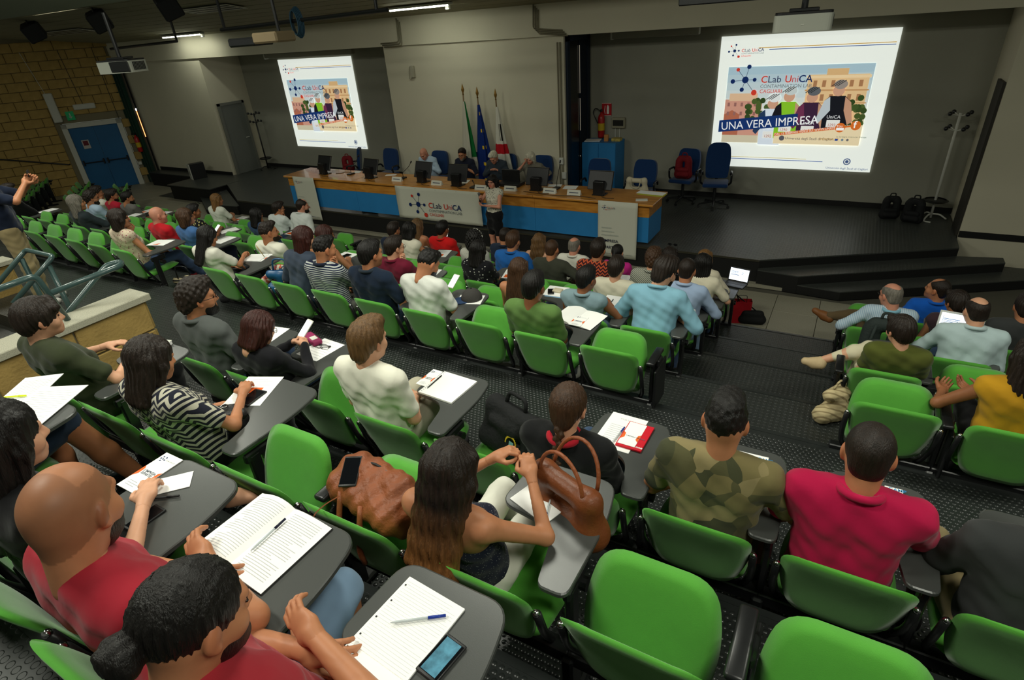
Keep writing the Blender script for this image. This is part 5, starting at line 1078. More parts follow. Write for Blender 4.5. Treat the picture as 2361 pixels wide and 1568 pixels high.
# --- row T
sit(C('T', 1), 'woman with long ombre hair and navy sequin top', sex='f', hair='longwavy', hc='ombre', skin='b', neck='tank', top=fab('sequin', (28, 32, 50), pat_dots((26, 30, 48), (150, 150, 150), 120, .16)), bottom=WHITE, armR=((.16, .44, .86), (.9, .1, -.8), 'grip', (.3, -.6, .5)), armL=((.02, .47, .86), (.8, -.2, -.6), 'grip', (.5, -.3, .6)), yaw=-6, pitch=16, lean=2, shoes=M_shoew, s=0.95, hp=(1018, 1040))
sit(C('T', 4), 'woman with dark shoulder-length hair and zigzag top', sex='f', hair='mid', hc='dark', skin='b', top=fab('zigbw', (60, 60, 70), pat_zig((34, 36, 48), (190, 186, 168), 190)), sleeve=.32, bottom=BLACK, armR='tablet', yaw=-4, pitch=16, lean=6, wide=1.06, hp=(315, 785))
sit(C('T', 6), 'short-haired person in dark green top with earring', sex='f', hair='pixie', hc='dark', skin='a', top=fab('dkgreen', (58, 64, 44)), sleeve=.34, bottom=BLACK, armR='tablet', armL='tablet', yaw=-12, pitch=4, lean=2, face=True, wide=1.12, hp=(60, 690))
# --- row S
sit(C('S', -1), 'person in dark grey T-shirt and beige shorts', hair='short', hc='black', skin='c', top=DGREY, bottom=KHAKI, blen=.5, armR='tablet', armL='crossL', lean=-2, legs='wide')
sit(C('S', 0), 'man in fuchsia polo shirt', hair='buzz', hc='dark', skin='b', top=fab('fuchsia', (182, 24, 70)), collar=fab('fuchsia', (0, 0, 0)), sleeve=.36, armR='cross', armL='crossL', pitch=12, lean=4, wide=1.06, s=1.03, hp=(2022, 985))
sit(C('S', 1), 'man in camouflage T-shirt', hair='fade', hc='black', skin='b', beard='black', top=fab('camo', (90, 80, 60), pat_camo([(122, 112, 74), (88, 86, 58), (140, 128, 90), (72, 74, 52)], 11)), sleeve=.36, bottom=KHAKI, blen=.6, armR='tablet', armL='thigh', yaw=4, pitch=8, lean=2, wide=1.04, s=1.04, legs='wide', shoes=mat('trainer_green', (52, 64, 58), .6), hp=(1680, 913))
sit(C('S', 2), 'woman with long braid and loose black top', sex='f', hair='braid', hc='brown', skin='a', top=fab('looseblack', (26, 27, 28)), sleeve=.62, collar=fab('redcollar', (170, 30, 44)), armR='lap', wide=1.12, pitch=6, lean=-2, hp=(1308, 890))
sit(C('S', 4), 'man with light brown hair and white T-shirt', hair='thick', hc='lbrown', skin='a', top=fab('whitetee', (232, 230, 214)), sleeve=.36, bottom=fab('stone', (176, 170, 150)), armR='lap', yaw=-4, pitch=6, lean=-4, hp=(836, 738))
sit(C('S', 6), 'woman with dark red bob and black cardigan', sex='f', hair='bob', hc='red', skin='a', top=fab('cardigan', (26, 26, 30)), sleeve=1, glasses=True, armR='phone', armL='phone', yaw=-10, pitch=26, lean=6, legs='cross', shoes=SH_RED, hp=(575, 731))
sit(C('S', 7), 'man with curly dark hair glasses and grey shirt', hair='curlyshort', hc='dark', skin='b', beard='black', glasses=True, top=fab('greyshirt', (88, 92, 90)), collar=fab('greyshirt', (0, 0, 0)), sleeve=.42, armR='thigh', yaw=-24, pitch=4, lean=-4, s=1.03, face=True, hp=(437, 646))
# --- row R
sit(C('R', 1), 'man in olive green T-shirt', hair='short', hc='black', skin='c', top=fab('olivetee', (92, 124, 66)), sleeve=.4, armR='lap', pitch=8, lean=-6, bottom=fab('greyjeans', (84, 90, 96)), shoes=M_shoew, hp=(1226, 628))
sit(C('R', 3), 'bearded man in white T-shirt using a phone', hair='fade', hc='black', beard='black', skin='b', top=fab('whitetee2', (220, 222, 214)), sleeve=.4, armR='phone', armL='phone', pitch=28, yaw=-18, lean=8, bottom=GREYT, shoes=M_shoew, hp=(980, 578))
sit(C('R', 4), 'man in dark navy polo with striped collar', hair='short', hc='black', skin='b', top=fab('navypolo', (30, 42, 60)), collar=fab('stripecollar', (40, 50, 60)), sleeve=.38, armR='thigh', pitch=4, yaw=-14, lean=-2, s=1.03, hp=(845, 554))
sit(C('R', 5), 'man in navy and white striped polo', hair='fade', hc='black', skin='b', top=fab('stripepolo', (30, 40, 70), pat_stripe((26, 36, 66), (196, 200, 196), 16, 'Z')), collar=NAVYF, sleeve=.4, armR='face', yaw=-20, pitch=6, lean=2, bottom=GREYT, hp=(738, 546))
sit(C('R', 6), 'woman with long dark hair and slate blue top', sex='f', hair='long', hc='red', skin='a', top=SLATE, sleeve=.45, glasses=True, armR='tablet', yaw=-24, pitch=8, lean=14, dx=.04, hp=(692, 521))
sit(C('R', 8), 'woman in white T-shirt writing with a pencil', sex='f', hair='long', hc='black', skin='b', top=fab('whitetee3', (228, 226, 212)), sleeve=.36, armR='write', yaw=-16, pitch=22, lean=12, bottom=DJEAN, endL=True, hp=(465, 528))
# --- row Q
sit(C('Q', 0), 'man in light blue shirt bending forward', hair='thick', hc='dark', skin='a', beard='dark', glasses=True, top=fab('skyshirt', (132, 180, 200)), collar=fab('skyshirt', (0, 0, 0)), sleeve=.62, armR='tablet', armL='tablet', yaw=-22, pitch=24, lean=12, s=1.06, hp=(1535, 591))
sit(C('Q', 1), 'person in sleeveless washed denim shirt', hair='short', hc='black', skin='c', top=fab('washdenim', (128, 152, 160)), collar=fab('washdenim', (0, 0, 0)), sleeve=0, armR='tablet', yaw=-16, lean=2, bottom=LJEAN, hp=(1350, 618))
sit(C('Q', 2), 'woman with long straight hair and dark tank top', sex='f', hair='long', hc='brown', skin='b', neck='tank', top=NAVYF, pitch=10, lean=0, dx=-.08, hp=(1192, 599))
sit(C('Q', 5), 'man in maroon shirt with hand at chin', hair='short', hc='dark', skin='a', glasses=True, top=fab('maroon', (110, 26, 48)), collar=fab('maroon', (0, 0, 0)), sleeve=.38, armR='face', yaw=-22, lean=-2, pitch=4, hp=(903, 546))
sit(C('Q', 7), 'woman in white tank top with bare shoulders', sex='f', hair='mid', hc='red', skin='b', neck='tank', top=WHITE, glasses=True, armR='tablet', yaw=-24, lean=4, wide=1.08, hp=(742, 521))
sit(C('Q', 8), 'bearded man with undercut in white T-shirt', hair='fade', hc='dark', beard='dark', skin='b', top=fab('whitetee4', (230, 228, 212)), sleeve=.38, yaw=-26, pitch=0, lean=-14, face=True, dx=-.15, endL=True, hp=(608, 512))
# --- row P
sit(C('P', 0), 'man in pale chambray shirt', hair='buzz', hc='dark', skin='b', top=fab('chambray', (158, 178, 208)), collar=fab('chambray', (0, 0, 0)), sleeve=.95, pitch=10, lean=4, armR='tablet', bottom=LJEAN, hp=(1586, 595))
sit(C('P', 1), 'man in beige T-shirt', hair='short', hc='dark', skin='a', top=fab('beige', (208, 202, 180)), sleeve=.38, lean=-6, pitch=4, hp=(1420, 592))
sit(C('P', 4), 'woman in black polka-dot blouse', sex='f', hair='mid', hc='black', skin='a', top=fab('polka', (24, 24, 28), pat_dots((22, 22, 26), (220, 220, 210), 24, .17)), sleeve=.4, armR='face', lean=4, pitch=10, bottom=BLACK, hp=(1097, 559))
# --- row O
sit(C('O', 0), 'woman with dark bob and cream blouse', sex='f', hair='mid', hc='black', skin='a', top=fab('creamblouse', (220, 212, 188)), sleeve=.4, lean=6, armR='tablet', hp=(1622, 585))
sit(C('O', 1), 'person with curly brown hair and checked shirt', hair='curlyshort', hc='brown', skin='a', top=fab('check', (150, 152, 140), pat_stripe((96, 100, 96), (184, 184, 166), 22, 'DIAGONAL')), collar=fab('check', (0, 0, 0)), sleeve=.5, pitch=10, hp=(1508, 571))
sit(C('O', 2), 'man in black and orange zigzag sweater', hair='short', hc='dark', skin='b', top=fab('zigorange', (60, 30, 34), pat_zig((52, 26, 32), (186, 84, 52), 150)), sleeve=.4, pitch=4, s=1.04, hp=(1378, 548))
sit(C('O', 3), 'man in charcoal olive T-shirt', hair='buzz', hc='brown', skin='b', top=fab('charolive', (58, 60, 50)), sleeve=.4, armR=((.34, .42, .76), (.8, -.3, -.4), 'relax', (0, 0, 1)), wide=1.06, bottom=fab('camopants', (90, 84, 60), pat_camo([(80, 76, 50), (120, 112, 80), (50, 50, 40)], 14)), hp=(1270, 553))
sit(C('O', 4), 'man in royal blue polo', hair='short', hc='brown', skin='b', top=fab('royalpolo', (34, 96, 168)), collar=fab('royalpolo', (0, 0, 0)), sleeve=.42, armR='tablet', s=1.03, hp=(1179, 531))
sit(C('O', 5), 'woman with big curly black hair and headband', sex='f', hair='curlybig', hc='black', skin='b', top=fab('lace', (190, 188, 176), pat_dots((190, 188, 176), (110, 108, 100), 90, .2)), sleeve=.4, hp=(1090, 533))
sit(C('O', 7), 'woman with black bob and white sleeveless top', sex='f', hair='bob', hc='black', skin='b', top=fab('whitesl', (222, 216, 196)), sleeve=0, armR='tablet', lean=4, pitch=12, hp=(937, 513))
sit(C('O', 8), 'man with dark hair and navy shirt', hair='short', hc='dark', skin='b', top=NAVYF, sleeve=.5, lean=2, hp=(903, 516))
# --- row N
sit(C('N', 0), 'woman with auburn hair at a laptop', sex='f', hair='long', hc='blond', skin='a', top=fab('ivory', (220, 210, 186)), sleeve=.8, armR='tablet', lean=4, hp=(1625, 577))
sit(C('N', 1), 'woman with sunglasses pushed up in dark hair', sex='f', hair='mid', hc='dark', skin='b', top=BLACK, sleeve=.4, hp=(1545, 570))
sit(C('N', 2), 'woman with tied black hair and magenta top', sex='f', hair='ponytail', hc='black', skin='a', top=fab('magenta', (206, 44, 140)), sleeve=.4, hp=(1422, 566))
sit(C('N', 3), 'grey-haired man with bald crown and white shirt', hair='fringe', hc='grey', skin='d', top=WHITE, collar=WHITE, sleeve=.5, armR='tablet', dx=-.1, hp=(1322, 548))
sit(C('N', 4), 'woman with long wavy light brown hair', sex='f', hair='longwavy', hc='lbrown', skin='a', neck='tank', top=WHITE, dx=-.1, hp=(1240, 540))
sit(C('N', 5), 'man with cropped hair and dark blue shirt', hair='buzz', hc='dark', skin='b', top=fab('inkblue', (38, 48, 66)), sleeve=.5, collar=fab('inkblue', (0, 0, 0)), dx=-.08, legs='cross', hp=(1161, 523))
sit(C('N', 7), 'man in bright red polo', hair='short', hc='black', skin='c', top=fab('redpolo', (214, 30, 30)), collar=fab('redpolo', (0, 0, 0)), sleeve=.38, s=1.06, dx=-.06, hp=(1014, 511))
sit(C('N', 8), 'woman with long brown hair holding up a phone', sex='f', hair='long', hc='lbrown', skin='b', neck='tank', top=WHITE, armR='phone', dx=-.04, hp=(957, 503))
# --- left block
sit(LB('R', 0), 'woman in floral sleeveless blouse', sex='f', hair='bob', hc='dark', skin='b', top=fab('floral', (200, 180, 160), pat_dots((206, 190, 164), (150, 70, 90), 36, .24)), sleeve=0, armL='face', armR='thigh', yaw=-20, pitch=2, lean=-2, face=True, shoes=SH_RED, legs='stretch', tail='at the end of her row', hp=(262, 483))
sit(LB('Q', 0), 'woman with brown bob and blue T-shirt', sex='f', hair='bob', hc='brown', skin='b', top=fab('denimblue', (66, 104, 154)), sleeve=.35, armR='phone', armL='phone', yaw=-22, pitch=0, face=True, lean=-2, bottom=NAVYF, hp=(418, 481))
sit(LB('Q', 1), 'bald man in red shirt', hair=None, hc='stubble', skin='d', top=fab('redshirt', (188, 28, 38)), neck='high', sleeve=.5, yaw=-16, pitch=2, face=True, shave=0.88, hp=(353, 478))
sit(LB('Q', 5), 'man with long grey hair and dark jacket', hair='mid', hc='grey', skin='b', top=fab('darkjacket', (46, 54, 58)), sleeve=1, neck='high', armR='clasp', yaw=-20, pitch=0, face=True, topname='jacket', s=1.05, hp=(165, 453))
sit(LB('Q', 9), 'seated person in dark top with bare knees', hair='short', hc='dark', skin='b', top=BLACK, bottom=BLACK, blen=.5, armR='face', armL='lap', face=True, yaw=-20, hp=(8, 420))
sit(LB('P', 2), 'woman in black patterned top with sunglasses on head', sex='f', hair='short', hc='black', skin='c', top=fab('blackprint', (30, 30, 30), pat_dots((26, 28, 28), (196, 186, 120), 20, .22)), sleeve=.4, armR='tablet', yaw=-18, face=True, hp=(437, 472))
sit(LB('P', 7), 'man in light blue shirt with curly hair', hair='curlyshort', hc='dark', skin='b', beard='dark', glasses=True, top=fab('paleshirt', (164, 186, 206)), sleeve=1, armR='thigh', yaw=-20, lean=2, face=True, bottom=KHAKI, blen=.55, hp=(187, 440))
sit(LB('O', 1), 'woman with dark hair and denim blue top', sex='f', hair='mid', hc='black', skin='b', top=fab('duskblue', (52, 78, 110)), sleeve=.36, armR='face', yaw=-10, hp=(570, 488))
sit(LB('O', 8), 'young bearded man with dark hair and grey T-shirt', hair='short', hc='black', skin='b', beard='black', top=fab('midgrey', (110, 108, 104)), sleeve=.4, yaw=-22, face=True, bottom=KHAKI, blen=.55, hp=(252, 455))
sit(LB('O', 9), 'young bearded man in crimson T-shirt', hair='thick', hc='dark', skin='b', beard='dark', top=fab('crimson', (180, 34, 54)), sleeve=.4, yaw=-22, face=True, hp=(222, 445))
sit(LB('O', 10), 'man resting his forehead on one hand', hair='curlyshort', hc='dark', skin='b', top=WHITE, sleeve=.4, armR='face', yaw=-20, lean=8, face=True, hp=(172, 433))
sit(LB('N', 2), 'bearded man in white shirt leaning forward', hair='receding', hc='dark', skin='d', beard='dark', top=fab('crispwhite', (222, 226, 222)), collar=fab('crispwhite', (0, 0, 0)), sleeve=.55, yaw=-28, lean=10, s=1.08, face=True, dx=-.05, dy=.1, hp=(692, 460))
sit(LB('N', 3), 'man in white shirt and glasses with hand at mouth', hair='thick', hc='dark', skin='b', top=fab('whiteshirt2', (216, 222, 220)), sleeve=.5, armR='face', glasses=True, yaw=-26, face=True, lean=4, hp=(637, 468))
sit(LB('N', 6), 'woman with blond hair and white T-shirt', sex='f', hair='mid', hc='blond', skin='b', top=fab('whitetee5', (226, 228, 214)), sleeve=.32, armR='clasp', armL='clasp', yaw=-28, lean=4, face=True, s=1.05, hp=(492, 447))
# --- right block
sit(RB('N', 1), 'man in cobalt blue polo looking sideways', hair='receding', hc='dark', skin='b', top=fab('cobalt', (24, 92, 190)), collar=fab('cobalt', (0, 0, 0)), sleeve=.42, yaw=62, pitch=-6, armL='side', face=True, s=1.03, hp=(2170, 643))
LEGX = {1: ((-.16, .60, .66), (-.50, .58, .60), (-.66, .66, .60)), -1: ((-.16, .62, .53), (-.2, .66, .09), (-.2, .84, .04))}
sit(RB('O', 0), 'grey-haired man in striped blue shirt with crossed leg', hair='fringe', hc='grey', skin='d', glasses=True, top=fab('bluestripe', (168, 190, 208), pat_stripe((150, 176, 198), (190, 206, 216), 20, 'X')), sleeve=1, collar=fab('skyshirt', (0, 0, 0)), bottom=BROWN, shoes=SH_BR, legs=LEGX, yaw=38, armL=((.34, .30, .66), (.6, -.6, -.2), 'relax', (0, 0, 1)), armR='lap', endL=True, s=1.03, hp=(2062, 656))
sit(RB('O', 1), 'woman with short dark hair and bare arms', sex='f', hair='pixie', hc='dark', skin='b', top=fab('plum', (60, 44, 50)), sleeve=0, yaw=24, armR='tablet', hp=(2215, 673))
sit(RB('O', 2), 'person in dark grey top beside short-haired woman', hair='short', hc='dark', skin='b', top=DGREY, sleeve=.4, armL='clasp', armR='clasp')
sit(RB('P', 1), 'man with bald crown and pale grey-blue shirt', hair='fringe', hc='dark', skin='a', glasses=True, top=fab('greyblue', (184, 204, 206)), collar=fab('greyblue', (0, 0, 0)), sleeve=.95, yaw=14, lean=8, armL='tablet', wide=1.1, pitch=12, hp=(2263, 688))
sit(RB('Q', 0), 'woman in moss green top with crossed cream trousers', sex='f', hair='pixie', hc='dark', skin='a', top=fab('moss', (86, 92, 40)), sleeve=.32, bottom=CREAM, blen=.86, shoes=mat('heel_cream', (200, 176, 136), .6), legs={1: ((-.14, .58, .66), (-.46, .50, .52), (-.58, .52, .47)), -1: ((-.17, .60, .53), (-.22, .64, .09), (-.24, .80, .04))}, yaw=30, armR='lap', endL=True, lean=-4, hp=(2085, 741))
sit(RB('R', 1), 'person in mustard top with hands open on lap', sex='f', hair='mid', hc='dark', skin='c', top=fab('mustard', (196, 146, 34)), sleeve=0, bottom=BLACK, armL=((.30, .50, .68), (.6, -.4, -.4), 'relax', (.3, .2, -.9)), armR=((-.12, .52, .70), (.6, -.3, -.5), 'relax', (-.2, .3, -.9)))
# --- empty chairs
ORD = ('first', 'second', 'third', 'fourth', 'fifth', 'sixth', 'seventh')
def empties(keys, label, seat='seat_up', endL=(), grp=None):
    for n_, k in enumerate(keys):
        if k not in CHAIRS: chair(k, label if len(keys) == 1 else label.replace('empty', ORD[n_]+' empty', 1), seat, False, k in endL, group=grp or 'empty tip-up chairs')
empties([C('R', 0)], 'empty green chair between the olive T-shirt man and the aisle'); empties([C('R', 2)], 'empty green chair between olive T-shirt man and phone user'); empties([C('R', 7)], 'green chair holding a blue bag beside the writing woman', 'seat')
empties([C('S', 5)], 'empty green chair between white T-shirt man and red-haired woman'); empties([C('S', 3)], 'green chair with a black laptop bag beside braided woman', 'seat'); empties([C('T', 2)], 'green chair holding a brown leather backpack', 'seat_mid'); empties([C('T', 3)], 'empty green chair beside the one with brown leather backpack'); empties([C('T', 0)], 'empty green chair beside the woman with ombre hair'); empties([C('T', -1)], 'empty green chair behind the man in fuchsia polo'); empties([C('T', 5)], 'empty green chair beside the woman in zigzag top', 'seat'); empties([C('U', 4)], 'empty green chair beside striped trainers')
empties([C('Q', 3)], 'empty green chair behind the polka-dot blouse'); empties([C('Q', 4)], 'empty green chair beside the man in maroon shirt'); empties([C('Q', 6)], 'empty green chair between maroon shirt and white tank top')
empties([C('P', i) for i in (2, 3)], 'empty green chair from beige T-shirt man towards polka-dot woman'); empties([C('P', i) for i in (5, 6, 7, 8)], 'empty green chair from the polka-dot woman towards the stairwell aisle', endL=(C('P', 8),)); empties([C('O', 6)], 'empty green chair beside the woman with curly black hair'); empties([C('N', 6)], 'empty green chair beside the man in red polo')
empties([LB('R', i) for i in range(1, 7)], 'empty green chair from the floral blouse woman in her row', grp='empty chairs left of the floral blouse'); empties([LB('Q', i) for i in (2, 3, 4)], 'empty green chair from bald red-shirt man towards dark jacket man'); empties([LB('Q', i) for i in (6, 7, 8)], 'empty green chair from the dark jacket man towards the tufa wall'); empties([LB('P', i) for i in (0, 1)], 'empty green chair from the aisle towards the black patterned top'); empties([LB('P', i) for i in (3, 4, 5, 6, 8, 9)], 'empty green chair from black patterned top towards the tufa wall'); empties([LB('O', 0)], 'empty green chair beside the denim blue top'); empties([LB('O', i) for i in (2, 3, 4, 5, 6, 7)], 'empty green chair from denim blue top towards bearded grey T-shirt'); empties([LB('N', i) for i in (0, 1)], 'empty green front-row chair from aisle towards bearded white-shirt man'); empties([LB('N', i) for i in (4, 5)], 'empty green front-row chair from glasses man towards the blond woman'); empties([LB('N', i) for i in (7, 8, 9, 10, 11, 12, 13)], 'empty green front-row chair from the blond woman towards tufa wall')
empties([RB('R', 0)], 'empty green chair behind the woman in moss green'); empties([RB('Q', 1)], 'empty green chair beside the woman in moss green'); empties([RB('P', 0)], 'green chair holding a dark backpack behind striped shirt man', 'seat'); empties([RB('N', 0), RB('N', 2)], 'empty green front-row chair from the aisle by the cobalt polo man')
for (x, y), n, t in (((-17.75, 8.45), 4, 'empty green chair from the wall end, angled row before blue door'), ((-19.4, 8.28), 4, 'empty green chair from the wall end, middle angled row'), ((-21.6, 8.15), 5, 'empty green chair from the wall end, rearmost angled row')):
    for i in range(n): chair(None, t.replace('empty', ORD[i]+' empty', 1), 'seat_up', False, i == 0, (x+.50*i, y-.345*i, .0), -.61, 'angled rows of empty chairs')
# --- the standing man in the gangway, the speaker and the panel
person('man in navy polo and khaki trousers standing taking a photo', (-8.36, 2.70, 1.35), -.5, hair='short', hc='dark', skin='b', glasses=True, face=True, top=NAVYF, sleeve=.4, collar=NAVYF, bottom=KHAKI, shoes=M_shoew, legs='stand', lod=1, s=1.02, armR=((.06, .34, 1.42), (.8, .1, -.8), 'grip', (-1, 0, 0)), armL=((.08, .36, 1.40), (.8, .1, -.8), 'grip', (-1, 0, 0)), pitch=6)
SPK = person('woman in leopard print blouse and black skirt speaking into microphone', (-5.66, 8.93, 0), math.pi-.28, sex='f', hair='long', hc='black', skin='d', glasses=True, face=True, top=fab('leopard', (200, 196, 180), pat_dots((206, 202, 184), (34, 32, 30), 42, .26)), sleeve=0, bottom=BLACK, blen=.45, extra='skirt', shoes=None, legs='stand', lod=1, s=.96, hp=(1135, 403), armR=((.10, .20, 1.22), (.8, -.2, -.8), 'fist', (-.8, 0, .3)), armL=((.04, .22, 1.10), (.9, -.2, -.6), 'relax', (-.2, 0, -1)), pitch=2, yaw=16)
mc = thing('hand_microphone', 'black hand microphone held by the standing woman', 'microphone', (-5.66, 8.93, 0), math.pi-.28); MB().tube([(.06, .24, 1.14), (.055, .25, 1.29)], [.014, .018], 8).build('handle', M_blk, mc, True); MB().ell((.054, .252, 1.31), (.026, .026, .03), 10, 8).build('grille', mat('mic_grey', (90, 92, 92), .4), mc, True)
PAN = [(-8.47, 'bald panel speaker in pale blue shirt reading at the desk', dict(hp=(975, 342), hair=None, shave=.92, hc='stubble', skin='d', top=fab('paleblue', (170, 190, 208)), collar=fab('paleblue', (0, 0, 0)), sleeve=.95, pitch=34)), (-7.44, 'panel speaker in navy polo with grey beard and glasses', dict(hp=(1064, 342), hair='short', hc='dark', beard='grey', glasses=True, skin='b', top=fab('ink', (30, 34, 48)), collar=fab('ink', (0, 0, 0)), sleeve=.45, pitch=14, yaw=10)), (-6.62, 'white-haired panel speaker in dark jacket', dict(hp=(1137, 349), hair='grey', hc='white', glasses=True, skin='d', top=fab('slatejacket', (50, 58, 66)), sleeve=1, topname='jacket', collar=fab('paleblue', (0, 0, 0)), pitch=36)), (-5.74, 'grey-haired woman in grey shawl resting head on hand', dict(hp=(1222, 354), sex='f', hair='bob', hc='white', skin='d', top=fab('shawl', (120, 116, 104)), sleeve=.5, pitch=16, roll=-10, wide=1.15, armR='brow', armL='side'))]
for x, t, kw in PAN:
    office_chair(x, 10.98, math.pi, 'blue swivel chair under the '+t.split(' with ')[0].split(' reading')[0].split(' resting')[0], False); kw.setdefault('armR', ((.10, .40, .80), (.8, -.3, -.4), 'relax', (0, 0, 1))); kw.setdefault('armL', kw['armR'] if not isinstance(kw['armR'], str) else 'lap')
    person(t, (x, 11.12, SZ), math.pi, face=True, lod=1, bottom=DJEAN, shoes=M_shoe, legs='sit', lean=8, **kw)
# ---------------------------------------------------------------- belongings on the writing tablets
ZT = {r: z+TABZ+.001 for r, (y, z) in ROWS.items()}
M_ink = mat('ink_grey', (176, 178, 182), .8); M_org = mat('print_orange', (232, 104, 40), .7); M_scrn = mat('phone_glass', (12, 14, 18), .12, .5); M_bluepen = mat('pen_blue', (24, 54, 150), .35); M_pen = mat('pen_clear', (196, 204, 206), .25, .5); M_lit = mat('phone_lit', (236, 240, 250), .4, emit=1.6)
def quad(name, label, cat, z, TL, TR_, BL, grp=None, maxs=(.5, .5), lift=0):
    a, b, c = atz(*TL, z), atz(*TR_, z), atz(*BL, z); u = b-a; v = a-c; w, h = min(u.length, maxs[0]), min(v.length, maxs[1]); ctr = (b+c)/2
    # keep square corners: bisect the two directions
    ang = math.atan2(u.y, u.x); ang2 = math.atan2(v.y, v.x)-math.pi/2; d = (ang2-ang+math.pi) % (2*math.pi)-math.pi; r = thing(name, label, cat, (ctr.x, ctr.y, z+lift), ang+d/2, grp); return r, w, h
def sheetpart(r, w, h, t=.0015, m=None, name='sheet', z0=0): return MB().rbox((0, 0, z0+t/2), (w, h, t), .0004, 1).build(name, m or M_pap, r)
def lines(r, w, h, n, z, x0=-.42, x1=.42, y0=.36, y1=-.38, m=None, seed=1, t=.0022):
    rn = random.Random(seed); b = MB()
    for i in range(n):
        y = (y0+(y1-y0)*i/max(1, n-1))*h; e = x1-(rn.random()*.2 if rn.random() < .4 else 0); b.add([(x0*w, y-t/2, z), (e*w, y-t/2, z), (e*w, y+t/2, z), (x0*w, y+t/2, z)], [(0, 1, 2, 3)])
    o = b.build('print', m or M_ink, r); o['kind'] = 'stuff'; return o
def flat(r, pts, z, m, name='print'): o = MB().add([(x, y, z) for x, y in pts], [tuple(range(len(pts)))]).build(name, m, r); return o
def flat_text(r, t, x, y, hgt, z, m, bold=0):
    V, F = text_mesh(t, bold=bold); k = hgt/.7; o = MB().add([(x+p[0]*k, y+p[1]*k, z) for p in V], F).build('lettering', m, r); o['kind'] = 'stuff'
def pen(label, z, p0, p1, m=M_bluepen, grp='pens on the tablets', cap=True):
    a, b = atz(*p0, z+.005), atz(*p1, z+.005); d = b-a
    if d.length > .16: b = a+d*(.16/d.length)
    d = b-a; r = thing('pen', label, 'pen', a, 0, grp); MB().tube([(0, 0, 0), d*.1, d*.7], [.0012, .0038, .0038], 8).build('barrel', M_pen if cap else m, r, True); MB().tube([d*.68, d], [.0046, .004], 8).build('pen_cap', m, r, True); return r
def phone(label, z, TL, TR_, BL, lit=False, m=None, lift=0):
    r, w, h = quad('smartphone', label, 'phone', z, TL, TR_, BL, 'smartphones', (.085, .165), lift); w = max(w, .062); h = max(h, .12); MB().rbox((0, 0, .0045), (w, h, .009), .004, 2).build('case', m or M_dark, r, True); MB().rbox((0, 0, .0094), (w*.9, h*.86, .0006), .0002, 1).build('screen', M_lit if lit else M_scrn, r); return r
def leaflet(label, z, TL, TR_, BL, lift=0, mx=(.13, .24)):
    r, w, h = quad('event_leaflet', label, 'leaflet', z, TL, TR_, BL, 'event leaflets', mx, lift); sheetpart(r, w, h, .003); zz = .0036
    flat(r, [(-w*.5, -h*.22), (-w*.36, -h*.12), (-w*.38, h*.02), (-w*.5, h*.08)], zz, M_org); flat(r, [(w*.5, -h*.22), (w*.5, h*.08), (w*.38, h*.02), (w*.36, -h*.12)], zz, M_org)
    flat_text(r, 'L’IMPRESA', -w*.33, -h*.04, w*.105, zz, MATS['print_ink'], .02); flat_text(r, 'RIPARTE!', -w*.3, -h*.11, w*.105, zz, MATS['print_ink'], .02); lines(r, w, h, 3, zz, -.3, .3, -.3, -.4)
    for i, (x, y) in enumerate(((0, 0), (.04, .05), (-.04, .05), (-.06, 0), (.05, -.01), (-.02, -.05))): flat(r, [(-w*.25+x*w*2+.004*math.cos(a), h*.34+y*w*2+.004*math.sin(a)) for a in [k*1.05 for k in range(6)]], zz, MATS['print_20_42_92_0'] if 'print_20_42_92_0' in MATS else M_ink)
    flat_text(r, 'CLab UniCA', -w*.1, h*.33, w*.07, zz, M_ink); return r
def openbook(label, z, TL, TR_, BL, n=22, mx=(.46, .34)):
    r, w, h = quad('open_notebook', label, 'notebook', z, TL, TR_, BL, None, mx); bm_ = MB(); N = 12
    MB().rbox((0, 0, .003), (w, h, .006), .002, 1).build('cover', M_dark, r)
    for s, nm, hgt in ((-1, 'left_page', .03), (1, 'right_page', .010)):
        b = MB(); prof = [(s*w*.495*(i/N), .006+hgt*math.sin(math.pi*min(1, (i/N)*1.05))**.8*(1-.5*i/N)+.004*(1-i/N)) for i in range(N+1)]
        for y in (-h*.49, h*.49): b.v += [(x, y, zz) for x, zz in prof]
        b.f = [(i, i+1, N+1+i+1, N+1+i) if s > 0 else (i+1, i, N+1+i, N+1+i+1) for i in range(N)]
        nb_ = len(b.v)
        for y in (-h*.49, h*.49): b.v += [(x, y, .005) for x, zz in prof]
        b.f += [(i+1, i, nb_+i, nb_+i+1) for i in range(N)]+[(N+1+i, N+2+i, nb_+N+2+i, nb_+N+1+i) for i in range(N)]+[(N, 2*N+1, nb_+2*N+1, nb_+N)]
        pg = b.build(nm, M_pap, r, False); smooth_auto(pg, 40)
        if n:
            pb = MB(); rn = random.Random(5)
            for k in range(n):
                y = h*(.42-.84*k/n); e = .86-(.4*rn.random() if rn.random() < .25 else 0)
                q = [(s*w*.495*t, .0065+hgt*math.sin(math.pi*min(1, t*1.05))**.8*(1-.5*t)+.004*(1-t)) for t in [.12+(e-.12)*j/8 for j in range(9)]]
                st = len(pb.v); pb.v += [(x, y-.0011, zz) for x, zz in q]+[(x, y+.0011, zz) for x, zz in q]; pb.f += [(st+j, st+j+1, st+10+j, st+9+j) for j in range(8)]
            o = pb.build('print', mat('ink_pale', (196, 198, 200), .8), pg); o['kind'] = 'stuff'
    return r
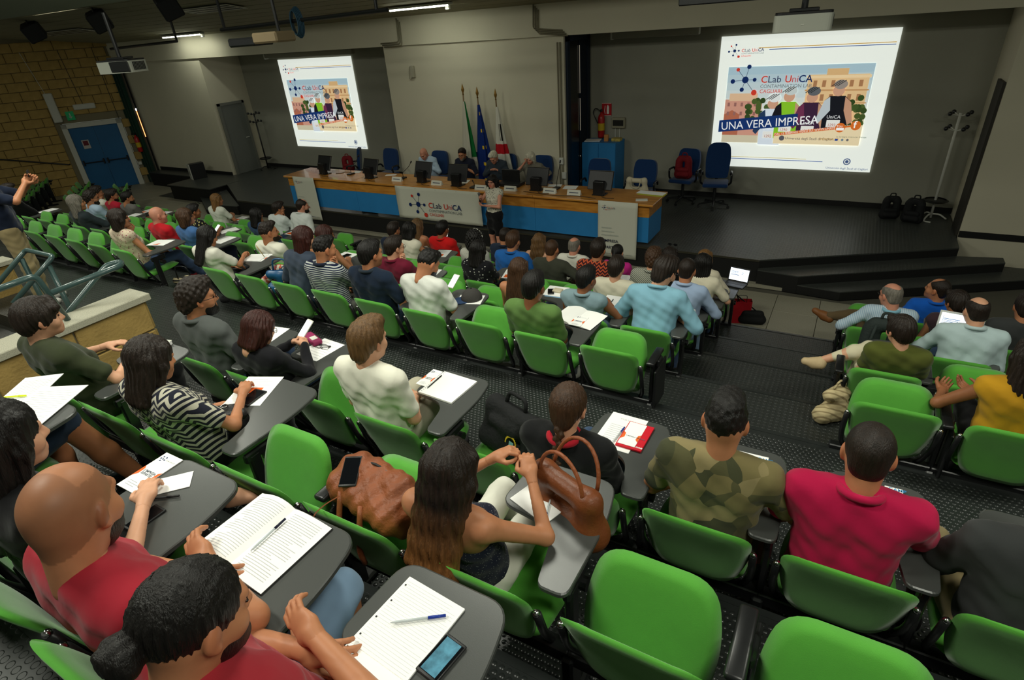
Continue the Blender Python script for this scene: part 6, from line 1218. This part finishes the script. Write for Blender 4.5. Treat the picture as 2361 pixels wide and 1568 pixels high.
# nearest row
z = ZT['U']
r, w, h = quad('lined_notepad', 'lined white notepad on the tablet of the man with bun', 'notepad', z, (945, 1328), (1067, 1408), (812, 1480), None, (.24, .34)); sheetpart(r, w, h, .006); lines(r, w, h, 24, .0066, -.46, .46, .44, -.46, mat('rule_pale', (214, 217, 220), .8), 3, .0008)
for i in range(4): MB().cyl((-w*.45, h*(.38-.25*i), .005), (-w*.45, h*(.38-.25*i), .0068), .003, 8).build('punch_hole', M_dark, r)
bb = MB(); N = 8
for i in range(N+1):
    t = i/N; bb.v += [(-w*.5, -h*.5-.05*t, .004+.02*t*t), (w*.5, -h*.5-.05*t*.6, .004+.008*t*t)]
bb.f = [(2*i, 2*i+1, 2*i+3, 2*i+2) for i in range(N)]; bb.build('curled_page', M_pap, r, True)
pen('clear ballpoint with blue cap on the lined notepad', z+.008, (900, 1436), (1028, 1419)); phone('black smartphone beside the lined notepad', z, (1028, 1466), (1074, 1500), (962, 1540)); MB().rbox((0, 0, .0102), (.05, .1, .0004), .0001, 1).build('wallpaper', mat('wallpaper_blue', (70, 120, 140), .3, emit=.15, var=(40, .5)), [o for o in COL.objects if o.get('label') == 'black smartphone beside the lined notepad'][0])
openbook('thick open printed book on the tablet of the shaven-headed man', z, (608, 1135), (763, 1222), (443, 1268), 26); pen('clear ballpoint with dark cap on the open printed book', z+.018, (578, 1270), (658, 1196), mat('pen_dark', (20, 24, 50), .4))
leaflet('event leaflet in plastic wallet on the sandal wearer tablet', z, (385, 1043), (420, 1062), (272, 1118)); paper(*atz(385, 1118, z)[:2], z, .09, .17, -.75, 'folded white paper beside the leaflet on sandal wearer tablet'); pen('black ballpoint on the tablet of the sandal wearer', z, (326, 1152), (413, 1143), M_dark, cap=False); phone('dark smartphone on the tablet edge of the sandal wearer', z, (362, 1165), (384, 1178), (285, 1219))
for i, (TL, TR_, BL, t) in enumerate((((60, 872), (148, 862), (-40, 960), 'white printed sheet under the yellow highlighter'), ((95, 870), (163, 890), (20, 990), 'white printed sheet curling at the tablet edge'))): r, w, h = quad('paper_sheet', t, 'paper', z, TL, TR_, BL, 'printed sheets on the trainer wearer tablet', (.24, .32), .002+.003*i); sheetpart(r, w, h, .003); lines(r, w, h, 16, .0034, seed=i)
pen('yellow highlighter with blue cap on printed sheets', z+.008, (6, 916), (60, 912), mat('highlighter', (214, 230, 30), .4, emit=.1), cap=False)
# row T
z = ZT['T']
r, w, h = quad('paper_pad', 'white letterhead pad beside the brown handbag', 'notepad', z, (1232, 1108), (1308, 1168), (1180, 1150), None, (.22, .2)); sheetpart(r, w, h, .004); lines(r, w, h, 2, .0046, -.4, -.1, .3, .2); flat(r, [(-w*.5, h*.5), (-w*.3, h*.5), (-w*.5, h*.3)], .0046, mat('print_green', (90, 150, 60), .7))
pen('silver ballpoint with blue grip on the letterhead pad', z+.005, (1270, 1148), (1256, 1200))
r, w, h = quad('paper_sheet', 'white sheet under the black phone on zigzag woman tablet', 'paper', z, (572, 868), (652, 870), (515, 934), None, (.26, .32)); sheetpart(r, w, h); flat(r, [(-w*.2, -h*.1), (w*.2, -h*.1), (w*.2, h*.1), (-w*.2, h*.1)], .002, M_org); lines(r, w, h, 4, .002, -.3, .3, .4, .2)
phone('black smartphone on the orange leaflet of zigzag woman', z, (588, 897), (610, 906), (552, 932), lift=.002); pen('teal ballpoint on the sheet of zigzag woman', z, (562, 916), (566, 886), mat('pen_teal', (40, 130, 150), .4)); r, w, h = quad('closed_book', 'thick white book on the tablet of the green top person', 'book', z, (350, 783), (386, 797), (322, 806), None, (.2, .14)); MB().rbox((0, 0, .012), (w, h, .024), .002, 1).build('pages', M_pap, r); MB().rbox((0, 0, .026), (w+.004, h+.004, .003), .001, 1).build('cover', M_card, r)
# row S
z = ZT['S']
leaflet('event leaflet beside the spiral notebook of white T-shirt man', z, (1000, 852), (1022, 858), (958, 885)); r, w, h = quad('spiral_notebook', 'white spiral notebook on the tablet of white T-shirt man', 'notebook', z, (1028, 856), (1100, 881), (965, 908), None, (.3, .26)); sheetpart(r, w, h, .012)
for i in range(14): MB().tube([(-w*.44+.004*math.cos(a), h*(.44-.068*i), .012+.005*math.sin(a)) for a in [k*1.05 for k in range(6)]], .0008, 4, closed=True).build('ring', M_dark, r)
pen('black ballpoint between leaflet and spiral notebook', z+.01, (985, 895), (1018, 866), M_dark, cap=False)
r, w, h = quad('paper_sheet', 'printed sheet under the red booklet of braided woman', 'paper', z, (1413, 948), (1492, 972), (1367, 1020), None, (.24, .32)); sheetpart(r, w, h); lines(r, w, h, 9, .002, -.35, .2, .15, -.3); flat_text(r, 'CLab UniCA', -w*.2, h*.34, .012, .002, M_ink)
r, w, h = quad('red_booklet', 'red booklet with white leaflet on the braided woman tablet', 'booklet', z, (1453, 975), (1510, 990), (1417, 1028), None, (.17, .24), .002); MB().rbox((0, 0, .005), (w, h, .01), .001, 1).build('cover', mat('booklet_red', (206, 20, 40), .5), r); MB().rbox((-w*.12, h*.02, .0115), (w*.68, h*.9, .002), .0005, 1).build('leaflet', M_pap, r); flat(r, [(-w*.46, -h*.25), (-w*.34, -h*.16), (-w*.36, 0), (-w*.46, h*.05)], .0128, M_org); flat(r, [(w*.22, -h*.25), (w*.22, h*.05), (w*.12, 0), (w*.1, -h*.16)], .0128, M_org); flat_text(r, 'L’IMPRESA RIPARTE!', -w*.32, -h*.1, w*.06, .0128, MATS['print_ink'], .02); flat_text(r, 'one', w*.24, -h*.42, w*.12, .0105, M_pap, .02)
pen('silver ballpoint with blue clip beside the red booklet', z+.003, (1412, 1020), (1440, 985)); r, w, h = quad('paper_sheet', 'white letterhead pad under phone on the camouflage man tablet', 'notepad', z, (1690, 1037), (1770, 1058), (1680, 1092), None, (.26, .2)); sheetpart(r, w, h, .006); flat_text(r, 'CAMP', w*.2, h*.32, .018, .0066, mat('print_sky', (40, 140, 200), .7), .01); flat_text(r, 'CE', -w*.45, h*.34, .018, .0066, MATS['print_sky'], .01)
phone('dark smartphone on the letterhead pad of camouflage man', z, (1698, 1060), (1726, 1072), (1686, 1088), lift=.007)
r, w, h = quad('paper_sheet', 'white letterhead pad on the tablet of fuchsia polo man', 'notepad', z, (2040, 1122), (2082, 1132), (2040, 1182), None, (.15, .22)); sheetpart(r, w, h, .006); flat_text(r, 'CAMP', -w*.3, h*.38, .018, .0066, MATS['print_sky'], .01); leaflet('event leaflet on the tablet of fuchsia polo man', z, (2083, 1162), (2144, 1177), (2088, 1240))
r, w, h = quad('paper_sheet', 'white sheet on the rim of the beige shorts wearer tablet', 'paper', z, (2340, 1212), (2420, 1230), (2362, 1300), None, (.2, .2)); sheetpart(r, w, h, .002)
r, w, h = quad('paper_sheet', 'printed white sheet on the cardigan woman tablet', 'paper', z, (748, 777), (788, 797), (690, 815), None, (.22, .3)); sheetpart(r, w, h); lines(r, w, h, 8, .002); pc_ = thing('pencil_case', 'pink pencil case on the cardigan woman tablet', 'pencil case', atz(722, 787, z), -.35); MB().rbox((0, 0, .02), (.2, .075, .04), .016, 3).build('pouch', mat('pouch_pink', (150, 44, 90), .6), pc_, True); MB().rbox((.03, 0, .0405), (.06, .045, .002), .001, 1).build('patch', M_card, pc_)
ek = thing('earphones', 'tangled black earphones on the cardigan woman sheet', 'earphones', atz(745, 800, z+.004)); MB().tube([(.05*math.cos(k*.7)*(1+.4*math.sin(k*1.9)), .03*math.sin(k*.9), .002+.002*math.sin(k*2.1)) for k in range(26)], .0016, 5).build('cord', M_dark, ek, True); MB().ell((.05, .02, .004), (.007, .007, .007), 8, 6).build('earbud', M_dark, ek, True); MB().ell((-.05, .02, .004), (.007, .007, .007), 8, 6).build('earbud', M_dark, ek, True)
r, w, h = quad('paper_sheet', 'white sheet with orange corner on curly grey-shirt man tablet', 'paper', z, (612, 746), (653, 762), (585, 775), None, (.26, .22)); sheetpart(r, w, h); flat(r, [(-w*.4, -h*.45), (w*.2, -h*.45), (w*.2, -h*.3)], .002, M_org)
# row R
z = ZT['R']
openbook('open white notebook on the tablet of olive T-shirt man', z, (1310, 702), (1392, 731), (1277, 737), 0, (.4, .3)); leaflet('event leaflet on the open white notebook', z+.016, (1330, 727), (1356, 733), (1312, 748)); r, w, h = quad('paper_sheet', 'white sheet under the baseball cap', 'paper', z, (1062, 680), (1118, 682), (1050, 700), None, (.28, .22)); sheetpart(r, w, h)
cp_ = thing('baseball_cap', 'grey baseball cap with blue brim on a tablet', 'cap', atz(1088, 690, z), 2.4); V, Q = sdf_mesh([('e', (0, 0, .01), (.088, .10, .10))], .008, .01, None, [((0, 0, 1), .0)]); link('crown', np_mesh('crown', V, Q), mat('cap_grey', (64, 62, 60), .9, bump=(80, .2)), cp_); MB().prism(roundpoly([(-.075, .05), (.075, .05), (.07, .15), (0, .175), (-.07, .15)], .04, 4), .004, .012).build('brim', mat('cap_blue', (44, 66, 100), .8), cp_); MB().ell((0, 0, .112), (.009, .009, .005), 8, 6).build('button', M_dark, cp_, True)
leaflet('event leaflet on the writing woman tablet', z, (602, 584), (622, 588), (588, 601)); r, w, h = quad('paper_sheet', 'white notebook under the writing woman hand', 'notebook', z, (578, 586), (612, 589), (566, 601), None, (.3, .22)); sheetpart(r, w, h, .008)
r, w, h = quad('paper_sheet', 'white sheets beside pen on the floral blouse woman tablet', 'paper', z, (368, 549), (398, 553), (342, 566), None, (.28, .22)); sheetpart(r, w, h); flat(r, [(-w*.2, -h*.4), (w*.1, -h*.4), (w*.1, -h*.1)], .002, M_org)
# rows Q..N: one sheet or so each
z = ZT['Q']
r, w, h = quad('paper_sheet', 'white sheet under green phone on light blue shirt man tablet', 'paper', z, (1566, 713), (1606, 713), (1560, 739), None, (.22, .3)); sheetpart(r, w, h); phone('black smartphone in green case on the white sheet', z, (1565, 727), (1593, 731), (1562, 737), m=mat('case_green', (60, 180, 120), .5), lift=.002)
r, w, h = quad('paper_sheet', 'open ring folder with pen on the denim shirt tablet', 'folder', z, (1396, 678), (1450, 694), (1392, 705), None, (.3, .3)); sheetpart(r, w, h, .012); pen('black ballpoint on the open ring folder', z+.012, (1405, 703), (1414, 690), M_dark, cap=False)
r, w, h = quad('paper_sheet', 'white and blue papers on the tank top woman tablet', 'paper', z, (1268, 657), (1312, 664), (1250, 680), None, (.3, .24)); sheetpart(r, w, h, .004); MB().rbox((.04, -.02, -.001), (w, h, .001), .0003, 1).build('blue_folder', mat('folder_blue', (120, 160, 190), .6), r); phone('black smartphone on white and blue papers', z, (1262, 668), (1276, 668), (1264, 680), lift=.005); tag(MB().rbox((0, 0, .012), (.1, .08, .024), .01, 2).build('pouch', M_cream, None, True, atz(1286, 672, z+.005)), 'cream pouch on the tank top woman papers', 'pouch')
r, w, h = quad('paper_sheet', 'white folder with phone on the bare-shouldered woman tablet', 'paper', z, (796, 578), (818, 587), (765, 598), None, (.26, .3)); sheetpart(r, w, h, .003); flat(r, [(-w*.1, -h*.4), (w*.4, -h*.4), (w*.4, -h*.2), (-w*.1, -h*.2)], .0035, M_org); phone('black smartphone on the white folder', z, (798, 586), (808, 590), (788, 592), lift=.004)
for key, t in ((C('P', 0), 0), (C('P', 1), 1), (C('P', 4), 2), (C('O', 0), 3), (C('O', 1), 4), (C('O', 2), 5), (C('O', 3), 6), (C('O', 4), 7), (C('O', 7), 8), (C('N', 1), 9), (C('N', 3), 10), (C('N', 4), 11), (C('N', 7), 12), (LB('Q', 0), 13), (LB('Q', 1), 14), (LB('P', 2), 15), (LB('O', 1), 16), (LB('O', 8), 17), (LB('O', 9), 18), (LB('P', 7), 19), (LB('N', 6), 20), (LB('Q', 9), 21), (RB('Q', 0), 22), (RB('R', 1), 23), (C('Q', 5), 24), (C('R', 5), 25)):
    p = seat_pos(key); rn = random.Random(t); x, y = p.x+.08+rn.uniform(-.02, .05), p.y+.53; r = thing('paper_sheet', 'white sheet on the tablet of the '+' '.join(SHORT[key].split()[:8]), 'paper', (x, y, ZT[key[1]]), rn.uniform(-.35, .3), 'sheets on tablets'); sheetpart(r, .21, .29)
    if t % 2 == 0: flat(r, [(-.08, -.12), (.04, -.12), (.04, -.03), (-.08, -.03)], .002, M_org)
    lines(r, .21, .29, 6, .002, -.4, .3, .4, .1, seed=t)
# things held in hands
def held_phone(key, dxyz, rx, label, lit=True):
    p = PEOPLE_POS[key]+Vector(dxyz); r = thing('smartphone', label, 'phone', p, 0, 'smartphones'); r.rotation_euler = (rx, 0, -.2); MB().rbox((0, 0, 0), (.072, .145, .009), .004, 2).build('case', M_card if lit else M_dark, r, True); MB().rbox((0, 0, .005), (.064, .125, .0006), .0002, 1).build('screen', M_lit if lit else M_scrn, r)
PEOPLE_POS = {k: seat_pos(k) for k in CHAIRS}
held_phone(C('R', 3), (0, .52, .86), .7, 'white smartphone with lit screen held by bearded man'); held_phone(C('S', 6), (0, .53, .87), .7, 'white smartphone with lit screen held by cardigan woman'); held_phone(C('N', 8), (.08, .55, .95), 1.2, 'white smartphone with lit screen held up in front row'); held_phone(LB('Q', 0), (0, .53, .86), .7, 'white smartphone held by the brown bob woman')
hp_ = thing('smartphone', 'black smartphone held up by the standing man', 'phone', (-8.18, 3.06, 2.86), -.5, 'smartphones'); MB().rbox((0, 0, 0), (.14, .009, .072), .004, 2).build('case', M_dark, hp_, True); MB().rbox((0, -.005, 0), (.125, .0006, .064), .0002, 1).build('screen', M_scrn, hp_)
pc2 = seat_pos(C('R', 8))+Vector((.11, .58, TABZ+.03)); tag(MB().tube([(0, 0, 0), (-.03, -.04, .15)], .004, 6).build('pencil', mat('pencil_yellow', (190, 160, 70), .5), None, True, pc2), 'yellow pencil in the writing woman hand', 'pencil')
hbnd = thing('headband', 'pale headband in the big curly black hair', 'headband', (0, 0, 0)); _h = [o for o in PEOPLE['woman with big curly black hair and headband seated in a green lecture chair'].children if o.name.startswith('hair')][0]; bpy.context.view_layer.update(); hbnd.matrix_world = _h.matrix_world.copy(); MB().tube([(.122*math.cos(a), .01, .035+.128*math.sin(a)) for a in [math.pi*i/16 for i in range(17)]], .006, 6).build('band', M_card, hbnd, True)
for who, t in (('woman with sunglasses pushed up in dark hair seated in a green lecture chair', 'dark sunglasses pushed up in dark hair in front row'), ('woman with blond hair and white T-shirt seated in a green lecture chair', 'dark sunglasses pushed up in blond hair'), ('woman in black patterned top with sunglasses on head seated in a green lecture chair', 'dark sunglasses on the head of the black patterned top woman')):
    _h = [o for o in PEOPLE[who].children if o.name.startswith('hair')][0]; g = thing('sunglasses', t, 'sunglasses', (0, 0, 0)); g.matrix_world = _h.matrix_world @ Matrix.Translation((0, -.005, .075)) @ Matrix.Rotation(.55, 4, 'X') @ Matrix.Scale(1.16, 4)
    for q in (-1, 1): MB().ell((q*.034, .108, .004), (.026, .004, .02), 10, 6).build('lens', M_scrn, g, True)
    MB().tube([(-.085, -.01, .0), (-.06, .1, .01), (.06, .1, .01), (.085, -.01, 0)], .0025, 5).build('frame', M_glass, g, True)
# laptops
def laptop(x, y, z, rz, label, w=.33, white=True):
    r = thing('laptop', label, 'laptop', (x, y, z), rz); m = mat('laptop_white', (220, 222, 218), .4) if white else M_dark
    MB().rbox((0, 0, .01), (w, w*.68, .02), .006, 2).build('base', m, r); k = MB()
    for j in range(5):
        for i in range(12): k.cbox((-w*.42+i*w*.076, w*.02+j*w*.062, .0212), (w*.062, w*.05, .002))
    o = k.build('keys', M_dark, r); o['kind'] = 'stuff'; T = Matrix.Translation((0, w*.34, .02)) @ Matrix.Rotation(math.radians(-14), 4, 'X')
    MB().rbox((0, 0, w*.34), (w, .012, w*.68), .005, 2, T).build('lid', m, r); MB().rbox((0, -.0068, w*.34), (w*.9, .001, w*.57), .0003, 1, T).build('screen', mat('laptop_screen', (226, 234, 244), .4, emit=.9), r)
    b = MB()
    for x0, x1, z0, z1 in ((-.38, -.02, .46, .48), (-.38, -.06, .42, .435), (-.38, -.1, .38, .395), (-.38, .0, .30, .33), (.1, .4, .5, .51), (.12, .2, .44, .46), (.12, .2, .36, .38), (-.4, -.39, .12, .55), (.06, .065, .12, .55)): b.add([(x0*w, -.0078, z0*w), (x1*w, -.0078, z0*w), (x1*w, -.0078, z1*w), (x0*w, -.0078, z1*w)], [(0, 1, 2, 3)], T)
    o = b.build('screen_content', mat('screen_ink', (120, 150, 190), .5, emit=.3), r); o['kind'] = 'stuff'
lpz = ROWS['P'][1]+TABZ; lp_ = atz(2200, 795, lpz); laptop(lp_.x, lp_.y, lpz, -.12, 'white laptop with document on screen beside bald-crowned man'); p = seat_pos(C('N', 0)); laptop(p.x+.24, p.y+.55, p.z+TABZ, -.2, 'dark laptop in front of the auburn-haired woman', .28, False)
# ---------------------------------------------------------------- bags
M_leather = mat('leather_brown', (140, 76, 42), .5, .4, bump=(45, .3), var=(8, .2)); M_leather2 = mat('leather_tan', (116, 62, 30), .45, .4, bump=(40, .2))
p = seat_pos(C('T', 2)); bg = thing('leather_backpack', 'brown leather backpack lying on a green chair', 'backpack', (p.x-.05, p.y+.23, p.z+.66), -.2)
soft('bag_body', [('c', (-.16, 0, .0), (.17, .0, .0), .095, .085, .05), ('c', (-.15, .04, .05), (.12, .05, .06), .08, .075, .05), ('c', (-.15, -.05, .03), (.15, -.05, .02), .07, .065, .04), ('c', (-.18, -.03, .0), (-.2, .04, .02), .07, .06, .04)], M_leather, bg, .009, .04, noise=lambda x, y, z: .004*np.sin(x*40+y*70)+.003*np.sin(x*90-z*60))
MB().tube(arc([(-.2, .02, .1), (0, .06, .14), (.2, .02, .09)], .08), .006, 6).build('zip', M_dark, bg, True)
for x in (-.1, .04): MB().tube(arc([(x, -.1, .06), (x+.02, -.14, -.02), (x+.03, -.17, -.12), (x+.03, -.16, -.2)], .05), .012, 6).build('strap', M_leather, bg, True)
MB().rbox((.2, .0, .06), (.012, .03, .02), .004, 1).build('buckle', M_chrome, bg)
pb = p+Vector((-.16, .22, .775)); r = thing('smartphone', 'dark smartphone lying on the brown leather backpack', 'phone', pb, .5, 'smartphones'); r.rotation_euler.x = .25; MB().rbox((0, 0, 0), (.075, .15, .009), .004, 2).build('case', M_dark, r, True); MB().rbox((0, 0, .005), (.068, .13, .0006), .0002, 1).build('screen', M_scrn, r)
so_ = thing('hanging_strap', 'brown leather strap hanging over a green chair back', 'strap', (p.x-.08, p.y-.045, p.z+.815), 0); MB().tube(arc([(0, .12, -.02), (0, .05, .0), (0, -.01, 0), (.005, -.03, -.05), (.01, -.035, -.2)], .03), .003, 4).build('band_core', M_leather, so_); MB().box((-.016, -.04, -.2), (.018, -.034, 0)).build('band', M_leather, so_)
p = seat_pos(C('S', 3)); lb = thing('laptop_bag', 'black laptop bag with round yellow print on chair', 'bag', (p.x+.02, p.y+.34, p.z+.48), -.35); lb.rotation_euler.x = -.28; soft('bag_body', [('c', (-.17, 0, .06), (.17, 0, .06), .065, .065, .04), ('c', (-.16, 0, .26), (.16, 0, .26), .055, .055, .04), ('c', (-.17, 0, .06), (-.16, 0, .26), .06, .055, .04), ('c', (.17, 0, .06), (.16, 0, .26), .06, .055, .04), ('c', (-.05, 0, .1), (.05, 0, .22), .07, .07, .05), ('c', (-.1, -.045, .2), (.08, -.045, .2), .04, .04, .03)], M_blkbag, lb, .011, .04)
MB().tube(arc([(-.08, 0, .3), (-.07, 0, .38), (.07, 0, .38), (.08, 0, .3)], .04), .012, 8).build('handle', M_blkbag, lb, True); b = MB()
for i in range(14): a = -.2+i*.26; b.cbox((.08+.042*math.cos(a), -.079, .14+.042*math.sin(a)), (.008, .002, .012))
o = b.build('print', mat('print_yellow', (214, 180, 40), .7), lb); o['kind'] = 'stuff'; MB().cbox((.085, -.079, .135), (.035, .002, .04)).build('emblem', mat('print_cyan', (120, 170, 170), .7), lb); MB().tube(arc([(.2, 0, .25), (.32, .02, .2), (.4, .02, .05)], .05), .01, 6).build('shoulder_strap', M_blkbag, lb, True)
p = seat_pos(C('T', 1)); hbg = thing('handbag', 'tan leather handbag on the lap of the ombre-haired woman', 'handbag', (p.x+.14, p.y+.50, p.z+.60), -.35); soft('bag_body', [('c', (-.13, 0, .05), (.13, 0, .05), .07, .07, .04), ('c', (-.12, 0, .2), (.12, 0, .2), .045, .045, .04), ('c', (-.13, 0, .05), (-.12, 0, .2), .06, .045, .04), ('c', (.13, 0, .05), (.12, 0, .2), .06, .045, .04)], M_leather2, hbg, .009, .04)
for yy in (-.03, .05): MB().tube([(.115*math.cos(a), yy+.05*math.sin(a)*(1 if yy > 0 else .2), .22+.15*math.sin(a)) for a in [math.pi*i/14 for i in range(15)]], .008, 8).build('handle', M_leather, hbg, True)
p = seat_pos(C('R', 7)); bb_ = thing('blue_handbag', 'glossy blue handbag with patterned scarf on a chair', 'handbag', (p.x+.12, p.y+.33, p.z+.47), .3); soft('bag_body', [('c', (-.15, 0, .06), (.15, 0, .06), .07, .07, .04), ('c', (-.15, 0, .22), (.15, 0, .22), .05, .05, .04), ('c', (0, 0, .06), (0, 0, .2), .07, .06, .05)], mat('bag_blue', (30, 84, 130), .35, .5), bb_, .013, .04); MB().tube(arc([(-.1, 0, .26), (-.08, 0, .4), (.08, 0, .4), (.1, 0, .26)], .06), .01, 6).build('handle', MATS['bag_blue'], bb_, True); soft('scarf', [('c', (-.28, .05, .12), (-.1, .1, .24), .05, .05, .03), ('c', (-.1, .1, .24), (.1, .1, .26), .05, .04, .03)], mat('scarf_mix', (170, 120, 100), .9, pat=pat_camo([(190, 90, 70), (60, 80, 100), (200, 190, 170), (120, 60, 60)], 30)), bb_, .013, .03)
p = seat_pos(RB('P', 0)); backpack(p.x+.04, p.y+.22, p.z+.46, math.pi, 'dark grey-green backpack on the chair behind striped shirt man', mat('bag_slate', (44, 52, 50), .8, .25, bump=(50, .3)), 1.02, tilt=.15)
q = atz(2115, 985, TR*4); backpack(q.x, q.y, TR*4, .3, 'black backpack on the tier beside the empty chair', M_blkbag, .8)
q = atz(1905, 958, TR*4); qb = thing('quilted_bag', 'beige quilted handbag on the rubber tier by aisle', 'handbag', (q.x+.05, q.y, TR*4), .9); soft('bag_body', [('c', (-.13, 0, .07), (.13, 0, .07), .075, .075, .05), ('c', (-.1, 0, .24), (.1, 0, .24), .05, .05, .05), ('c', (0, 0, .07), (0, 0, .22), .085, .06, .05)], mat('quilt_beige', (190, 172, 130), .7, pat=pat_stripe((150, 132, 96), (200, 182, 140), 9, 'DIAGONAL', .2)), qb, .011, .05, noise=lambda x, y, z: .004*np.sin((x+z)*70)*np.sin((x-z)*70)); MB().tube(arc([(-.08, 0, .28), (-.02, 0, .36), (.1, 0, .3), (.12, .02, .2)], .06), .009, 6).build('strap', MATS['quilt_beige'], qb, True)
q = atz(1700, 748, 0); tt = thing('paper_bag', 'red paper shopping bag on the tiled floor', 'bag', (q.x, q.y+.1, .001), .3); MB().add([(-.13, -.06, 0), (.13, -.06, 0), (.13, .06, 0), (-.13, .06, 0), (-.14, -.05, .34), (.14, -.05, .34), (.14, .05, .34), (-.14, .05, .34)], [(0, 3, 2, 1), (0, 1, 5, 4), (1, 2, 6, 5), (2, 3, 7, 6), (3, 0, 4, 7)]).build('bag_body', mat('bag_scarlet', (176, 20, 34), .6), tt); MB().tube(arc([(-.06, -.05, .33), (-.06, -.06, .44), (.06, -.06, .44), (.06, -.05, .33)], .03), .004, 6).build('handle', M_blk, tt, True)
q = atz(1722, 748, 0); sb = thing('shoulder_bag', 'black shoulder bag with long strap on the tiled floor', 'bag', (q.x+.05, q.y+.05, .0), .2); soft('bag_body', [('c', (-.12, 0, .07), (.12, 0, .07), .07, .07, .04), ('c', (-.1, 0, .16), (.1, 0, .16), .05, .05, .04)], M_blkbag, sb, .013, .04); MB().tube(arc([(-.12, 0, .16), (-.3, .05, .55), (-.38, .05, .66), (-.34, .02, .5), (.12, 0, .14)], .06), .009, 6).build('strap', M_blk, sb, True)
p = seat_pos(LB('R', 0)); st_ = thing('striped_bag', 'striped beige and black beach bag on the floor', 'bag', (p.x+.42, p.y+.45, p.z), .4); soft('bag_body', [('c', (-.16, 0, .07), (.16, 0, .07), .07, .07, .05), ('c', (-.16, 0, .26), (.16, 0, .26), .05, .05, .05), ('c', (0, 0, .08), (0, 0, .26), .08, .06, .05)], mat('stripe_bag', (150, 140, 110), .8, pat=pat_stripe((40, 38, 36), (176, 164, 130), 8, 'Z')), st_, .014, .05); MB().tube(arc([(-.1, -.04, .3), (-.08, -.06, .48), (.08, -.06, .48), (.1, -.04, .3)], .06), .008, 6).build('handle', M_blk, st_, True)
lgb = thing('dark_bag', 'dark leather bag with clasp on the zigzag woman tablet', 'bag', atz(500, 975, ZT['T']-.02), .7); soft('bag_body', [('c', (-.13, 0, .03), (.13, .0, .03), .035, .03, .03), ('c', (-.1, .03, .05), (.1, .04, .04), .03, .03, .03)], mat('leather_black', (34, 32, 32), .45, .4, bump=(40, .3)), lgb, .009, .03); MB().tube([(.05+.016*math.cos(a), .03+.016*math.sin(a), .075) for a in [k*.7 for k in range(9)]], .003, 6, closed=True).build('clasp_ring', M_chrome, lgb, True)
tag(MB().rbox((0, 0, .035), (.2, .09, .07), .03, 3).build('pouch', M_blkbag, None, True, tuple(atz(530, 695, TR*5)), .5), 'small black pouch lying on the rubber gangway', 'pouch')
